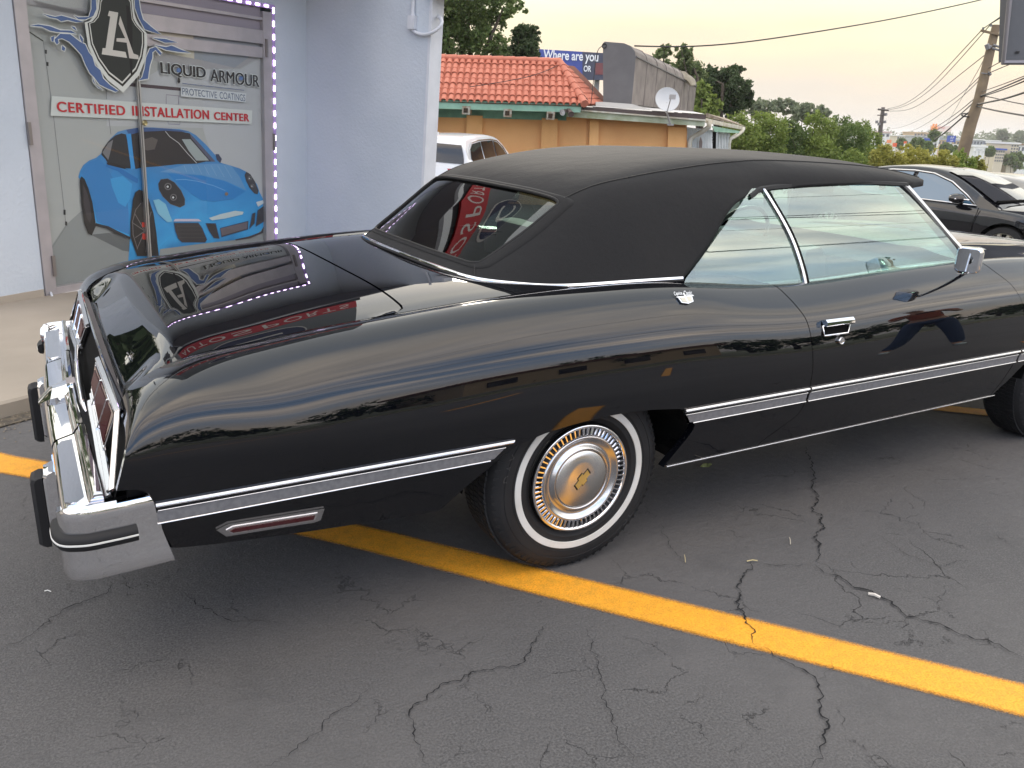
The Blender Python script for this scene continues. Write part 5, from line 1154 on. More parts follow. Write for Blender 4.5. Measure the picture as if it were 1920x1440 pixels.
# crest and script on the quarter, script and crest on the lid
def crest(P0, ex, ey, sc, par, txt2):
    ex = np.array(ex)/np.linalg.norm(ex); ey = np.array(ey)/np.linalg.norm(ey); n_ = np.cross(ex, ey); ey = ey*.72
    pts = [(-.5, .28), (.5, .28), (.42, -.22), (0, -.36), (-.42, -.22)]
    m_ = MB(); V, F = prism([np.array(P0)+ex*a*sc+ey*b_*sc for a, b_ in pts], n_*.004, None); m_.add(V, F)
    m_.box((-.58, .24, 0), (.62, .31, .07), ax=(ex*sc, ey*sc, n_*sc), org=P0); m_.box((-.04, -.3, 0), (.04, .55, .08), ax=(ex*sc, ey*sc, n_*sc), org=P0)
    o = m_.build('crest_badge', chrome, par)
    m_ = MB(); pts2 = [(a*.78, b_*.72) for a, b_ in pts]; V, F = prism([np.array(P0)+ex*a*sc+ey*b_*sc+n_*.0042 for a, b_ in pts2], n_*.001, None); m_.add(V, F); m_.build('crest_field', mat('pale_enamel', (.55, .53, .44), .3), o)
    font('script', 'Caprice', chrome, o, np.array(P0)-ex*.62*sc+ey*.36*sc, ex, ey, .56*sc, .40*sc, .004, shear=.4); font('script', 'Classic', chrome, o, np.array(P0)+ex*.06*sc+ey*.36*sc, ex, ey, .56*sc, .40*sc, .004, shear=.4)
    return o
pc = on_body(np.array([.415]), np.array([.930]), .003, -1)[0]
A_ = on_body(np.array([.36, .47]), np.array([.930, .930]), .003, -1); B2 = on_body(np.array([.415, .415]), np.array([.918, .944]), .003, -1)
ex_ = A_[1]-A_[0]; ey_ = B2[1]-B2[0]; ex_ /= np.linalg.norm(ex_); ey_ -= ex_*np.dot(ex_, ey_); crest(pc, ex_, ey_, .066, car, 1)
P0 = on_plane(240, 680, (-1.31, 0, .787), np.array([-.79, 0, .61])); exl = np.array([0, -1.0, 0]); eyl = np.array([.61, 0, .79]); crest(np.array(P0)+np.array([-.79, 0, .61])*.003, exl, eyl, .085, car, 1)
# red side marker in a chrome frame
def mk(name, outl, off, thick, m, par, hole=None):
    P = on_body(np.array([a for a, b_ in outl]), np.array([b_ for a, b_ in outl]), off, -1); nrm = np.array([0, -1, 0])
    m_ = MB(); V, F = prism(list(P), nrm*thick, None); m_.add(V, F); return m_.build(name, m, par)
fr0 = mk('side_marker', [(-1.202, .452), (-1.172, .464), (-.912, .452), (-.922, .414), (-.940, .410), (-1.178, .424)], -.001, .007, chrome_soft, car)
mk('marker_bezel', [(-1.178, .4465), (-1.160, .4540), (-.932, .4430), (-.938, .4215), (-1.162, .4330)], .005, .004, chrome, fr0); mk('marker_lens', [(-1.170, .4450), (-1.157, .4500), (-.940, .4395), (-.944, .4260), (-1.160, .4370)], .008, .0035, redlens, fr0)
# ================================================================== trees and hedges
def leaf_mat(name, a, b, c):
    m = bpy.data.materials.new(name); m.use_nodes = True; nt = m.node_tree; p = nt.nodes['Principled BSDF']
    t = nt.nodes.new('ShaderNodeTexCoord'); n = nt.nodes.new('ShaderNodeTexNoise'); n.inputs['Scale'].default_value = .9; n.inputs['Detail'].default_value = 4; L(nt, t.outputs['Object'], n.inputs['Vector'])
    g = nt.nodes.new('ShaderNodeNewGeometry'); c0 = mix(nt, ramp(nt, n.outputs[0], [(.35, 0), (.68, 1)]), a, b); c1 = mix(nt, mth(nt, 'MULTIPLY', g.outputs['Random Per Island'], .55), c0, c)
    L(nt, c1, p.inputs['Base Color']); p.inputs['Roughness'].default_value = .6; p.inputs['Specular IOR Level'].default_value = .3
    p.inputs['Subsurface Weight'].default_value = 0
    tr = nt.nodes.new('ShaderNodeBsdfTranslucent'); L(nt, c1, tr.inputs[0]); mx = nt.nodes.new('ShaderNodeMixShader'); mx.inputs[0].default_value = .35
    o = nt.nodes['Material Output']; L(nt, p.outputs[0], mx.inputs[1]); L(nt, tr.outputs[0], mx.inputs[2]); L(nt, mx.outputs[0], o.inputs[0]); return m
leafs = {'oak': leaf_mat('oak_leaf', (0.052, 0.102, 0.028), (0.131, 0.201, 0.052), (0.193, 0.228, 0.079)), 'dark': leaf_mat('dark_leaf', (0.032, 0.063, 0.025), (0.070, 0.108, 0.038), (0.096, 0.123, 0.052)), 'poplar': leaf_mat('poplar_leaf', (0.079, 0.131, 0.044), (0.175, 0.228, 0.088), (0.245, 0.263, 0.123)),
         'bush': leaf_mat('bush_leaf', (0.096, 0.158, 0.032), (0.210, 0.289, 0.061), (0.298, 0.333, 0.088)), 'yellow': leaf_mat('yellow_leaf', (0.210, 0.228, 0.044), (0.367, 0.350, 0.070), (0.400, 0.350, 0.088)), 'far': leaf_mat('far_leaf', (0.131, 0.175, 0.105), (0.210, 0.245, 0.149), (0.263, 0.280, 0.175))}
bark = mat('bark', (.09, .07, .05), .9, var=(6, (.05, .04, .03)))
RS = np.random.RandomState(11)
def leaves(blobs, n, size, seed=0, flat=.0):
    """leaf-sized faces spread through lumpy ellipsoids; blobs: (centre, radii)"""
    rs = np.random.RandomState(seed); vol = np.array([r[0]*r[1]*r[2] for _, r in blobs])**.67; cnt = np.maximum(3, (n*vol/vol.sum()).astype(int)); C = []
    for (c, r), k in zip(blobs, cnt):
        # each blob breaks into clumps so that gaps show
        nc = max(4, k//26); d = rs.normal(size=(nc, 3)); d /= np.linalg.norm(d, axis=1, keepdims=True); rad_ = rs.uniform(.35, 1, (nc, 1))**.5; cc = d*rad_
        idx = rs.randint(0, nc, k); p = cc[idx]+rs.normal(size=(k, 3))*.15; C.append(np.array(c)+p*np.array(r))
    P = np.concatenate(C); n = len(P)
    a = rs.normal(size=(n, 3)); a /= np.linalg.norm(a, axis=1, keepdims=True); b = rs.normal(size=(n, 3)); b -= a*(a*b).sum(1, keepdims=True); b /= np.linalg.norm(b, axis=1, keepdims=True)
    s = size*rs.uniform(.6, 1.4, (n, 1)); V = np.stack([P-a*s, P+b*s*.55, P+a*s, P-b*s*.55], 1).reshape(-1, 3); return V
def leaf_mesh(name, V, m, parent=None):
    n = len(V)//4; me = bpy.data.meshes.new(name); me.vertices.add(len(V)); me.vertices.foreach_set('co', V.astype(np.float32).ravel()); me.loops.add(4*n); me.loops.foreach_set('vertex_index', np.arange(4*n, dtype=np.int32))
    me.polygons.add(n); me.polygons.foreach_set('loop_start', np.arange(0, 4*n, 4, dtype=np.int32)); me.update(); me.validate(); me.materials.append(m); return link(bpy.data.objects.new(name, me), parent)
def tree(name, label, base, blobs, kind, n, size, group=None, trunk=.25, cat='tree', seed=1, limbs=True):
    t = empty(name, label, cat, group); base = np.array(base, float); rs = np.random.RandomState(seed)
    leaf_mesh('crown', leaves(blobs, n, size, seed), leafs[kind], t)
    mb = MB(); top_c = np.mean([c for c, _ in blobs], 0)
    if limbs:
        fork = base+(top_c-base)*.55; mb.tube([base, base+(fork-base)*.5+rs.normal(size=3)*trunk*.4, fork], [trunk, trunk*.8, trunk*.6], 8)
        for c, r in blobs[:9]: c = np.array(c); mb.tube([fork, (fork+c)/2+rs.normal(size=3)*.15*np.linalg.norm(c-fork), c], [trunk*.5, trunk*.28, trunk*.08], 6)
        mb.build('trunk', bark, t, smooth=True)
    return t
def blobs_px(px, depth, dd=.6, seed=0):
    """(u, v, radius in pixels) discs of the photo -> ellipsoids at that depth"""
    rs = np.random.RandomState(seed); B = []
    for u, v, r in px:
        d = depth+rs.uniform(-dd, dd); c = at(u, v, d); q = r/FPX*d; B.append((c, (q, q, q*.9)))
    return B
def gnd(p): return np.array([p[0], p[1], float(gz(p[0], p[1]))])
big = blobs_px([(800, 70, 42), (845, 20, 36), (850, 75, 34), (880, 50, 30), (900, 10, 30), (925, 40, 22), (945, 12, 20), (905, 80, 26), (938, 85, 20), (965, 6, 14), (860, -40, 60), (760, 10, 60), (930, -30, 30), (980, 18, 8), (700, 60, 60)], 34, 1.4, 3)
tree('broadleaf_tree', 'tall loose green broadleaf tree behind the red tiled roof', gnd(at(850, 120, 34)), big, 'oak', 36000, .07, trunk=.4, seed=2)
tree('dark_tree', 'small dark green round tree just left of the blue billboard', gnd(at(985, 120, 37)), blobs_px([(985, 72, 22), (990, 95, 20), (970, 100, 18), (975, 62, 12), (1003, 60, 10), (945, 104, 16), (1000, 102, 14)], 37, .6, 4), 'dark', 7000, .08, seed=5)
tree('poplar_tree', 'slim pale green tree rising behind the grey roof duct, left of its twin', gnd(at(1243, 140, 44)), blobs_px([(1245, 98, 12), (1240, 115, 16), (1248, 130, 18), (1250, 150, 22), (1246, 86, 7)], 44, .5, 6), 'poplar', 2600, .11, seed=6, group=None)
tree('poplar_tree', 'slim pale green tree behind the grey roof duct, right one of the two', gnd(at(1285, 140, 45)), blobs_px([(1277, 92, 10), (1290, 100, 10), (1282, 115, 18), (1296, 125, 16), (1280, 140, 22), (1305, 145, 18)], 45, .6, 7), 'poplar', 3200, .11, seed=7)
tree('spreading_tree', 'dark leafy spreading tree with a forked top, right of the grey duct', gnd(at(1350, 200, 47)), blobs_px([(1330, 145, 20), (1355, 160, 26), (1378, 130, 12), (1365, 140, 14), (1392, 128, 6), (1385, 165, 20), (1395, 180, 16), (1340, 185, 26), (1320, 170, 24), (1370, 195, 24), (1400, 190, 12)], 47, .8, 8), 'dark', 16000, .085, trunk=.28, seed=8)
tree('leafy_tree', 'bright green tree directly behind the end of the grey duct', gnd(at(1320, 210, 42)), blobs_px([(1315, 165, 14), (1320, 190, 20), (1335, 205, 20), (1310, 205, 18)], 42, .6, 9), 'bush', 3000, .11, seed=9)
# middle-distance trees
for k, (pts, lb, kd, d, nn_) in enumerate([([(1420, 200, 14), (1437, 203, 14), (1408, 205, 12)], 'low dark tree right of the spreading tree above the hedge', 'far', 95, 1500), ([(1460, 198, 12), (1475, 200, 13), (1490, 203, 10)], 'round-topped distant tree in the middle of the row above the hedge', 'far', 100, 1500),
        ([(1505, 204, 12), (1520, 210, 12), (1498, 215, 14)], 'distant tree with a slightly ragged top right of the row middle', 'far', 98, 1500), ([(1540, 208, 9), (1550, 212, 7), (1532, 218, 10)], 'smallest distant tree at the right end of the row above the hedge', 'far', 105, 1100)]):
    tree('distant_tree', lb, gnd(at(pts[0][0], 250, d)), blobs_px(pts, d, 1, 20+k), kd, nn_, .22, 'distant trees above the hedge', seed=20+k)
# hedge masses: individual bushes along the lot edge
HB = [([(1380, 240, 26), (1400, 262, 30), (1370, 268, 24)], 'bush', 'bright green bush beside the white shed gutter'), ([(1430, 228, 20), (1445, 250, 30), (1430, 280, 26)], 'bush', 'bright green rounded bush, second from the white shed'), ([(1478, 240, 18), (1490, 262, 28), (1470, 285, 24)], 'oak', 'deep green bush with drooping leaves in the middle of the hedge'),
      ([(1530, 225, 18), (1545, 248, 26), (1530, 280, 28)], 'bush', 'tall green bush left of the wiry grey-green one'), ([(1575, 240, 22), (1595, 262, 30), (1570, 290, 26)], 'oak', 'large grey-green wiry bush above the rear of the fabric top'), ([(1615, 240, 16), (1632, 262, 20), (1625, 290, 22)], 'bush', 'green bush just left of the far utility pole foot')]
for k, (px, kd, lb) in enumerate(HB):
    px = px+[(px[1][0]-10, px[1][1]+45, 34), (px[1][0]+14, px[1][1]+70, 34)]
    tree('bush', lb, gnd(at(px[1][0], 300, 31+k)), blobs_px(px, 31+k, .9, 40+k), kd, 12000, .05, 'bushes along the lot edge', cat='bush', seed=40+k, trunk=.06)
YB = [([(1660, 285, 16), (1650, 300, 20), (1680, 302, 18)], 'yellow', 'low yellow-green shrub behind the roof of the black saloon'), ([(1705, 280, 12), (1718, 298, 22), (1735, 310, 20)], 'yellow', 'golden yellow-green shrub between the low shrub and the leaning utility pole'), ([(1760, 292, 14), (1775, 305, 20), (1755, 318, 22)], 'yellow', 'yellow-brown upright shrub just left of the leaning pole foot'),
      ([(1800, 290, 12), (1808, 308, 18), (1795, 322, 18)], 'bush', 'pale green thin shrub around the leaning pole foot'), ([(1835, 300, 8), (1838, 312, 10), (1825, 325, 14)], 'yellow', 'narrow golden cone-shaped shrub right of the leaning pole'), ([(1600, 305, 24), (1640, 315, 22)], 'bush', 'low green shrub hidden half behind the fabric top')]
for k, (px, kd, lb) in enumerate(YB):
    px = px+[(u_, v_+28, r_+4) for u_, v_, r_ in px]+[(px[1][0], px[1][1]+60, 24)]
    tree('shrub', lb, gnd(at(px[1][0], 320, 27+k*.7)), blobs_px(px, 27+k*.7, .7, 60+k), kd, 9000, .042, 'shrubs along the lot edge', cat='shrub', seed=60+k, trunk=.02, limbs=False)
# far treeline, one mass too distant to part
B = []
for k in range(170):
    u = 1380+k*5.2; d = 640+60*math.sin(k*1.7); B.append((at(u, 256-((1900-u)*.02)+5*math.sin(k*.9)+3*math.sin(k*.33)+8-(6 if 1860 < u < 1900 else 0), d), (5.5, 5.5, 5.2)))
    B.append((at(u, 268, d-20), (6, 6, 5)))
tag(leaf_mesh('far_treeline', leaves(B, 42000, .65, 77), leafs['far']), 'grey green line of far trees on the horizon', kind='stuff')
# trees behind the camera, across the road: they show only in the paint
for k in range(22):
    x = -34+k*5.6+RS.uniform(-1, 1); y = -36+RS.uniform(-4, 4); h = RS.uniform(3.2, 6.2)
    bl = [((x+RS.uniform(-1.6, 1.6), y+RS.uniform(-1, 1), h*RS.uniform(.35, .85)), (RS.uniform(1.5, 2.6), 1.8, RS.uniform(1.2, 2.2))) for _ in range(6)]
    tree('roadside_tree', 'dark green roadside tree across the road behind the photographer', (x, y, 0), bl, 'dark', 1100, .26, 'roadside trees behind the photographer', seed=100+k)
for k, (x, y, h) in enumerate(((-6, 19, 4.5), (-10, 16, 4), (-3.5, 24, 5), (-14, 12, 4.5), (-9, 25, 5.5), (-17, 7, 4), (-6, 30, 6))):
    bl = [((x+RS.uniform(-2, 2), y+RS.uniform(-1.5, 1.5), h*RS.uniform(.3, .8)), (RS.uniform(1.8, 2.8), 2.2, RS.uniform(1.4, 2.2))) for _ in range(6)]
    tree('lot_tree', ['tallest', 'low', 'broad', 'thin', 'ragged', 'farthest left', 'dense'][k]+' dark tree beyond the left end of the shop, mirrored in the trunk', (x, y, float(gz(x, y))), bl, 'dark', 1500, .24, 'trees beyond the left end of the shop', seed=140+k)
mb = MB(); mb.box((-40, -24, .035), (80, -19, .04)); tag(mb.build('road', mat('road_asphalt', (.10, .10, .10), .85, var=(4, (.08, .08, .08)))), kind='structure')
bh = empty('roadside_building', 'low tan building with a brown roof across the road behind the photographer', 'building'); mb = MB(); mb.box((14, -42, -.5), (30, -32, 3.4)); mb.build('wall', mat('tan_wall', (.36, .28, .20), .8), bh); mb = MB(); mb.box((13.5, -42.5, 3.4), (30.5, -31.5, 4.1)); mb.build('roof', mat('brown_roof', (.12, .05, .035), .7), bh)
for x_ in (16, 20, 24, 28): mb = MB(); mb.box((x_-.8, -31.99, .8), (x_+.8, -31.9, 2.3)); mb.build('window', dark_glass, bh)

# ================================================================== restaurant with tiled roof
rest = empty('restaurant_building', 'orange stucco building with red tiled roof and pale green eaves', 'building')
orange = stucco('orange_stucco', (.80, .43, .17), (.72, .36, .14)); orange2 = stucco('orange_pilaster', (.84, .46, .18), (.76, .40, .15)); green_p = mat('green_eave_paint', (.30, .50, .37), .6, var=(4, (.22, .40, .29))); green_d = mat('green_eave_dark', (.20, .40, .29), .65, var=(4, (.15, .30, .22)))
fade_w = mat('faded_fascia', (.48, .52, .40), .65, var=(3, (.30, .33, .20))); bflash = mat('brown_flashing', (.075, .055, .05), .6); gutter_m = mat('gutter_white', (.60, .60, .52), .5, var=(5, (.45, .40, .30))); white_wall = mat('white_siding', (.55, .58, .58), .7, var=(3, (.45, .48, .48)))
AXR = (RH, FH, GUP)
def lfd(p): d = np.array(p)-CAM; h = d@GUP; d2 = d-GUP*h; A = np.array([[RH@RH, RH@FH], [RH@FH, FH@FH]]); r_, f_ = d2@RH+GUP@RH*0, d2@FH; return r_, f_, h
def PB(par, name, m, corners, depth_thick):
    """slab whose front face is the given 3D polygon, thickness away from the camera"""
    mb = MB(); V, F = prism([np.array(c) for c in corners], FH*depth_thick, None); mb.add(V, F); return mb.build(name, m, par)
def pxs(par, name, m, px, depth, thick, d2=None):
    ds = depth if hasattr(depth, '__len__') else [depth]*len(px); return PB(par, name, m, [at(u, v, d) for (u, v), d in zip(px, ds)], thick)
D0 = 24.3
pxs(rest, 'wall', orange, [(690, 205), (1100, 212), (1100, 470), (690, 470)], D0, .3); pxs(rest, 'wall', orange, [(1100.3, 212), (1288, 231), (1288, 470), (1100.3, 470)], D0+.02, .3)
for x0, x1, y0, y1 in ((872, 905, 216, 217), (1013, 1046, 221, 223), (1103, 1123, 225, 226), (1250, 1286, 237, 240)): pxs(rest, 'pilaster', orange2, [(x0+3, y0), (x1, y1), (x1-6, 470), (x0-4, 470)], D0-.12, .11)
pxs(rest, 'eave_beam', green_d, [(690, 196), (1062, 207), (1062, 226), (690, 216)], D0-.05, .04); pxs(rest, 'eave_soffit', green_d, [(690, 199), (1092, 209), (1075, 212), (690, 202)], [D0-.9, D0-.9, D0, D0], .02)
pxs(rest, 'eave_fascia', green_p, [(690, 183), (1092, 195), (1088, 211), (690, 200)], D0-.95, .06)
pxs(rest, 'flat_fascia', fade_w, [(1063, 205), (1322, 226), (1321, 237), (1062, 219)], D0-.5, .08); pxs(rest, 'roof_flashing', bflash, [(1092, 200), (1324, 215), (1323, 224.5), (1063, 204)], D0-.52, .14)
pxs(rest, 'fascia_lip', gutter_m, [(1063, 203.5), (1323, 224), (1322, 227), (1063, 206)], D0-.56, .03)
pxs(rest, 'flat_roof', mat('white_roof', (.55, .54, .52), .7), [(1100, 199), (1322, 214), (1300, 209), (1110, 191)], [D0-.5, D0-.5, D0+9, D0+2.2], .02)
for x_, y_ in ((808, 205), (875, 208), (952, 213), (1032, 218)):
    c = at(x_, y_, D0-.75); mb = MB(); mb.box((-.11, -.25, -.09), (.11, .6, .12), ax=AXR, org=c); r_ = mb.build('rafter_tail', mat('rafter_pale', (.42, .44, .38), .8, var=(9, (.25, .17, .10))), rest)
    mb = MB(); mb.box((-.07, -.26, -.05), (.05, -.25, .07), ax=AXR, org=c); mb.build('rotten_end', mat('rotten_wood', (.08, .05, .03), .95, var=(30, (.02, .015, .01))), r_)
# clay tiles, each its own piece
tile_m = bpy.data.materials.new('clay_tile'); tile_m.use_nodes = True; _n = tile_m.node_tree; _b = _n.nodes['Principled BSDF']; _b.inputs['Roughness'].default_value = .72
_oi = _n.nodes.new('ShaderNodeObjectInfo'); _tc = _n.nodes.new('ShaderNodeTexCoord'); _no = _n.nodes.new('ShaderNodeTexNoise'); _no.inputs['Scale'].default_value = 7; L(_n, _tc.outputs['Object'], _no.inputs['Vector'])
L(_n, mix(_n, _no.outputs[0], mix(_n, _oi.outputs['Random'], (.42, .12, .070), (.55, .19, .12)), (.47, .16, .10)), _b.inputs['Base Color'])
EL, ER = at(800, 188, D0-1.0), at(1095, 197, D0-1.0); RL, RRt = at(800, 110, D0+1.0), at(1049, 118, D0+1.0)
ex = ER-EL; Wd_ = np.linalg.norm(ex); ex /= Wd_; up = (RL-EL)-ex*((RL-EL)@ex); SL_ = np.linalg.norm(up); up /= SL_; nr_ = np.cross(ex, up); nr_ = nr_ if nr_[2] > 0 else -nr_
roofm = MB(); roofm.poly([EL-nr_*.04-ex*3, ER-nr_*.04, RRt-nr_*.04, RL-nr_*.04-ex*3]); roofm.build('roof', mat('under_tile', (.16, .05, .03), .9), rest)
NR = 8; tl = SL_/NR; NCc = 23; tw_ = Wd_/NCc
def tile_mesh(ex, up, nr, w, l):
    G = []
    for k in range(7):
        a = math.pi*k/6; c, s = -math.cos(a)*w*.40, math.sin(a)*w*.30; G.append([ex*c*.94+nr*(s+.004)+up*(l*1.12), ex*c+nr*(s+.035)+up*(-.02)])
    m_ = MB(); m_.grid(G); G2 = [[g[1]-nr*.025, g[1]] for g in G]; m_.grid(G2); pan = [[ex*(w*.34+w*.32*t)+nr*(.02-.028*math.sin(math.pi*t))+up*q for q in (-.01, l*1.1)] for t in (0, .25, .5, .75, 1)]; m_.grid(pan); return m_
tm = tile_mesh(ex, up, nr_, tw_, tl); tme = None
def put_tile(c, me_, rotz=0):
    o = link(bpy.data.objects.new('tile', me_), rest); o.location = tuple(c); return o
first = tm.build('tile', tile_m, rest, smooth=True, sharp=60); tme = first.data; bpy.data.objects.remove(first)
rr_ = random.Random(4)
for r_i in range(NR):
    span = Wd_*(1-0)-np.linalg.norm((ER-RRt)-up*((ER-RRt)@up))*(r_i/NR)
    for c_i in range(NCc):
        x_ = (c_i+.5)*tw_
        if x_ > span-.02: continue
        put_tile(EL+ex*(x_+rr_.uniform(-.006, .006))+up*(r_i*tl+rr_.uniform(-.008, .008))+nr_*(.012*(r_i % 2)), tme)
# right return of the roof
G1 = ER; G2_ = RRt; G3 = at(1150, 150, D0+3.5); G4 = at(1150, 196, D0+2.2)
ex2 = G4-G1; w2 = np.linalg.norm(ex2); ex2 /= w2; up2 = (G2_-G1)-ex2*((G2_-G1)@ex2); s2_ = np.linalg.norm(up2); up2 /= s2_; n2_ = np.cross(ex2, up2); n2_ = n2_ if n2_@np.array([0, 0, 1]) > 0 else -n2_
mb = MB(); mb.poly([G1-n2_*.04, G4-n2_*.04, G4-n2_*.04+up2*s2_, G2_-n2_*.04]); mb.build('roof', MATS['under_tile'], rest)
nc2 = max(6, int(w2/tw_)); t2 = tile_mesh(ex2, up2, n2_, tw_, s2_/NR).build('tile', tile_m, rest, smooth=True, sharp=60); me2 = t2.data; bpy.data.objects.remove(t2); sh0 = (G2_-G1)@ex2
for r_i in range(NR):
    for c_i in range(min(nc2, 11)):
        x_ = (c_i+.5)*tw_
        if x_ < sh0*(r_i+.5)/NR: continue
        put_tile(G1+ex2*x_+up2*(r_i*s2_/NR), me2)
# hip and ridge caps
def caps(A, B, n, r):
    t = (B-A)/n
    for k in range(n):
        m_ = MB(); m_.tube([A+t*k-t*.12, A+t*(k+1)], [r*1.12, r*.9], 8); m_.build('ridge_tile', tile_m, rest, smooth=True, sharp=50)
caps(ER+nr_*.06, RRt+nr_*.05, 7, .10); caps(RRt+nr_*.05, RL+nr_*.05-ex*.5, 13, .09)
# floodlights on the corner
fl = empty('floodlight', 'twin floodlight fixed below the corner of the tiled roof', 'light'); c = at(1066, 207, D0-1.1); mb = MB(); mb.box((-.05, 0, -.05), (.05, .2, .05), ax=AXR, org=c); mb.build('bracket', mat('rust_brown', (.10, .07, .06), .7), fl)
for dx, dz, m_ in ((-.17, -.06, chrome_soft), (.07, -.10, MATS['rust_brown'])):
    mb = MB(); p0 = c+RH*dx*.4; p1 = c+RH*dx-FH*.18+GUP*dz; mb.tube([p0, (p0*.5+p1*.5), p1], [.04, .06, .085], 12); mb.build('lamp_head', m_, fl, smooth=True, sharp=50)
# shed end with gutters
pxs(rest, 'shed_wall', white_wall, [(1285, 238), (1336, 244), (1336, 420), (1285, 420)], [D0+.05, D0+.7, D0+.7, D0+.05], .1); pxs(rest, 'shed_wall', white_wall, [(1336.5, 244), (1369, 250), (1369, 420), (1336.5, 420)], [D0+1.2, D0+2.6, D0+2.6, D0+1.2], .1)
for k in range(15):
    u = 1288+5.4*k; d_ = D0+.02+.0115*(u-1285) if u < 1336 else D0+1.15+.042*(u-1336.5); pxs(rest, 'batten', white_wall, [(u, 241), (u+.9, 241), (u+.9, 420), (u, 420)], d_-.03, .03)
pxs(rest, 'shed_window', dark_m, [(1336, 247), (1343, 248), (1342, 300), (1335, 300)], D0+.95, .03); pxs(rest, 'shed_window_trim', white_wall, [(1343, 247), (1346, 248), (1345, 300), (1342, 300)], D0+.93, .05); pxs(rest, 'shed_window_trim', white_wall, [(1329.5, 247), (1333, 247), (1332, 300), (1329, 300)], D0+.8, .05)
pxs(rest, 'shed_fascia', gutter_m, [(1322, 221), (1398, 238), (1397, 244), (1322, 230)], [D0-.4, D0+3.4, D0+3.4, D0-.4], .12); pxs(rest, 'shed_soffit', green_p, [(1335, 236), (1388, 246), (1388, 250), (1340, 247)], [D0+.3, D0+3, D0+3, D0+.6], .05)
pxs(rest, 'shed_roof', mat('dirty_roof', (.35, .30, .24), .85, var=(6, (.20, .15, .10))), [(1324, 212), (1360, 221), (1398, 237), (1322, 219)], [D0-.4, D0+3.0, D0+3.4, D0-.4], .05)
mb = MB(); P = [at(u, v, d) for u, v, d in ((1330, 226, D0-.3), (1329, 238, D0-.3), (1315, 248, D0-.1), (1297, 258, D0), (1293, 266, D0), (1291, 330, D0))]; mb.tube(P, .07, 8); mb.build('downspout', gutter_m, rest, smooth=True)
mb = MB(); P = [at(u, v, d) for u, v, d in ((1393, 241, D0+3.2), (1392, 246, D0+3.1), (1380, 255, D0+2.8), (1369, 260, D0+2.5), (1367, 268, D0+2.5), (1366, 330, D0+2.5))]; mb.tube(P, .06, 8); mb.build('downspout', gutter_m, rest, smooth=True)
a_ = at(1331, 268, D0+.70); font('wall_letter', 'S', mat('letter_black', (.02, .02, .02), .5), rest, a_, RH, GUP, .10, .17, .01); font('wall_letter', 'L', MATS['letter_black'], rest, at(1331, 281, D0+.70), RH, GUP, .10, .17, .01)
pxs(rest, 'leaf_decal', mat('brown_decal', (.20, .16, .14), .7), [(1314, 256), (1317, 266), (1316, 280), (1311, 280), (1310, 268)], D0+.30, .01)
wire_m = mat('black_wire', (.02, .02, .022), .7)
def wire(name, label, px, r, par=None, m=None, steps=40):
    P = np.array([at(u, v, d) for u, v, d in px]); f = ncs(np.linspace(0, 1, len(P)), P) if len(P) > 2 else None; Q = f(np.linspace(0, 1, steps)) if f else P
    mb = MB(); mb.tube(list(Q), r, 5); o = mb.build(name, m or wire_m, par, smooth=True)
    if label: tag(o, label, 'cable')
    return o
wire('roof_cable', 'thin cable drooping across the red roof tiles', [(880, 163, D0-.9), (950, 152, D0-.5), (1010, 138, D0), (1052, 119, D0+.9)], .010); wire('roof_cable', 'cable running from the tile ridge down to the flat roof edge', [(1052, 119, D0+.9), (1075, 150, D0), (1095, 178, D0-.4), (1108, 196, D0-.6)], .010)
wire('roof_cable', 'cable hanging from the grey duct top to the flat roof', [(1131, 86, D0-.3), (1121, 95, D0-.4), (1115, 130, D0-.4), (1108, 196, D0-.6)], .010)
# duct
duct = empty('roof_duct', 'long grey metal exhaust duct with a rounded top on the flat roof', 'duct')
duct_f = mat('duct_grey', (.135, .13, .13), .6, var=(3, (.115, .11, .11))); duct_s = mat('duct_weathered', (.23, .20, .18), .7, var=(2.2, (.14, .12, .11)), bump=(3, .3, .05))
DF = D0+.3; hgt = 114; fpx = [(1131, 193), (1130.5, 81), (1134, 78), (1170, 81), (1182, 86), (1190, 96), (1192, 108), (1184, 196)]
F0 = [at(u, v, DF) for u, v in fpx]; kk = 9.2
far_ = [(1262, 205), (1261.5, 138), (1264, 136), (1287, 139), (1297, 143), (1304, 150), (1306, 158), (1300, 210)]; F1 = [at(u, v, DF+9.5) for u, v in far_]
nS = 8; rings = [[F0[i]+(F1[i]-F0[i])*t for i in range(len(F0))] for t in np.linspace(0, 1, nS)]
mb = MB(); mb.poly(rings[0][::-1]); mb.build('duct_end', duct_f, duct); 
for k in range(nS-1):
    mb = MB(); A_, B_ = rings[k], rings[k+1]; sc_k = 1.0
    for i in range(len(A_)): j = (i+1) % len(A_); mb.quad(A_[i], A_[j], B_[j], B_[i])
    mb.build('duct_section', duct_s, duct)
    if k: mb = MB(); mb.tube([a for a in A_[1:]], .022, 5); mb.build('duct_flange', duct_s, duct)
for (u0, v0, u1, v1) in ((1193, 106, 1306, 162),):
    mb = MB(); mb.tube([at(u0, v0, DF-.02), at(u1, v1, DF+9.4)], .025, 5); mb.build('duct_seam', duct_f, duct)
mb = MB(); mb.tube([at(1133, 86, DF-.02)+.06*(RH*math.cos(a)+GUP*math.sin(a)) for a in np.linspace(0, 5.9, 14)], .016, 5, closed=True); mb.build('lifting_ring', wire_m, duct)
mb = MB(); V, F = prism([at(u, v, DF+7) for u, v in ((1270, 132), (1285, 134), (1303, 150), (1304, 160), (1296, 160), (1288, 150), (1283, 148), (1278, 140))], FH*.3, None); mb.add(V, F); mb.build('torn_insulation', mat('foam_cream', (.55, .50, .38), .9, var=(5, (.35, .30, .22))), duct)
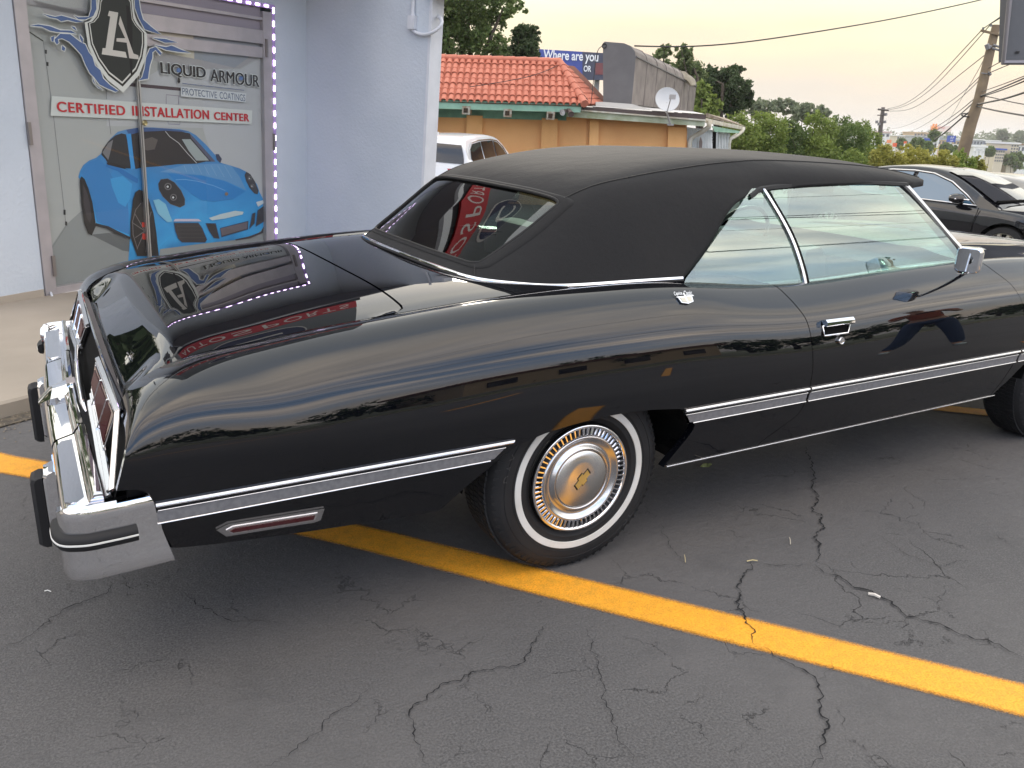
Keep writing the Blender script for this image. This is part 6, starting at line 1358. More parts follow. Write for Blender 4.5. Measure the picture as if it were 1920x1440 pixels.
mb = MB(); V, F = prism([at(u, v, D0-.2) for u, v in ((1117, 191), (1130, 191), (1185, 195), (1222, 206), (1117, 202))], FH*.4, None); mb.add(V, F); mb.build('duct_kerb', mat('kerb_white', (.52, .50, .46), .7), duct)
# satellite dish
dish = empty('satellite_dish', 'round pale satellite dish on a short mast at the flat roof edge', 'dish'); dc = at(1251, 187, D0-.9); dn = -FH*.93+RH*.05+GUP*.34; dn /= np.linalg.norm(dn)
mb = MB(); mb.lathe([(0, .0), (.10, .008), (.20, .03), (.30, .07), (.325, .085), (.33, .08), (.30, .055), (0, -.02)], dc-dn*.05, dn, 40); mb.build('reflector', mat('dish_grey', (.55, .56, .56), .45), dish, smooth=True, sharp=60)
mb = MB(); mb.tube([dc-GUP*.30, dc-GUP*.36-FH*.1+RH*.02, dc+dn*.34-GUP*.10+RH*.02], .014, 6); mb.box((-.06, -.05, -.05), (.10, .05, .07), ax=AXR, org=dc+dn*.34-GUP*.06+RH*.04); mb.build('feed_arm', mat('dish_arm', (.38, .36, .34), .5), dish)
mb = MB(); ft_ = at(1257, 234, D0-.62); mb.tube([dc-dn*.04-GUP*.05, dc-dn*.10-GUP*.30+RH*.06, ft_], .026, 8); mb.box((-.09, -.02, -.02), (.09, .02, .03), ax=AXR, org=ft_); mb.build('mast', MATS['dish_arm'], dish, smooth=True, sharp=40)
# billboard
bb = empty('billboard', 'blue and dark billboard reading Where are you OR behind the tiled roof', 'billboard'); DB_ = 58
pxs(bb, 'panel', mat('billboard_blue', (.06, .09, .34), .5, var=(.6, (.045, .07, .28))), [(1011, 92), (1092, 97), (1092, 150), (1011, 150)], DB_, .3); pxs(bb, 'panel', mat('billboard_dark', (.06, .065, .10), .5), [(1092, 97), (1190, 103), (1190, 150), (1092, 150)], DB_, .3)
pxs(bb, 'panel_picture', mat('billboard_red', (.22, .06, .06), .5, var=(1.5, (.10, .05, .06))), [(1117, 118), (1140, 118), (1140, 140), (1116, 140)], DB_-.03, .02)
wt = mat('billboard_white', (.80, .82, .85), .5, emit=(.8, .82, .85), es=.0)
def bt(txt, u0, v0, u1, v1, hp_): a = at(u0, v0, DB_-.06); b = at(u1, v1, DB_-.06); w = np.linalg.norm(b-a); exx = (b-a)/w; eyy = GUP-exx*(GUP@exx); eyy /= np.linalg.norm(eyy); font('billboard_lettering', txt, wt, bb, a, exx, eyy, w, hp_/FPX*DB_, .0, bold=.02)
bt('Where are you', 1018, 116, 1121, 121, 20); bt('OR', 1094, 134, 1108, 135, 10); bt('me', 1063, 133, 1077, 134, 7)
for u in (1040, 1120):
    mb = MB(); p = at(u, 140, DB_+.5); mb.tube([p, np.array([p[0], p[1], float(gz(p[0], p[1]))-.5])], .18, 8); mb.build('post', mat('sign_steel', (.2, .2, .2), .6), bb)
# dark sign at the upper right
sg_ = empty('pole_sign', 'dark grey framed sign panel seen at the upper right edge', 'sign'); DS = 17
pxs(sg_, 'panel', mat('sign_grey', (.10, .105, .115), .5, var=(2, (.085, .09, .10))), [(1889, -60), (2140, -50), (2130, 113), (1884, 115)], DS, .22); mb = MB(); mb.tube([at(u, v, DS-.03) for u, v in ((1899, -60), (1881, 117), (2140, 117))], .055, 6); mb.build('frame', mat('sign_frame', (.20, .19, .20), .4, .6), sg_); 
for u_ in (1905, 1909): mb = MB(); mb.box((-.015, -.02, -.02), (.015, .0, .02), ax=AXR, org=at(u_, 98, DS-.01)); mb.build('bolt', wire_m, sg_)
mb = MB(); p = at(2030, 117, DS+.1); mb.tube([p, np.array([p[0], p[1], float(gz(p[0], p[1]))-.3])], .12, 10); mb.build('post', MATS['sign_steel'], sg_)
# utility poles
wood = mat('weathered_pole', (.24, .18, .11), .85, var=(2, (.16, .12, .08)))
up1 = empty('utility_pole', 'leaning weathered wooden utility pole with one crossarm at the right', 'pole'); DP = 40
def pp(u, v, o=0): return at(u, v, DP+o)
mb = MB(); mb.tube([pp(1868, 47), pp(1852, 115), pp(1836, 185), pp(1820, 232), pp(1806, 285), pp(1790, 345)], [.17, .20, .23, .26, .27, .28], 12); mb.build('pole_shaft', wood, up1, smooth=True, sharp=50)
mb = MB(); V, F = prism([pp(1841, 55, -.25), pp(1887, 66, -.25), pp(1887, 70, -.25), pp(1841, 59, -.25)], FH*.12, None); mb.add(V, F); mb.build('crossarm', wood, up1)
for u, v in ((1843, 55), (1858, 49), (1884, 66)): mb = MB(); mb.tube([pp(u, v+1, -.2), pp(u+.5, v-4, -.2)], .05, 6); mb.build('insulator', MATS['sign_steel'], up1)
for u0, v0, u1, v1, r in ((1850, 86, 1858, 88, .07), (1862, 84, 1880, 90, .05), (1860, 90, 1876, 95, .05), (1850, 83, 1853, 92, .10), (1852, 136, 1858, 140, .06), (1840, 137, 1856, 139, .03)): mb = MB(); mb.tube([pp(u0, v0, -.2), pp(u1, v1, -.2)], r, 6); mb.build('pole_hardware', MATS['sign_steel'], up1)
up2 = empty('utility_pole', 'distant straight utility pole with transformer cluster left of the leaning one', 'pole'); P2 = lambda u, v, o=0: at(u, v, 90+o)
mb = MB(); mb.tube([P2(1656, 201), P2(1651, 240), P2(1648, 290)], [.18, .22, .26], 8); mb.build('pole_shaft', mat('dark_pole', (.10, .085, .08), .85), up2, smooth=True); mb = MB(); mb.tube([P2(1646, 205, -.3), P2(1666, 207, -.3)], .09, 4); mb.tube([P2(1645, 216, -.3), P2(1662, 216, -.3)], .05, 4); mb.build('crossarm', MATS['dark_pole'], up2)
for u, v in ((1644, 228), (1659, 228), (1648, 232), (1661, 214)): mb = MB(); mb.tube([P2(u, v-2, -.2), P2(u, v+3, -.2)], .15, 8); mb.build('transformer', mat('transformer_grey', (.22, .21, .22), .5), up2)
WG = 'overhead wires'
W_ = [([(1190, 86, 26), (1290, 87, 28), (1420, 76, 30), (1590, 50, 33), (1700, 30, 36), (1838, 0, 38), (1960, -32, 42)], .022, 'long wire sagging across the middle of the sky'),
 ([(1842, 55, 40), (1780, 122, 52), (1735, 168, 68), (1695, 195, 82), (1664, 204, 90)], .022, 'upper wire from the leaning pole crossarm to the distant pole'), ([(1858, 45, 40), (1790, 122, 52), (1742, 170, 68), (1700, 197, 82), (1666, 206, 90)], .022, 'second wire from the leaning pole top to the distant pole'),
 ([(1848, 102, 40), (1800, 140, 52), (1740, 186, 68), (1700, 206, 82), (1666, 208, 90)], .022, 'lowest of the three wires joining the two poles'), ([(1838, 142, 40), (1770, 198, 70), (1700, 235, 130), (1668, 242, 200)], .02, 'thin wire drooping below the pole to pole wires'), ([(1838, 148, 40), (1775, 205, 70), (1710, 245, 130), (1672, 250, 200)], .02, 'lowest thin wire drooping left of the leaning pole'),
 ([(1828, 184, 40), (1780, 222, 60), (1730, 250, 100), (1700, 258, 180)], .022, 'wire running down left from the middle of the leaning pole'), ([(1825, 192, 40), (1785, 226, 55), (1745, 250, 90), (1718, 262, 140)], .03, 'thicker cable running down left beside the thin wire'), ([(1820, 208, 40), (1800, 224, 42), (1772, 248, 48), (1752, 262, 55)], .04, 'heavy cable with a coil dropping left from the leaning pole'),
 ([(1858, 44, 40), (1880, 30, 36), (1920, -5, 32), (1990, -70, 28)], .022, 'wire rising from the pole top behind the dark sign'), ([(1843, 54, 40), (1878, 30, 36), (1915, 0, 32), (1985, -70, 28)], .022, 'wire rising from the crossarm behind the dark sign'),
 ([(1854, 128, 40), (1880, 114, 36), (1935, 90, 30)], .02, 'thin wire rising right just under the dark sign'), ([(1852, 138, 40), (1890, 122, 36), (1940, 104, 30)], .02, 'wire rising right beneath the sign wire'), ([(1840, 172, 40), (1880, 158, 34), (1940, 135, 28)], .018, 'faint wire right of the pole above the three cables'),
 ([(1838, 180, 40), (1870, 168, 34), (1940, 138, 26)], .028, 'upper of the three cables rising right of the pole'), ([(1838, 182, 40), (1880, 168, 34), (1940, 144, 26)], .026, 'middle of the three cables rising right of the pole'), ([(1832, 196, 40), (1860, 190, 36), (1890, 183, 32), (1945, 165, 26)], .038, 'thickest black cable rising right of the pole'),
 ([(1830, 199, 40), (1870, 208, 36), (1940, 220, 30)], .034, 'thick cable falling to the right of the pole'), ([(1838, 179, 40), (1865, 184, 37), (1900, 192, 33), (1950, 200, 28)], .02, 'thin wire falling right between the cables'), ([(1853, 90, 40), (1835, 130, 50), (1800, 190, 70), (1776, 232, 120)], .016, 'faint guy wire slanting across the other wires')]
for px, r, lb in W_: o = wire('overhead_wire', lb, px, r); o['group'] = WG
mb = MB(); c = at(1812, 216, 40); mb.tube([c+RH*.22*math.cos(a)+GUP*.07*math.sin(a)+FH*.1*math.sin(a) for a in np.linspace(0, 2*math.pi, 20)[:-1]], .03, 5, closed=True); tag(mb.build('cable_coil', wire_m, smooth=True), 'coil of spare cable hanging left of the leaning pole', 'cable')
# wires behind the camera, seen in paint and glass
for k, (y_, h_, sl_k) in enumerate(((-9.5, 6.8, .02), (-10.2, 7.3, .03), (-10.8, 8.0, .0), (-13, 6.1, .03), (-13.5, 6.3, .035), (-14, 8.8, .01), (-11.5, 9.6, .05), (-6.5, 8.4, .04))):
    X = np.linspace(-90, 130, 120); mb = MB(); mb.tube([(x, y_+sl_k*x, h_+.10*math.cos(x*.14)+sl_k*x*.4) for x in X], .013+.008*(k in (1, 3, 4)), 5); tag(mb.build('overhead_wire', wire_m, smooth=True), 'wire strung along the road behind the photographer', 'cable', 'wires behind the photographer')
# ================================================================== other cars
def LF(lat, dep, z): return CAM*np.array([1, 1, 0])+RH*lat+FH*dep+np.array([0, 0, z])
def bg_car(name, label, cat, mid, head, gz_, P):
    """mid (lateral, depth) of the car centre, head (lateral, depth) direction; P: proportions"""
    f = RH*head[0]+FH*head[1]; f /= np.linalg.norm(f); l_ = np.cross(np.array([0, 0, 1.]), f); O = LF(mid[0], mid[1], gz_)
    root = empty(name, label, cat, loc=tuple(O)); Lx = lambda x, y, z: f*x+l_*y+np.array([0, 0, z])
    col = P['paint']; st = np.array(P['st'])     # rows: x, z top outer edge, z top centre, half width
    wb = P['wb']; R_ = P['R']; sx = ncs(st[:, 0], st[:, 1:]); X = np.unique(np.concatenate([np.linspace(st[0, 0], st[-1, 0], 90), np.linspace(wb[0]-R_*1.25, wb[0]+R_*1.25, 26), np.linspace(wb[1]-R_*1.25, wb[1]+R_*1.25, 26)]))
    for sg in (-1, 1):
        G = []
        for x in X:
            ze, zc, hw = sx(x); zb = P['zb']
            for w in wb:
                dd = abs(x-w)/(R_*1.16)
                if dd < 1: zb = max(zb, R_+R_*1.16*math.sqrt(1-dd*dd))
            zb = min(zb, ze-.12); row = []
            zsh = ze-.10
            for t in np.linspace(0, 1, 7): z = zb+(zsh-zb)*t; row.append((hw*(1-.045*(1-(z-.3)/.5)**2*(z < .8)-.03*max(0, (z-.62)/.4)), z))
            row += [(hw*.955, ze-.04), (hw*.92, ze-.008), (hw*.86, ze+.004), (hw*.55, (ze+zc)/2+.012), (0, zc)]
            row = [(hw*.80, zb)]+row
            G.append([Lx(x, sg*y, z) for y, z in row])
        mb = MB(); mb.grid(G, flip=(sg < 0)); mb.poly(G[0]+[Lx(X[0], 0, P['zb'])]); mb.poly(G[-1]+[Lx(X[-1], 0, P['zb'])]); mb.build('body', col, root, smooth=True, sharp=48)
    mb = MB(); mb.box((X[0]+.2, -st[:, 3].max()*.8, .22), (X[-1]-.2, st[:, 3].max()*.8, .62), ax=(f, l_, (0, 0, 1))); mb.build('underbody', dark_m, root)
    # cabin: side profile points (x, z) of the glasshouse outline, half widths at belt and roof
    cp = P['cabin']; fr_ = ncs(np.linspace(0, 1, len(cp)), cp); T = np.linspace(0, 1, 60); prof = fr_(T); belt = lambda x: float(sx(x)[0])-.01
    wbt, wrf = P['cw']; zt = max(prof[:, 1])
    G = []
    for x, z in prof:
        k = max(0, (z-belt(x))/(zt-belt(x))); hw = wbt+(wrf-wbt)*k
        G.append([Lx(x, -hw, min(z, belt(x)) if False else belt(x)), Lx(x, -hw, z-.05*k), Lx(x, -hw*.96, z-.012), Lx(x, -hw*.80, z+.010), Lx(x, 0, z+.028), Lx(x, hw*.80, z+.010), Lx(x, hw*.96, z-.012), Lx(x, hw, z-.05*k), Lx(x, hw, belt(x))])
    G2 = []
    for (x, z), row in zip(prof, G):
        k = max(0, (z-belt(x))/(zt-belt(x))); hw = wbt+(wrf-wbt)*k; r0 = Lx(x, -wbt-.005, belt(x)-.01); r1 = Lx(x, wbt+.005, belt(x)-.01); G2.append([r0]+row[1:8]+[r1])
    mb = MB(); mb.grid(G2, flip=True); mb.build('cabin_shell', P.get('roof', col), root, smooth=True, sharp=50)
    def side_pt(x, z, sg, o=.012): k = max(0, (z-belt(x))/(zt-belt(x))); return Lx(x, sg*((wbt+(wrf-wbt)*k)+o), z)
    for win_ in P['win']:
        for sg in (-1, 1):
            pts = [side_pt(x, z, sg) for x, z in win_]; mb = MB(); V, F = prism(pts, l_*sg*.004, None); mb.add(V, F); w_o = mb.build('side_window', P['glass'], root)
    if P.get('trim'):
        for sg in (-1, 1): mb = MB(); mb.tube([side_pt(x, z, sg, .018) for x, z in P['trim']], .014, 6, closed=True); mb.build('window_trim', chrome_soft, root, smooth=True)
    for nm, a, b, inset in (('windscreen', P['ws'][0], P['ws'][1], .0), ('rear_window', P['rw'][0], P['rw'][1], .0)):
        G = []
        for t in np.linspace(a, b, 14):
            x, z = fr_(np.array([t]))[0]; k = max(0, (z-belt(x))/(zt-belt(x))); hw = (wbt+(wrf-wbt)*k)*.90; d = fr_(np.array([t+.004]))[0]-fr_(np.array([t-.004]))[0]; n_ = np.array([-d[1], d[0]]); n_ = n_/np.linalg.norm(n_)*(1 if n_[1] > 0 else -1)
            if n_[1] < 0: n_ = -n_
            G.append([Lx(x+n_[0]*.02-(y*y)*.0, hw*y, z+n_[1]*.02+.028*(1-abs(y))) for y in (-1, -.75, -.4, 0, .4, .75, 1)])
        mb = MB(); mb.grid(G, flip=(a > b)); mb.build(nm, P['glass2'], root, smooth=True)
    for w in wb:
        for sg in (-1, 1):
            hw = float(sx(w)[2])-.015; c = Lx(w, sg*hw, R_); a = l_*sg; rp = R_*P.get('rim', .70)
            mb = MB(); mb.lathe([(rp, -.20), (R_*.93, -.22), (R_, -.19), (R_, -.03), (R_*.95, -.004), (rp*1.03, .0), (rp, -.012)], c, a, 48); tyo = mb.build('wheel', tyre_m, root, smooth=True, sharp=50)
            mb = MB(); mb.lathe([(rp, -.012), (rp*.97, -.002), (rp*.93, -.03), (rp*.9, -.10)], c, a, 40); ns = P.get('spokes', 10)
            t0 = np.cross(a, np.array([0, 0, 1.])); 
            for k in range(ns):
                an = 2*math.pi*k/ns; er = t0*math.cos(an)+np.array([0, 0, 1.])*math.sin(an); et = np.cross(a, er); V = []
                for r, w_, h in ((rp*.14, .030, .0), (rp*.95, .036 if ns < 12 else .020, -.006)): V += [c+er*r-et*w_/1-a*.03, c+er*r-et*w_*.55+a*h, c+er*r+et*w_*.55+a*h, c+er*r+et*w_-a*.03]
                mb.add(V, [(0, 1, 5, 4), (1, 2, 6, 5), (2, 3, 7, 6)])
            mb.lathe([(0, .004), (rp*.16, .0), (rp*.2, -.02)], c, a, 20); mb.build('rim', P.get('rimm', alloy), tyo, smooth=True, sharp=40); mb = MB(); mb.lathe([(0, -.07), (rp*.95, -.07)], c, a, 24); mb.build('brake_disc', dark_m, tyo)
    return root, Lx, f, l_
alloy = mat('alloy_silver', (.62, .58, .50), .3, .85); sed_p = mat('black_metallic', (.006, .006, .008), .4, 0, .0, 1, .02); suv_w = mat('white_car_paint', (.72, .73, .74), .35, 0, .5, .8, .03); suv_g = mat('pewter_car_paint', (.20, .19, .18), .35, .4, .5, .8, .04)
gl_skyref = mat('painted_sky_glass', (.05, .12, .20), .03, 0, .9, .6, .01); gl_dark = mat('dark_car_glass', (.018, .018, .020), .04, 0, .5, .35, .01)  # blue base colour stands in for the sky reflected in the car windows
SED = dict(paint=sed_p, glass=gl_skyref, glass2=gl_dark, zb=.20, R=.345, rim=.74, spokes=10, wb=(-1.52, 1.53), cw=(.86, .59),
    st=[(-2.55, .70, .78, .60), (-2.48, .86, .93, .80), (-2.2, .97, 1.03, .90), (-1.5, 1.00, 1.06, .93), (-.6, .985, 1.0, .94), (.3, .97, .98, .94), (.85, .955, 1.0, .935), (1.2, .93, .99, .93), (1.8, .86, .92, .92), (2.2, .77, .83, .86), (2.45, .64, .72, .70), (2.52, .52, .55, .55)],
    cabin=[(-2.12, .96), (-1.55, 1.17), (-1.15, 1.35), (-.6, 1.445), (-.05, 1.455), (.35, 1.40), (.8, 1.22), (1.36, .93)],
    ws=(.70, .965), rw=(.05, .33), win=[[(-.12, .975), (.97, .955), (.80, 1.08), (.48, 1.255), (.15, 1.355), (-.12, 1.375)], [(-1.15, .985), (-.20, .975), (-.20, 1.375), (-.6, 1.37), (-1.0, 1.29), (-1.32, 1.13)]],
    trim=[(-1.45, 1.02), (-1.1, .985), (-.1, .975), (.5, .965), (1.02, .955), (.82, 1.09), (.50, 1.27), (.15, 1.375), (-.2, 1.40), (-.6, 1.39), (-1.05, 1.31), (-1.38, 1.14)])
hd_ = np.array([.565, -.825]); rt = np.array([.825, .565]); ms = np.array([6.5, 13.75])+rt*.80
sed, LX, sf, sl2 = bg_car('saloon_car', 'black saloon car with multi-spoke wheels facing right behind the convertible', 'car', ms, hd_, -.42, SED)
def part(fn, name, m, root, **k): mb = MB(); fn(mb); return mb.build(name, m, root, **k)
for sg in (-1, 1):
    def mirr(mb):
        rings = []
        for x, s_ in ((.66, .3), (.70, .85), (.76, 1), (.84, .85), (.90, .3)): rings.append([LX(x, sg*(1.00+.13*math.cos(a)*s_), 1.045+.075*math.sin(a)*s_) for a in np.linspace(0, 2*math.pi, 14)])
        mb.grid(rings); mb.tube([LX(.80, sg*.87, .97), LX(.79, sg*.95, 1.01)], .03, 6)
    mo = part(mirr, 'door_mirror', sed_p, sed, smooth=True); part(lambda mb: mb.tube([LX(.905, sg*.90, 1.03), LX(.88, sg*1.0, 1.035), LX(.80, sg*1.125, 1.04)], .014, 6), 'mirror_indicator', chrome_soft, mo)
    def hl(mb): V, F = prism([LX(x, sg*y, z) for x, y, z in ((1.98, .905, .79), (2.16, .885, .755), (2.36, .80, .66), (2.34, .82, .55), (2.16, .90, .57), (2.05, .918, .66))], (0, 0, .0), None); mb.poly([LX(x, sg*y, z) for x, y, z in ((1.96, .928, .80), (2.18, .905, .765), (2.40, .79, .665), (2.40, .80, .55), (2.2, .90, .56), (2.08, .928, .66))])
    part(hl, 'headlight', mat('headlamp', (.62, .66, .72), .15, .2, .6, 1), sed); part(lambda mb: mb.box((1.96, sg*.925-.012, .475), (2.20, sg*.925+.012, .515), ax=(sf, sl2, (0, 0, 1))), 'side_reflector', mat('amber_lens', (.75, .16, .02), .3), sed)
    for xx in (1.05, -.16, -1.25): part(lambda mb: mb.tube([LX(xx+(.04 if z > .8 else 0), sg*(.9415-.02*(z > .85)), z) for z in (.33, .5, .7, .85, .93)], .006, 5), 'door_gap', dark_m, sed)
    part(lambda mb: mb.box((.0, sg*.925-.02, .80), (.20, sg*.925+.02, .835), ax=(sf, sl2, (0, 0, 1))), 'door_handle', chrome_soft, sed)
part(lambda mb: mb.box((2.44, -.42, .42), (2.53, .42, .70), ax=(sf, sl2, (0, 0, 1))), 'grille', chrome_soft, sed); part(lambda mb: mb.tube([LX(1.24, y, 1.03) for y in (-.7, 0, .7)], .02, 5), 'wiper', dark_m, sed)
th_ = np.linspace(0, 2*math.pi, 22)[:-1]; part(lambda mb: mb.tube([LX(.62, .35+.19*math.cos(a), 1.02+.15*math.sin(a)) for a in th_], .016, 5, closed=True), 'steering_wheel', dark_m, sed)
# white SUV beyond the wing wall
SUV = dict(paint=suv_w, glass=gl_dark, glass2=gl_dark, zb=.26, R=.37, rim=.72, spokes=12, wb=(-1.45, 1.55), cw=(.90, .70),
    st=[(-2.50, .78, .80, .72), (-2.46, .98, 1.00, .88), (-2.2, 1.10, 1.10, .965), (-1.4, 1.09, 1.10, .985), (0, 1.07, 1.08, .985), (1.0, 1.05, 1.10, .98), (1.5, 1.02, 1.08, .97), (2.1, .92, 1.0, .93), (2.45, .72, .80, .80), (2.55, .5, .55, .6)],
    cabin=[(-2.44, 1.06), (-2.34, 1.38), (-2.16, 1.64), (-1.5, 1.73), (-.6, 1.75), (.2, 1.70), (.75, 1.50), (1.30, 1.10)], ws=(.74, .965), rw=(.03, .215),
    win=[[(-1.98, 1.14), (-1.20, 1.11), (-1.20, 1.60), (-1.72, 1.56), (-1.95, 1.44)], [(-1.12, 1.11), (-.20, 1.10), (-.20, 1.62), (-1.12, 1.61)], [(-.12, 1.10), (.95, 1.09), (.55, 1.42), (.18, 1.57), (-.12, 1.61)]],
    trim=[(-2.04, 1.12), (-1.0, 1.10), (1.02, 1.075), (.56, 1.46), (.16, 1.61), (-.3, 1.65), (-1.3, 1.64), (-1.8, 1.59), (-2.02, 1.44)])
hs = np.array([.27, .963]); rs_ = np.array([.963, -.27]); suv, LX, sf, sl2 = bg_car('suv', 'white SUV with a red tail light parked by the orange wall', 'car', np.array([-1.20, 19.0])+hs*2.45-rs_*.9, hs, -.60, SUV)
for sg in (-1, 1):
    part(lambda mb: mb.poly([LX(x, sg*y, z) for x, y, z in ((-2.475, .42, 1.02), (-2.46, .70, 1.03), (-2.38, .88, 1.04), (-2.17, .975, 1.05), (-2.2, .985, .99), (-2.36, .93, .90), (-2.46, .80, .89), (-2.50, .50, .92))]), 'tail_light', mat('tail_red', (.42, .015, .02), .2, 0, .5, 1), suv)
    def mirr(mb): mb.box((.80, sg*1.02-.13, 1.09), (.94, sg*1.02+.13, 1.25), ax=(sf, sl2, (0, 0, 1)))
    part(mirr, 'door_mirror', dark_m, suv)
part(lambda mb: mb.box((-2.30, -.05, 1.735), (-2.05, .05, 1.80), ax=(sf, sl2, (0, 0, 1))), 'roof_fin', suv_w, suv); part(lambda mb: mb.box((-2.52, -.26, .72), (-2.49, .26, .84), ax=(sf, sl2, (0, 0, 1))), 'plate', white_r, suv); part(lambda mb: mb.box((-2.54, -.86, .60), (-2.47, .86, .63), ax=(sf, sl2, (0, 0, 1))), 'bumper_line', chrome_soft, suv)
# pewter hatchback SUV at the right edge
S2 = dict(SUV); S2.update(paint=suv_g, glass=gl_skyref, glass2=gl_skyref, trim=None, zb=.28)
hs = np.array([-.16, .987]); rs_ = np.array([.987, .16]); sv2, LX, sf, sl2 = bg_car('suv', 'pewter grey SUV seen from behind at the right edge, beyond the black saloon', 'car', np.array([9.75, 16.2])+hs*2.45+rs_*.92, hs, -.93, S2)
for sg in (-1, 1): part(lambda mb: mb.poly([LX(x, sg*y, z) for x, y, z in ((-2.485, .45, 1.03), (-2.44, .90, 1.03), (-2.44, .93, .88), (-2.50, .50, .90))]), 'tail_light', MATS['tail_red'], sv2)
part(lambda mb: mb.box((-2.56, -.80, .45), (-2.46, .80, .84), ax=(sf, sl2, (0, 0, 1))), 'bumper', dark_m, sv2); part(lambda mb: mb.box((-2.52, -.30, .90), (-2.475, .30, .99), ax=(sf, sl2, (0, 0, 1))), 'plate', white_r, sv2)
part(lambda mb: mb.add(*prism([LX(-2.2, -.08, 1.735), LX(-2.2, 0, 1.80), LX(-2.2, .08, 1.735), LX(-2.2, 0, 1.67)], sf*.02, None)), 'roof_fin', dark_m, sv2)

# ================================================================== the far commercial strip
def cpx(u, v, d): return at(u, v, d)
def far_box(name, label, cat, u0, u1, v0, v1, d, m, wins=None, roofm=None, thick=14, group=None):
    p = at(u0, v1, d); q = at(u1, v1, d); t = at(u0, v0, d); w = (q-p)@RH; h = t[2]-p[2]; o = p.copy(); base = float(gz(o[0], o[1]))-.5
    b = empty(name, label, cat, group, loc=(0, 0, 0)); AX = (RH, FH, (0, 0, 1))
    mb = MB(); mb.box((0, 0, base-o[2]), (w, thick, h), ax=AX, org=o); mb.build('wall', m, b)
    if roofm: mb = MB(); mb.box((-.4, -.4, h), (w+.4, thick, h+max(.5, h*.10)), ax=AX, org=o); mb.build('roof', roofm, b)
    if wins:
        nc, nr = wins; me_ = None
        for i in range(nc):
            for j in range(nr):
                c = o+RH*(w*(i+.5)/nc)+np.array([0, 0, h*(j+.5)/nr])-FH*.05
                if me_ is None: mb = MB(); mb.box((-w/nc*.28, -.05, -h/nr*.26), (w/nc*.28, 0, h/nr*.26), ax=AX); me_ = mb.build('window', far_win, b, loc=tuple(c)).data
                else: k_ = link(bpy.data.objects.new('window', me_), b); k_.location = tuple(c)
    return b
far_win = mat('far_window', (.09, .10, .12), .3); fw1 = mat('far_cream', (.55, .49, .38), .85); fw2 = mat('far_tan', (.52, .38, .24), .85); fw3 = mat('far_grey', (.36, .38, .40), .8); fw4 = mat('far_white', (.66, .66, .64), .8); fw5 = mat('far_blue', (.03, .07, .34), .6); fr_r = mat('far_roof', (.45, .46, .47), .7)
far_box('store_building', 'long pale cream store left of the blue pylon sign in the far strip', 'building', 1681, 1722, 255, 262, 430, fw1, (9, 1), fw4); far_box('store_building', 'tan roofed building above the far cream store', 'building', 1713, 1742, 249, 256, 470, fw2, (5, 1), fw2)
far_box('store_building', 'grey low building between the cream store and the blue sign', 'building', 1722, 1765, 256, 264, 400, fw3, (6, 1), fr_r); far_box('store_building', 'tan store left of the blue pylon sign', 'building', 1757, 1778, 262, 272, 340, fw2, (3, 1), fw3)
far_box('store_building', 'tan store right of the blue pylon sign', 'building', 1786, 1806, 264, 271, 340, fw2, (3, 1), fw3); far_box('store_building', 'white low shop under the tan stores', 'building', 1742, 1756, 266, 278, 320, fw4, (2, 1), fw4)
far_box('warehouse', 'light grey warehouse just right of the leaning pole', 'building', 1812, 1842, 262, 272, 380, fw3, (5, 1), fw4); far_box('warehouse', 'blue grey warehouse with a pale roof in the far strip', 'building', 1842, 1873, 264, 276, 400, mat('far_slate', (.17, .19, .24), .7), (4, 1), fw4)
far_box('hotel_building', 'cream three storey building at the far right, left wing', 'building', 1863, 1880, 281, 304, 260, fw1, (4, 4), fw5); far_box('hotel_building', 'cream three storey building at the far right, tall right wing', 'building', 1889, 1904, 270, 304, 262, fw1, (3, 6), fw4); far_box('hotel_building', 'recessed grey middle block between the two cream wings', 'building', 1880, 1889, 276, 304, 268, fw3, (2, 5), fw4)
far_box('store_building', 'brown roofed low building at the extreme right edge', 'building', 1905, 1935, 272, 286, 300, fw4, (4, 1), mat('far_brown', (.24, .15, .10), .8)); far_box('store_building', 'white panel fronted shop below the warehouses', 'building', 1824, 1846, 276, 287, 230, fw4, (3, 1), fw4); far_box('store_building', 'pale block behind the distant utility pole', 'building', 1651, 1668, 249, 258, 300, fw4, (2, 1), mat('far_pink', (.5, .38, .36), .8))
def far_sign(label, u0, u1, v0, v1, vb, d, m, txt=None, posts=1, tm=None):
    s = empty('pylon_sign', label, 'sign'); p = at(u0, v1, d); q = at(u1, v1, d); t = at(u0, v0, d); w = (q-p)@RH; h = t[2]-p[2]
    mb = MB(); mb.box((0, 0, 0), (w, .6, h), ax=(RH, FH, (0, 0, 1)), org=p); mb.build('panel', m, s)
    for k in range(posts): c = p+RH*w*(k+1)/(posts+1)+FH*.3; mb = MB(); mb.tube([c, at(0, vb, d)*0+np.array([c[0], c[1], float(gz(c[0], c[1]))])], .3, 6); mb.build('post', fw4, s)
    if txt:
        for k, (tx, fy, fh_, fwd_) in enumerate(txt): font('lettering', tx, tm or fw4, s, p+RH*w*(1-fwd_)/2+np.array([0, 0, h*fy])-FH*.08, RH, np.array([0, 0, 1.]), w*fwd_, h*fh_, .0)
    return s
far_sign('blue pylon sign with white letters in the middle of the far strip', 1776, 1791, 254, 266, 290, 240, fw5, [('AF', .5, .35, .5), ('HP', .1, .25, .35)]); far_sign('small blue sign panel left of the blue pylon sign', 1733, 1745, 259, 267, 280, 230, fw5, None)
bbd = far_sign('far billboard with orange figures and pale pink lettering', 1744, 1783, 235, 246, 262, 330, mat('far_pinkish', (.72, .60, .55), .8), [('Jeep', .45, .4, .35)], 1, mat('far_red', (.55, .10, .08), .7))
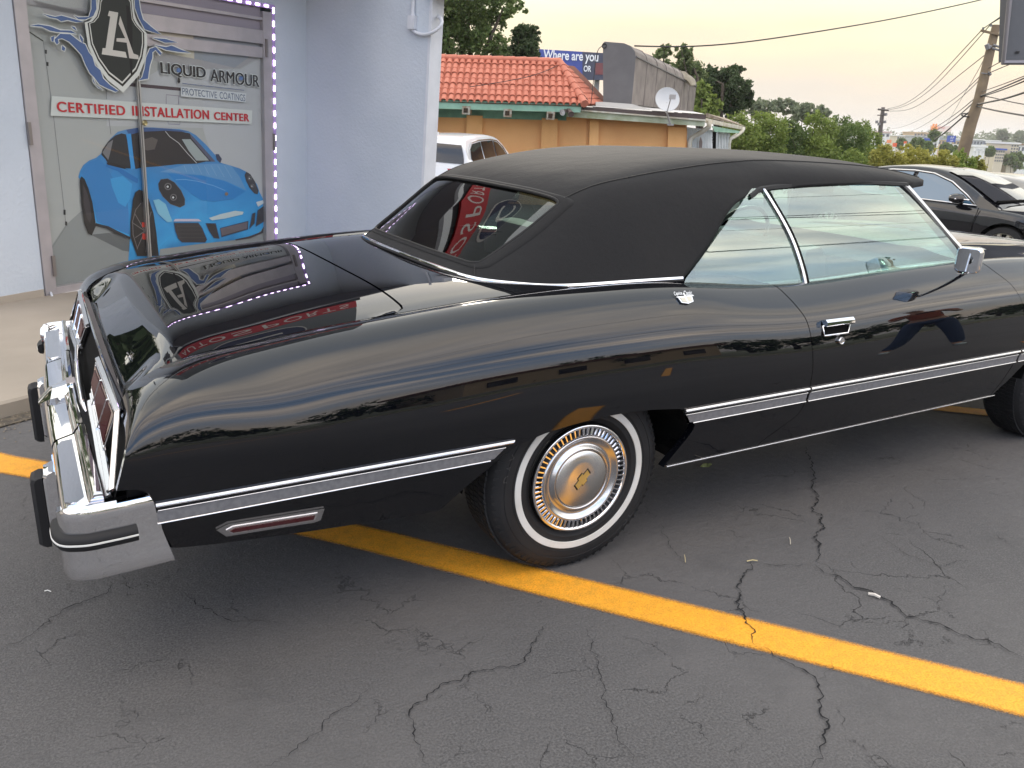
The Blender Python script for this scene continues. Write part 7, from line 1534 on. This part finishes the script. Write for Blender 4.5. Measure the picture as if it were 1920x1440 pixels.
for u in (1748, 1753): p = at(u, 245, 329); mb = MB(); mb.lathe([(.0, 2.6), (.35, 2.4), (.4, 2.0), (.25, 1.8), (.6, 1.5), (.7, .6), (.5, 0)], p-FH*.2, (0, 0, 1), 10); mb.build('orange_figure', mat('far_orange', (.70, .26, .08), .7), bbd, smooth=True)
far_sign('red orange sign shape low at the left of the far strip', 1675, 1681, 268, 275, 280, 200, mat('far_redorange', (.70, .12, .05), .6)); far_sign('small orange sign at the far left of the strip', 1664, 1671, 262, 268, 275, 210, mat('far_orange2', (.70, .25, .12), .6)); far_sign('tiny red orange sign right of the larger ones', 1696, 1700, 265, 269, 278, 230, MATS['far_redorange']); far_sign('grey white board sign with posts right of the leaning pole', 1826, 1845, 277, 284, 292, 200, fw4, [('SALES', .3, .4, .6)], 2, fw3)
# trees between the far buildings
for k, (u, v, r, lb) in enumerate(((1720, 270, 12, 'dark round far tree left of the small blue sign'), (1738, 276, 10, 'dark far tree under the small blue sign'), (1752, 252, 8, 'far tree behind the billboard post'), (1775, 277, 9, 'far tree under the blue pylon sign'), (1800, 279, 9, 'far tree below the right tan store'), (1856, 282, 8, 'dark far tree left of the cream building'), (1902, 298, 16, 'large dark far tree at the right edge before the cream building'), (1690, 268, 8, 'dark far tree behind the red orange sign'), (1880, 253, 9, 'tallest far tree on the horizon at the right'), (1912, 255, 9, 'second tall far tree at the right edge of the horizon'), (1698, 256, 6, 'small far tree beside the distant cream store'))):
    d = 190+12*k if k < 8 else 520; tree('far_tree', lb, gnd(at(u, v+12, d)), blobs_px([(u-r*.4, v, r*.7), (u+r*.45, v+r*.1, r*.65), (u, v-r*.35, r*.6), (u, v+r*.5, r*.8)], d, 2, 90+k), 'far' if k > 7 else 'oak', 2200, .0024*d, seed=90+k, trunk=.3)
# parked cars far below: small, told apart only by colour and place
cols = [('white', (.75, .75, .75)), ('silver', (.45, .46, .48)), ('dark', (.05, .05, .06)), ('blue', (.10, .14, .25)), ('red', (.35, .03, .03))]
cme = {}
def far_car(u, v, d, ck, hd):
    nm, c_ = cols[ck]
    if ck not in cme:
        mb = MB(); G = []
        for x, ze, hw in ((-2.2, .55, .7), (-2.15, .8, .82), (-1.7, .92, .86), (-1.2, 1.36, .68), (-.2, 1.44, .66), (.5, 1.32, .68), (1.0, .92, .85), (1.9, .78, .82), (2.2, .5, .66)): G.append([(x, -hw, .25), (x, -hw*1.02, .6), (x, -hw, ze*.92), (x, -hw*.7, ze), (x, hw*.7, ze), (x, hw, ze*.92), (x, hw*1.02, .6), (x, hw, .25)])
        mb.grid(G, flip=True); o = mb.build('far_car', mat('far_car_'+nm, c_, .35), None, smooth=True, sharp=40); cme[ck] = o.data; bpy.data.objects.remove(o)
    o = bpy.data.objects.new('parked_car', cme[ck]); COL.objects.link(o); p = at(u, v, d); o.location = (p[0], p[1], p[2]-.3); o.rotation_euler = (0, 0, hd); tag(o, 'distant %s car parked in the far lot among the strip of shops' % nm, 'car', 'cars parked in the distant lots'); return o
rc = random.Random(9)
for k in range(96):
    u = rc.uniform(1855, 1925) if k % 3 else rc.uniform(1760, 1870); v = rc.uniform(288, 316) if u > 1840 else rc.uniform(282, 304); far_car(u, v, 1530*16.5/(v-262), rc.choice([0, 0, 0, 1, 1, 2, 3, 4]), rc.choice([.2, 1.77, 3.3]))
for k in range(7): far_car(1690+k*5+rc.uniform(-2, 2), 279+rc.uniform(-1, 1.5), 640, rc.choice([0, 1, 2]), .4)
# ================================================================== person seen in the door paint
def person(loc, ang):
    root = empty('person', 'person in an orange shirt and blue jeans standing wide-legged, mirrored in the black car door', 'person', loc=loc); root.rotation_euler = (0, 0, ang)
    def skin(name, J, E, m, sub=2, par=root):
        me = bpy.data.meshes.new(name); me.from_pydata([j[:3] for j in J], E, []); me.update(); o = bpy.data.objects.new(name, me); link(o, par); md = o.modifiers.new('skin', 'SKIN'); 
        for i, j in enumerate(J): v = me.skin_vertices[0].data[i]; v.radius = (j[3], j[4] if len(j) > 4 else j[3]); v.use_root = (i == 0)
        s2 = o.modifiers.new('sub', 'SUBSURF'); s2.levels = sub; s2.render_levels = sub; me.materials.append(m); bpy.context.view_layer.update(); dg = bpy.context.evaluated_depsgraph_get(); me2 = bpy.data.meshes.new_from_object(o.evaluated_get(dg)); o.modifiers.clear(); o.data = me2; me2.shade_smooth(); return o
    sk = mat('skin_tone', (.45, .26, .18), .5); body = skin('body', [(0, 0, .94, .13, .10), (0, 0, 1.12, .115, .09), (0, 0, 1.32, .15, .10), (0, 0, 1.44, .09, .07), (0, .01, 1.53, .05), (0, .02, 1.62, .075), (0, .02, 1.72, .085), (.20, 0, 1.40, .05), (.27, .05, 1.17, .04), (.16, .25, 1.32, .03), (.13, .30, 1.36, .028), (-.20, 0, 1.40, .05), (-.27, .05, 1.17, .04), (-.14, .25, 1.32, .03), (-.11, .30, 1.36, .028), (.11, 0, .88, .09), (.20, .02, .50, .06), (.27, 0, .10, .042), (.28, .12, .04, .035), (-.11, 0, .88, .09), (-.20, .02, .50, .06), (-.30, 0, .10, .042), (-.32, .12, .04, .035)],
        [(0, 1), (1, 2), (2, 3), (3, 4), (4, 5), (5, 6), (3, 7), (7, 8), (8, 9), (9, 10), (3, 11), (11, 12), (12, 13), (13, 14), (0, 15), (15, 16), (16, 17), (17, 18), (0, 19), (19, 20), (20, 21), (21, 22)], sk)
    skin('shirt', [(0, 0, .98, .165, .125), (0, 0, 1.14, .145, .115), (0, 0, 1.32, .175, .12), (0, 0, 1.43, .11, .085), (.20, 0, 1.40, .07), (.25, .03, 1.25, .062), (-.20, 0, 1.40, .07), (-.25, .03, 1.25, .062)], [(0, 1), (1, 2), (2, 3), (3, 4), (4, 5), (3, 6), (6, 7)], mat('orange_shirt', (.42, .13, .07), .85), par=body)
    skin('jeans', [(0, 0, .95, .155, .12), (.11, 0, .86, .11), (.20, .02, .50, .078), (.27, 0, .13, .062), (-.11, 0, .86, .11), (-.20, .02, .50, .078), (-.30, 0, .13, .062)], [(0, 1), (1, 2), (2, 3), (0, 4), (4, 5), (5, 6)], mat('denim', (.045, .07, .13), .9), par=body)
    skin('hair', [(0, -.01, 1.70, .09), (0, -.02, 1.76, .085)], [(0, 1)], mat('dark_hair', (.02, .015, .012), .6), par=body)
    for sg in (-1, 1):
        skin('shoe', [(sg*.285, -.03, .045, .045), (sg*.30, .12, .04, .05), (sg*.31, .21, .035, .04)], [(0, 1), (1, 2)], mat('pale_shoe', (.55, .66, .66), .6), par=body)
        skin('ear', [(sg*.083, .02, 1.665, .014), (sg*.088, .015, 1.69, .016)], [(0, 1)], sk, par=body)
        for k in range(4): skin('finger', [(sg*(.11-.008*k), .31, 1.345+.018*k, .0085), (sg*(.085-.006*k), .335, 1.35+.018*k, .008), (sg*(.06), .345, 1.352+.018*k, .007)], [(0, 1), (1, 2)], sk, 1, par=body)
        skin('thumb', [(sg*.12, .29, 1.36, .010), (sg*.10, .30, 1.40, .009), (sg*.085, .31, 1.42, .008)], [(0, 1), (1, 2)], sk, 1, par=body)
    skin('nose', [(0, .095, 1.68, .010), (0, .115, 1.655, .014)], [(0, 1)], sk, 1, par=body)
    for sg in (-1, 1): mb = MB(); mb.lathe([(0, .012), (.009, .008), (.012, 0)], (sg*.032, .098, 1.70), (0, 1, 0), 10); mb.build('eye', mat('eye_white', (.7, .7, .7), .2), body, smooth=True)
    mb = MB(); mb.tube([(-.025, .098, 1.625), (0, .104, 1.622), (.025, .098, 1.625)], .005, 5); mb.build('mouth', mat('lip', (.35, .12, .10), .5), body, smooth=True)
    ph = empty('phone', 'dark phone held up in both hands by the person mirrored in the door', 'phone', loc=loc); ph.rotation_euler = (0, 0, ang); mb = MB(); mb.box((-.075, .345, 1.335), (.075, .353, 1.41)); mb.build('phone_body', rubber, ph)
person((4.9, -3.15, 0), rad(50))
# ================================================================== air
hm = bpy.data.materials.new('haze_air'); hm.use_nodes = True; nt = hm.node_tree; nt.nodes.clear(); hv = nt.nodes.new('ShaderNodeVolumePrincipled'); hv.inputs['Color'].default_value = (.90, .90, .92, 1); hv.inputs['Density'].default_value = .0003; hv.inputs['Anisotropy'].default_value = .2
ho = nt.nodes.new('ShaderNodeOutputMaterial'); L(nt, hv.outputs[0], ho.inputs['Volume'])
mb = MB(); mb.box((-4500, -4500, -19), (4500, 4500, 40)); tag(mb.build('haze', hm), 'thin pale evening haze over the far land', kind='stuff')
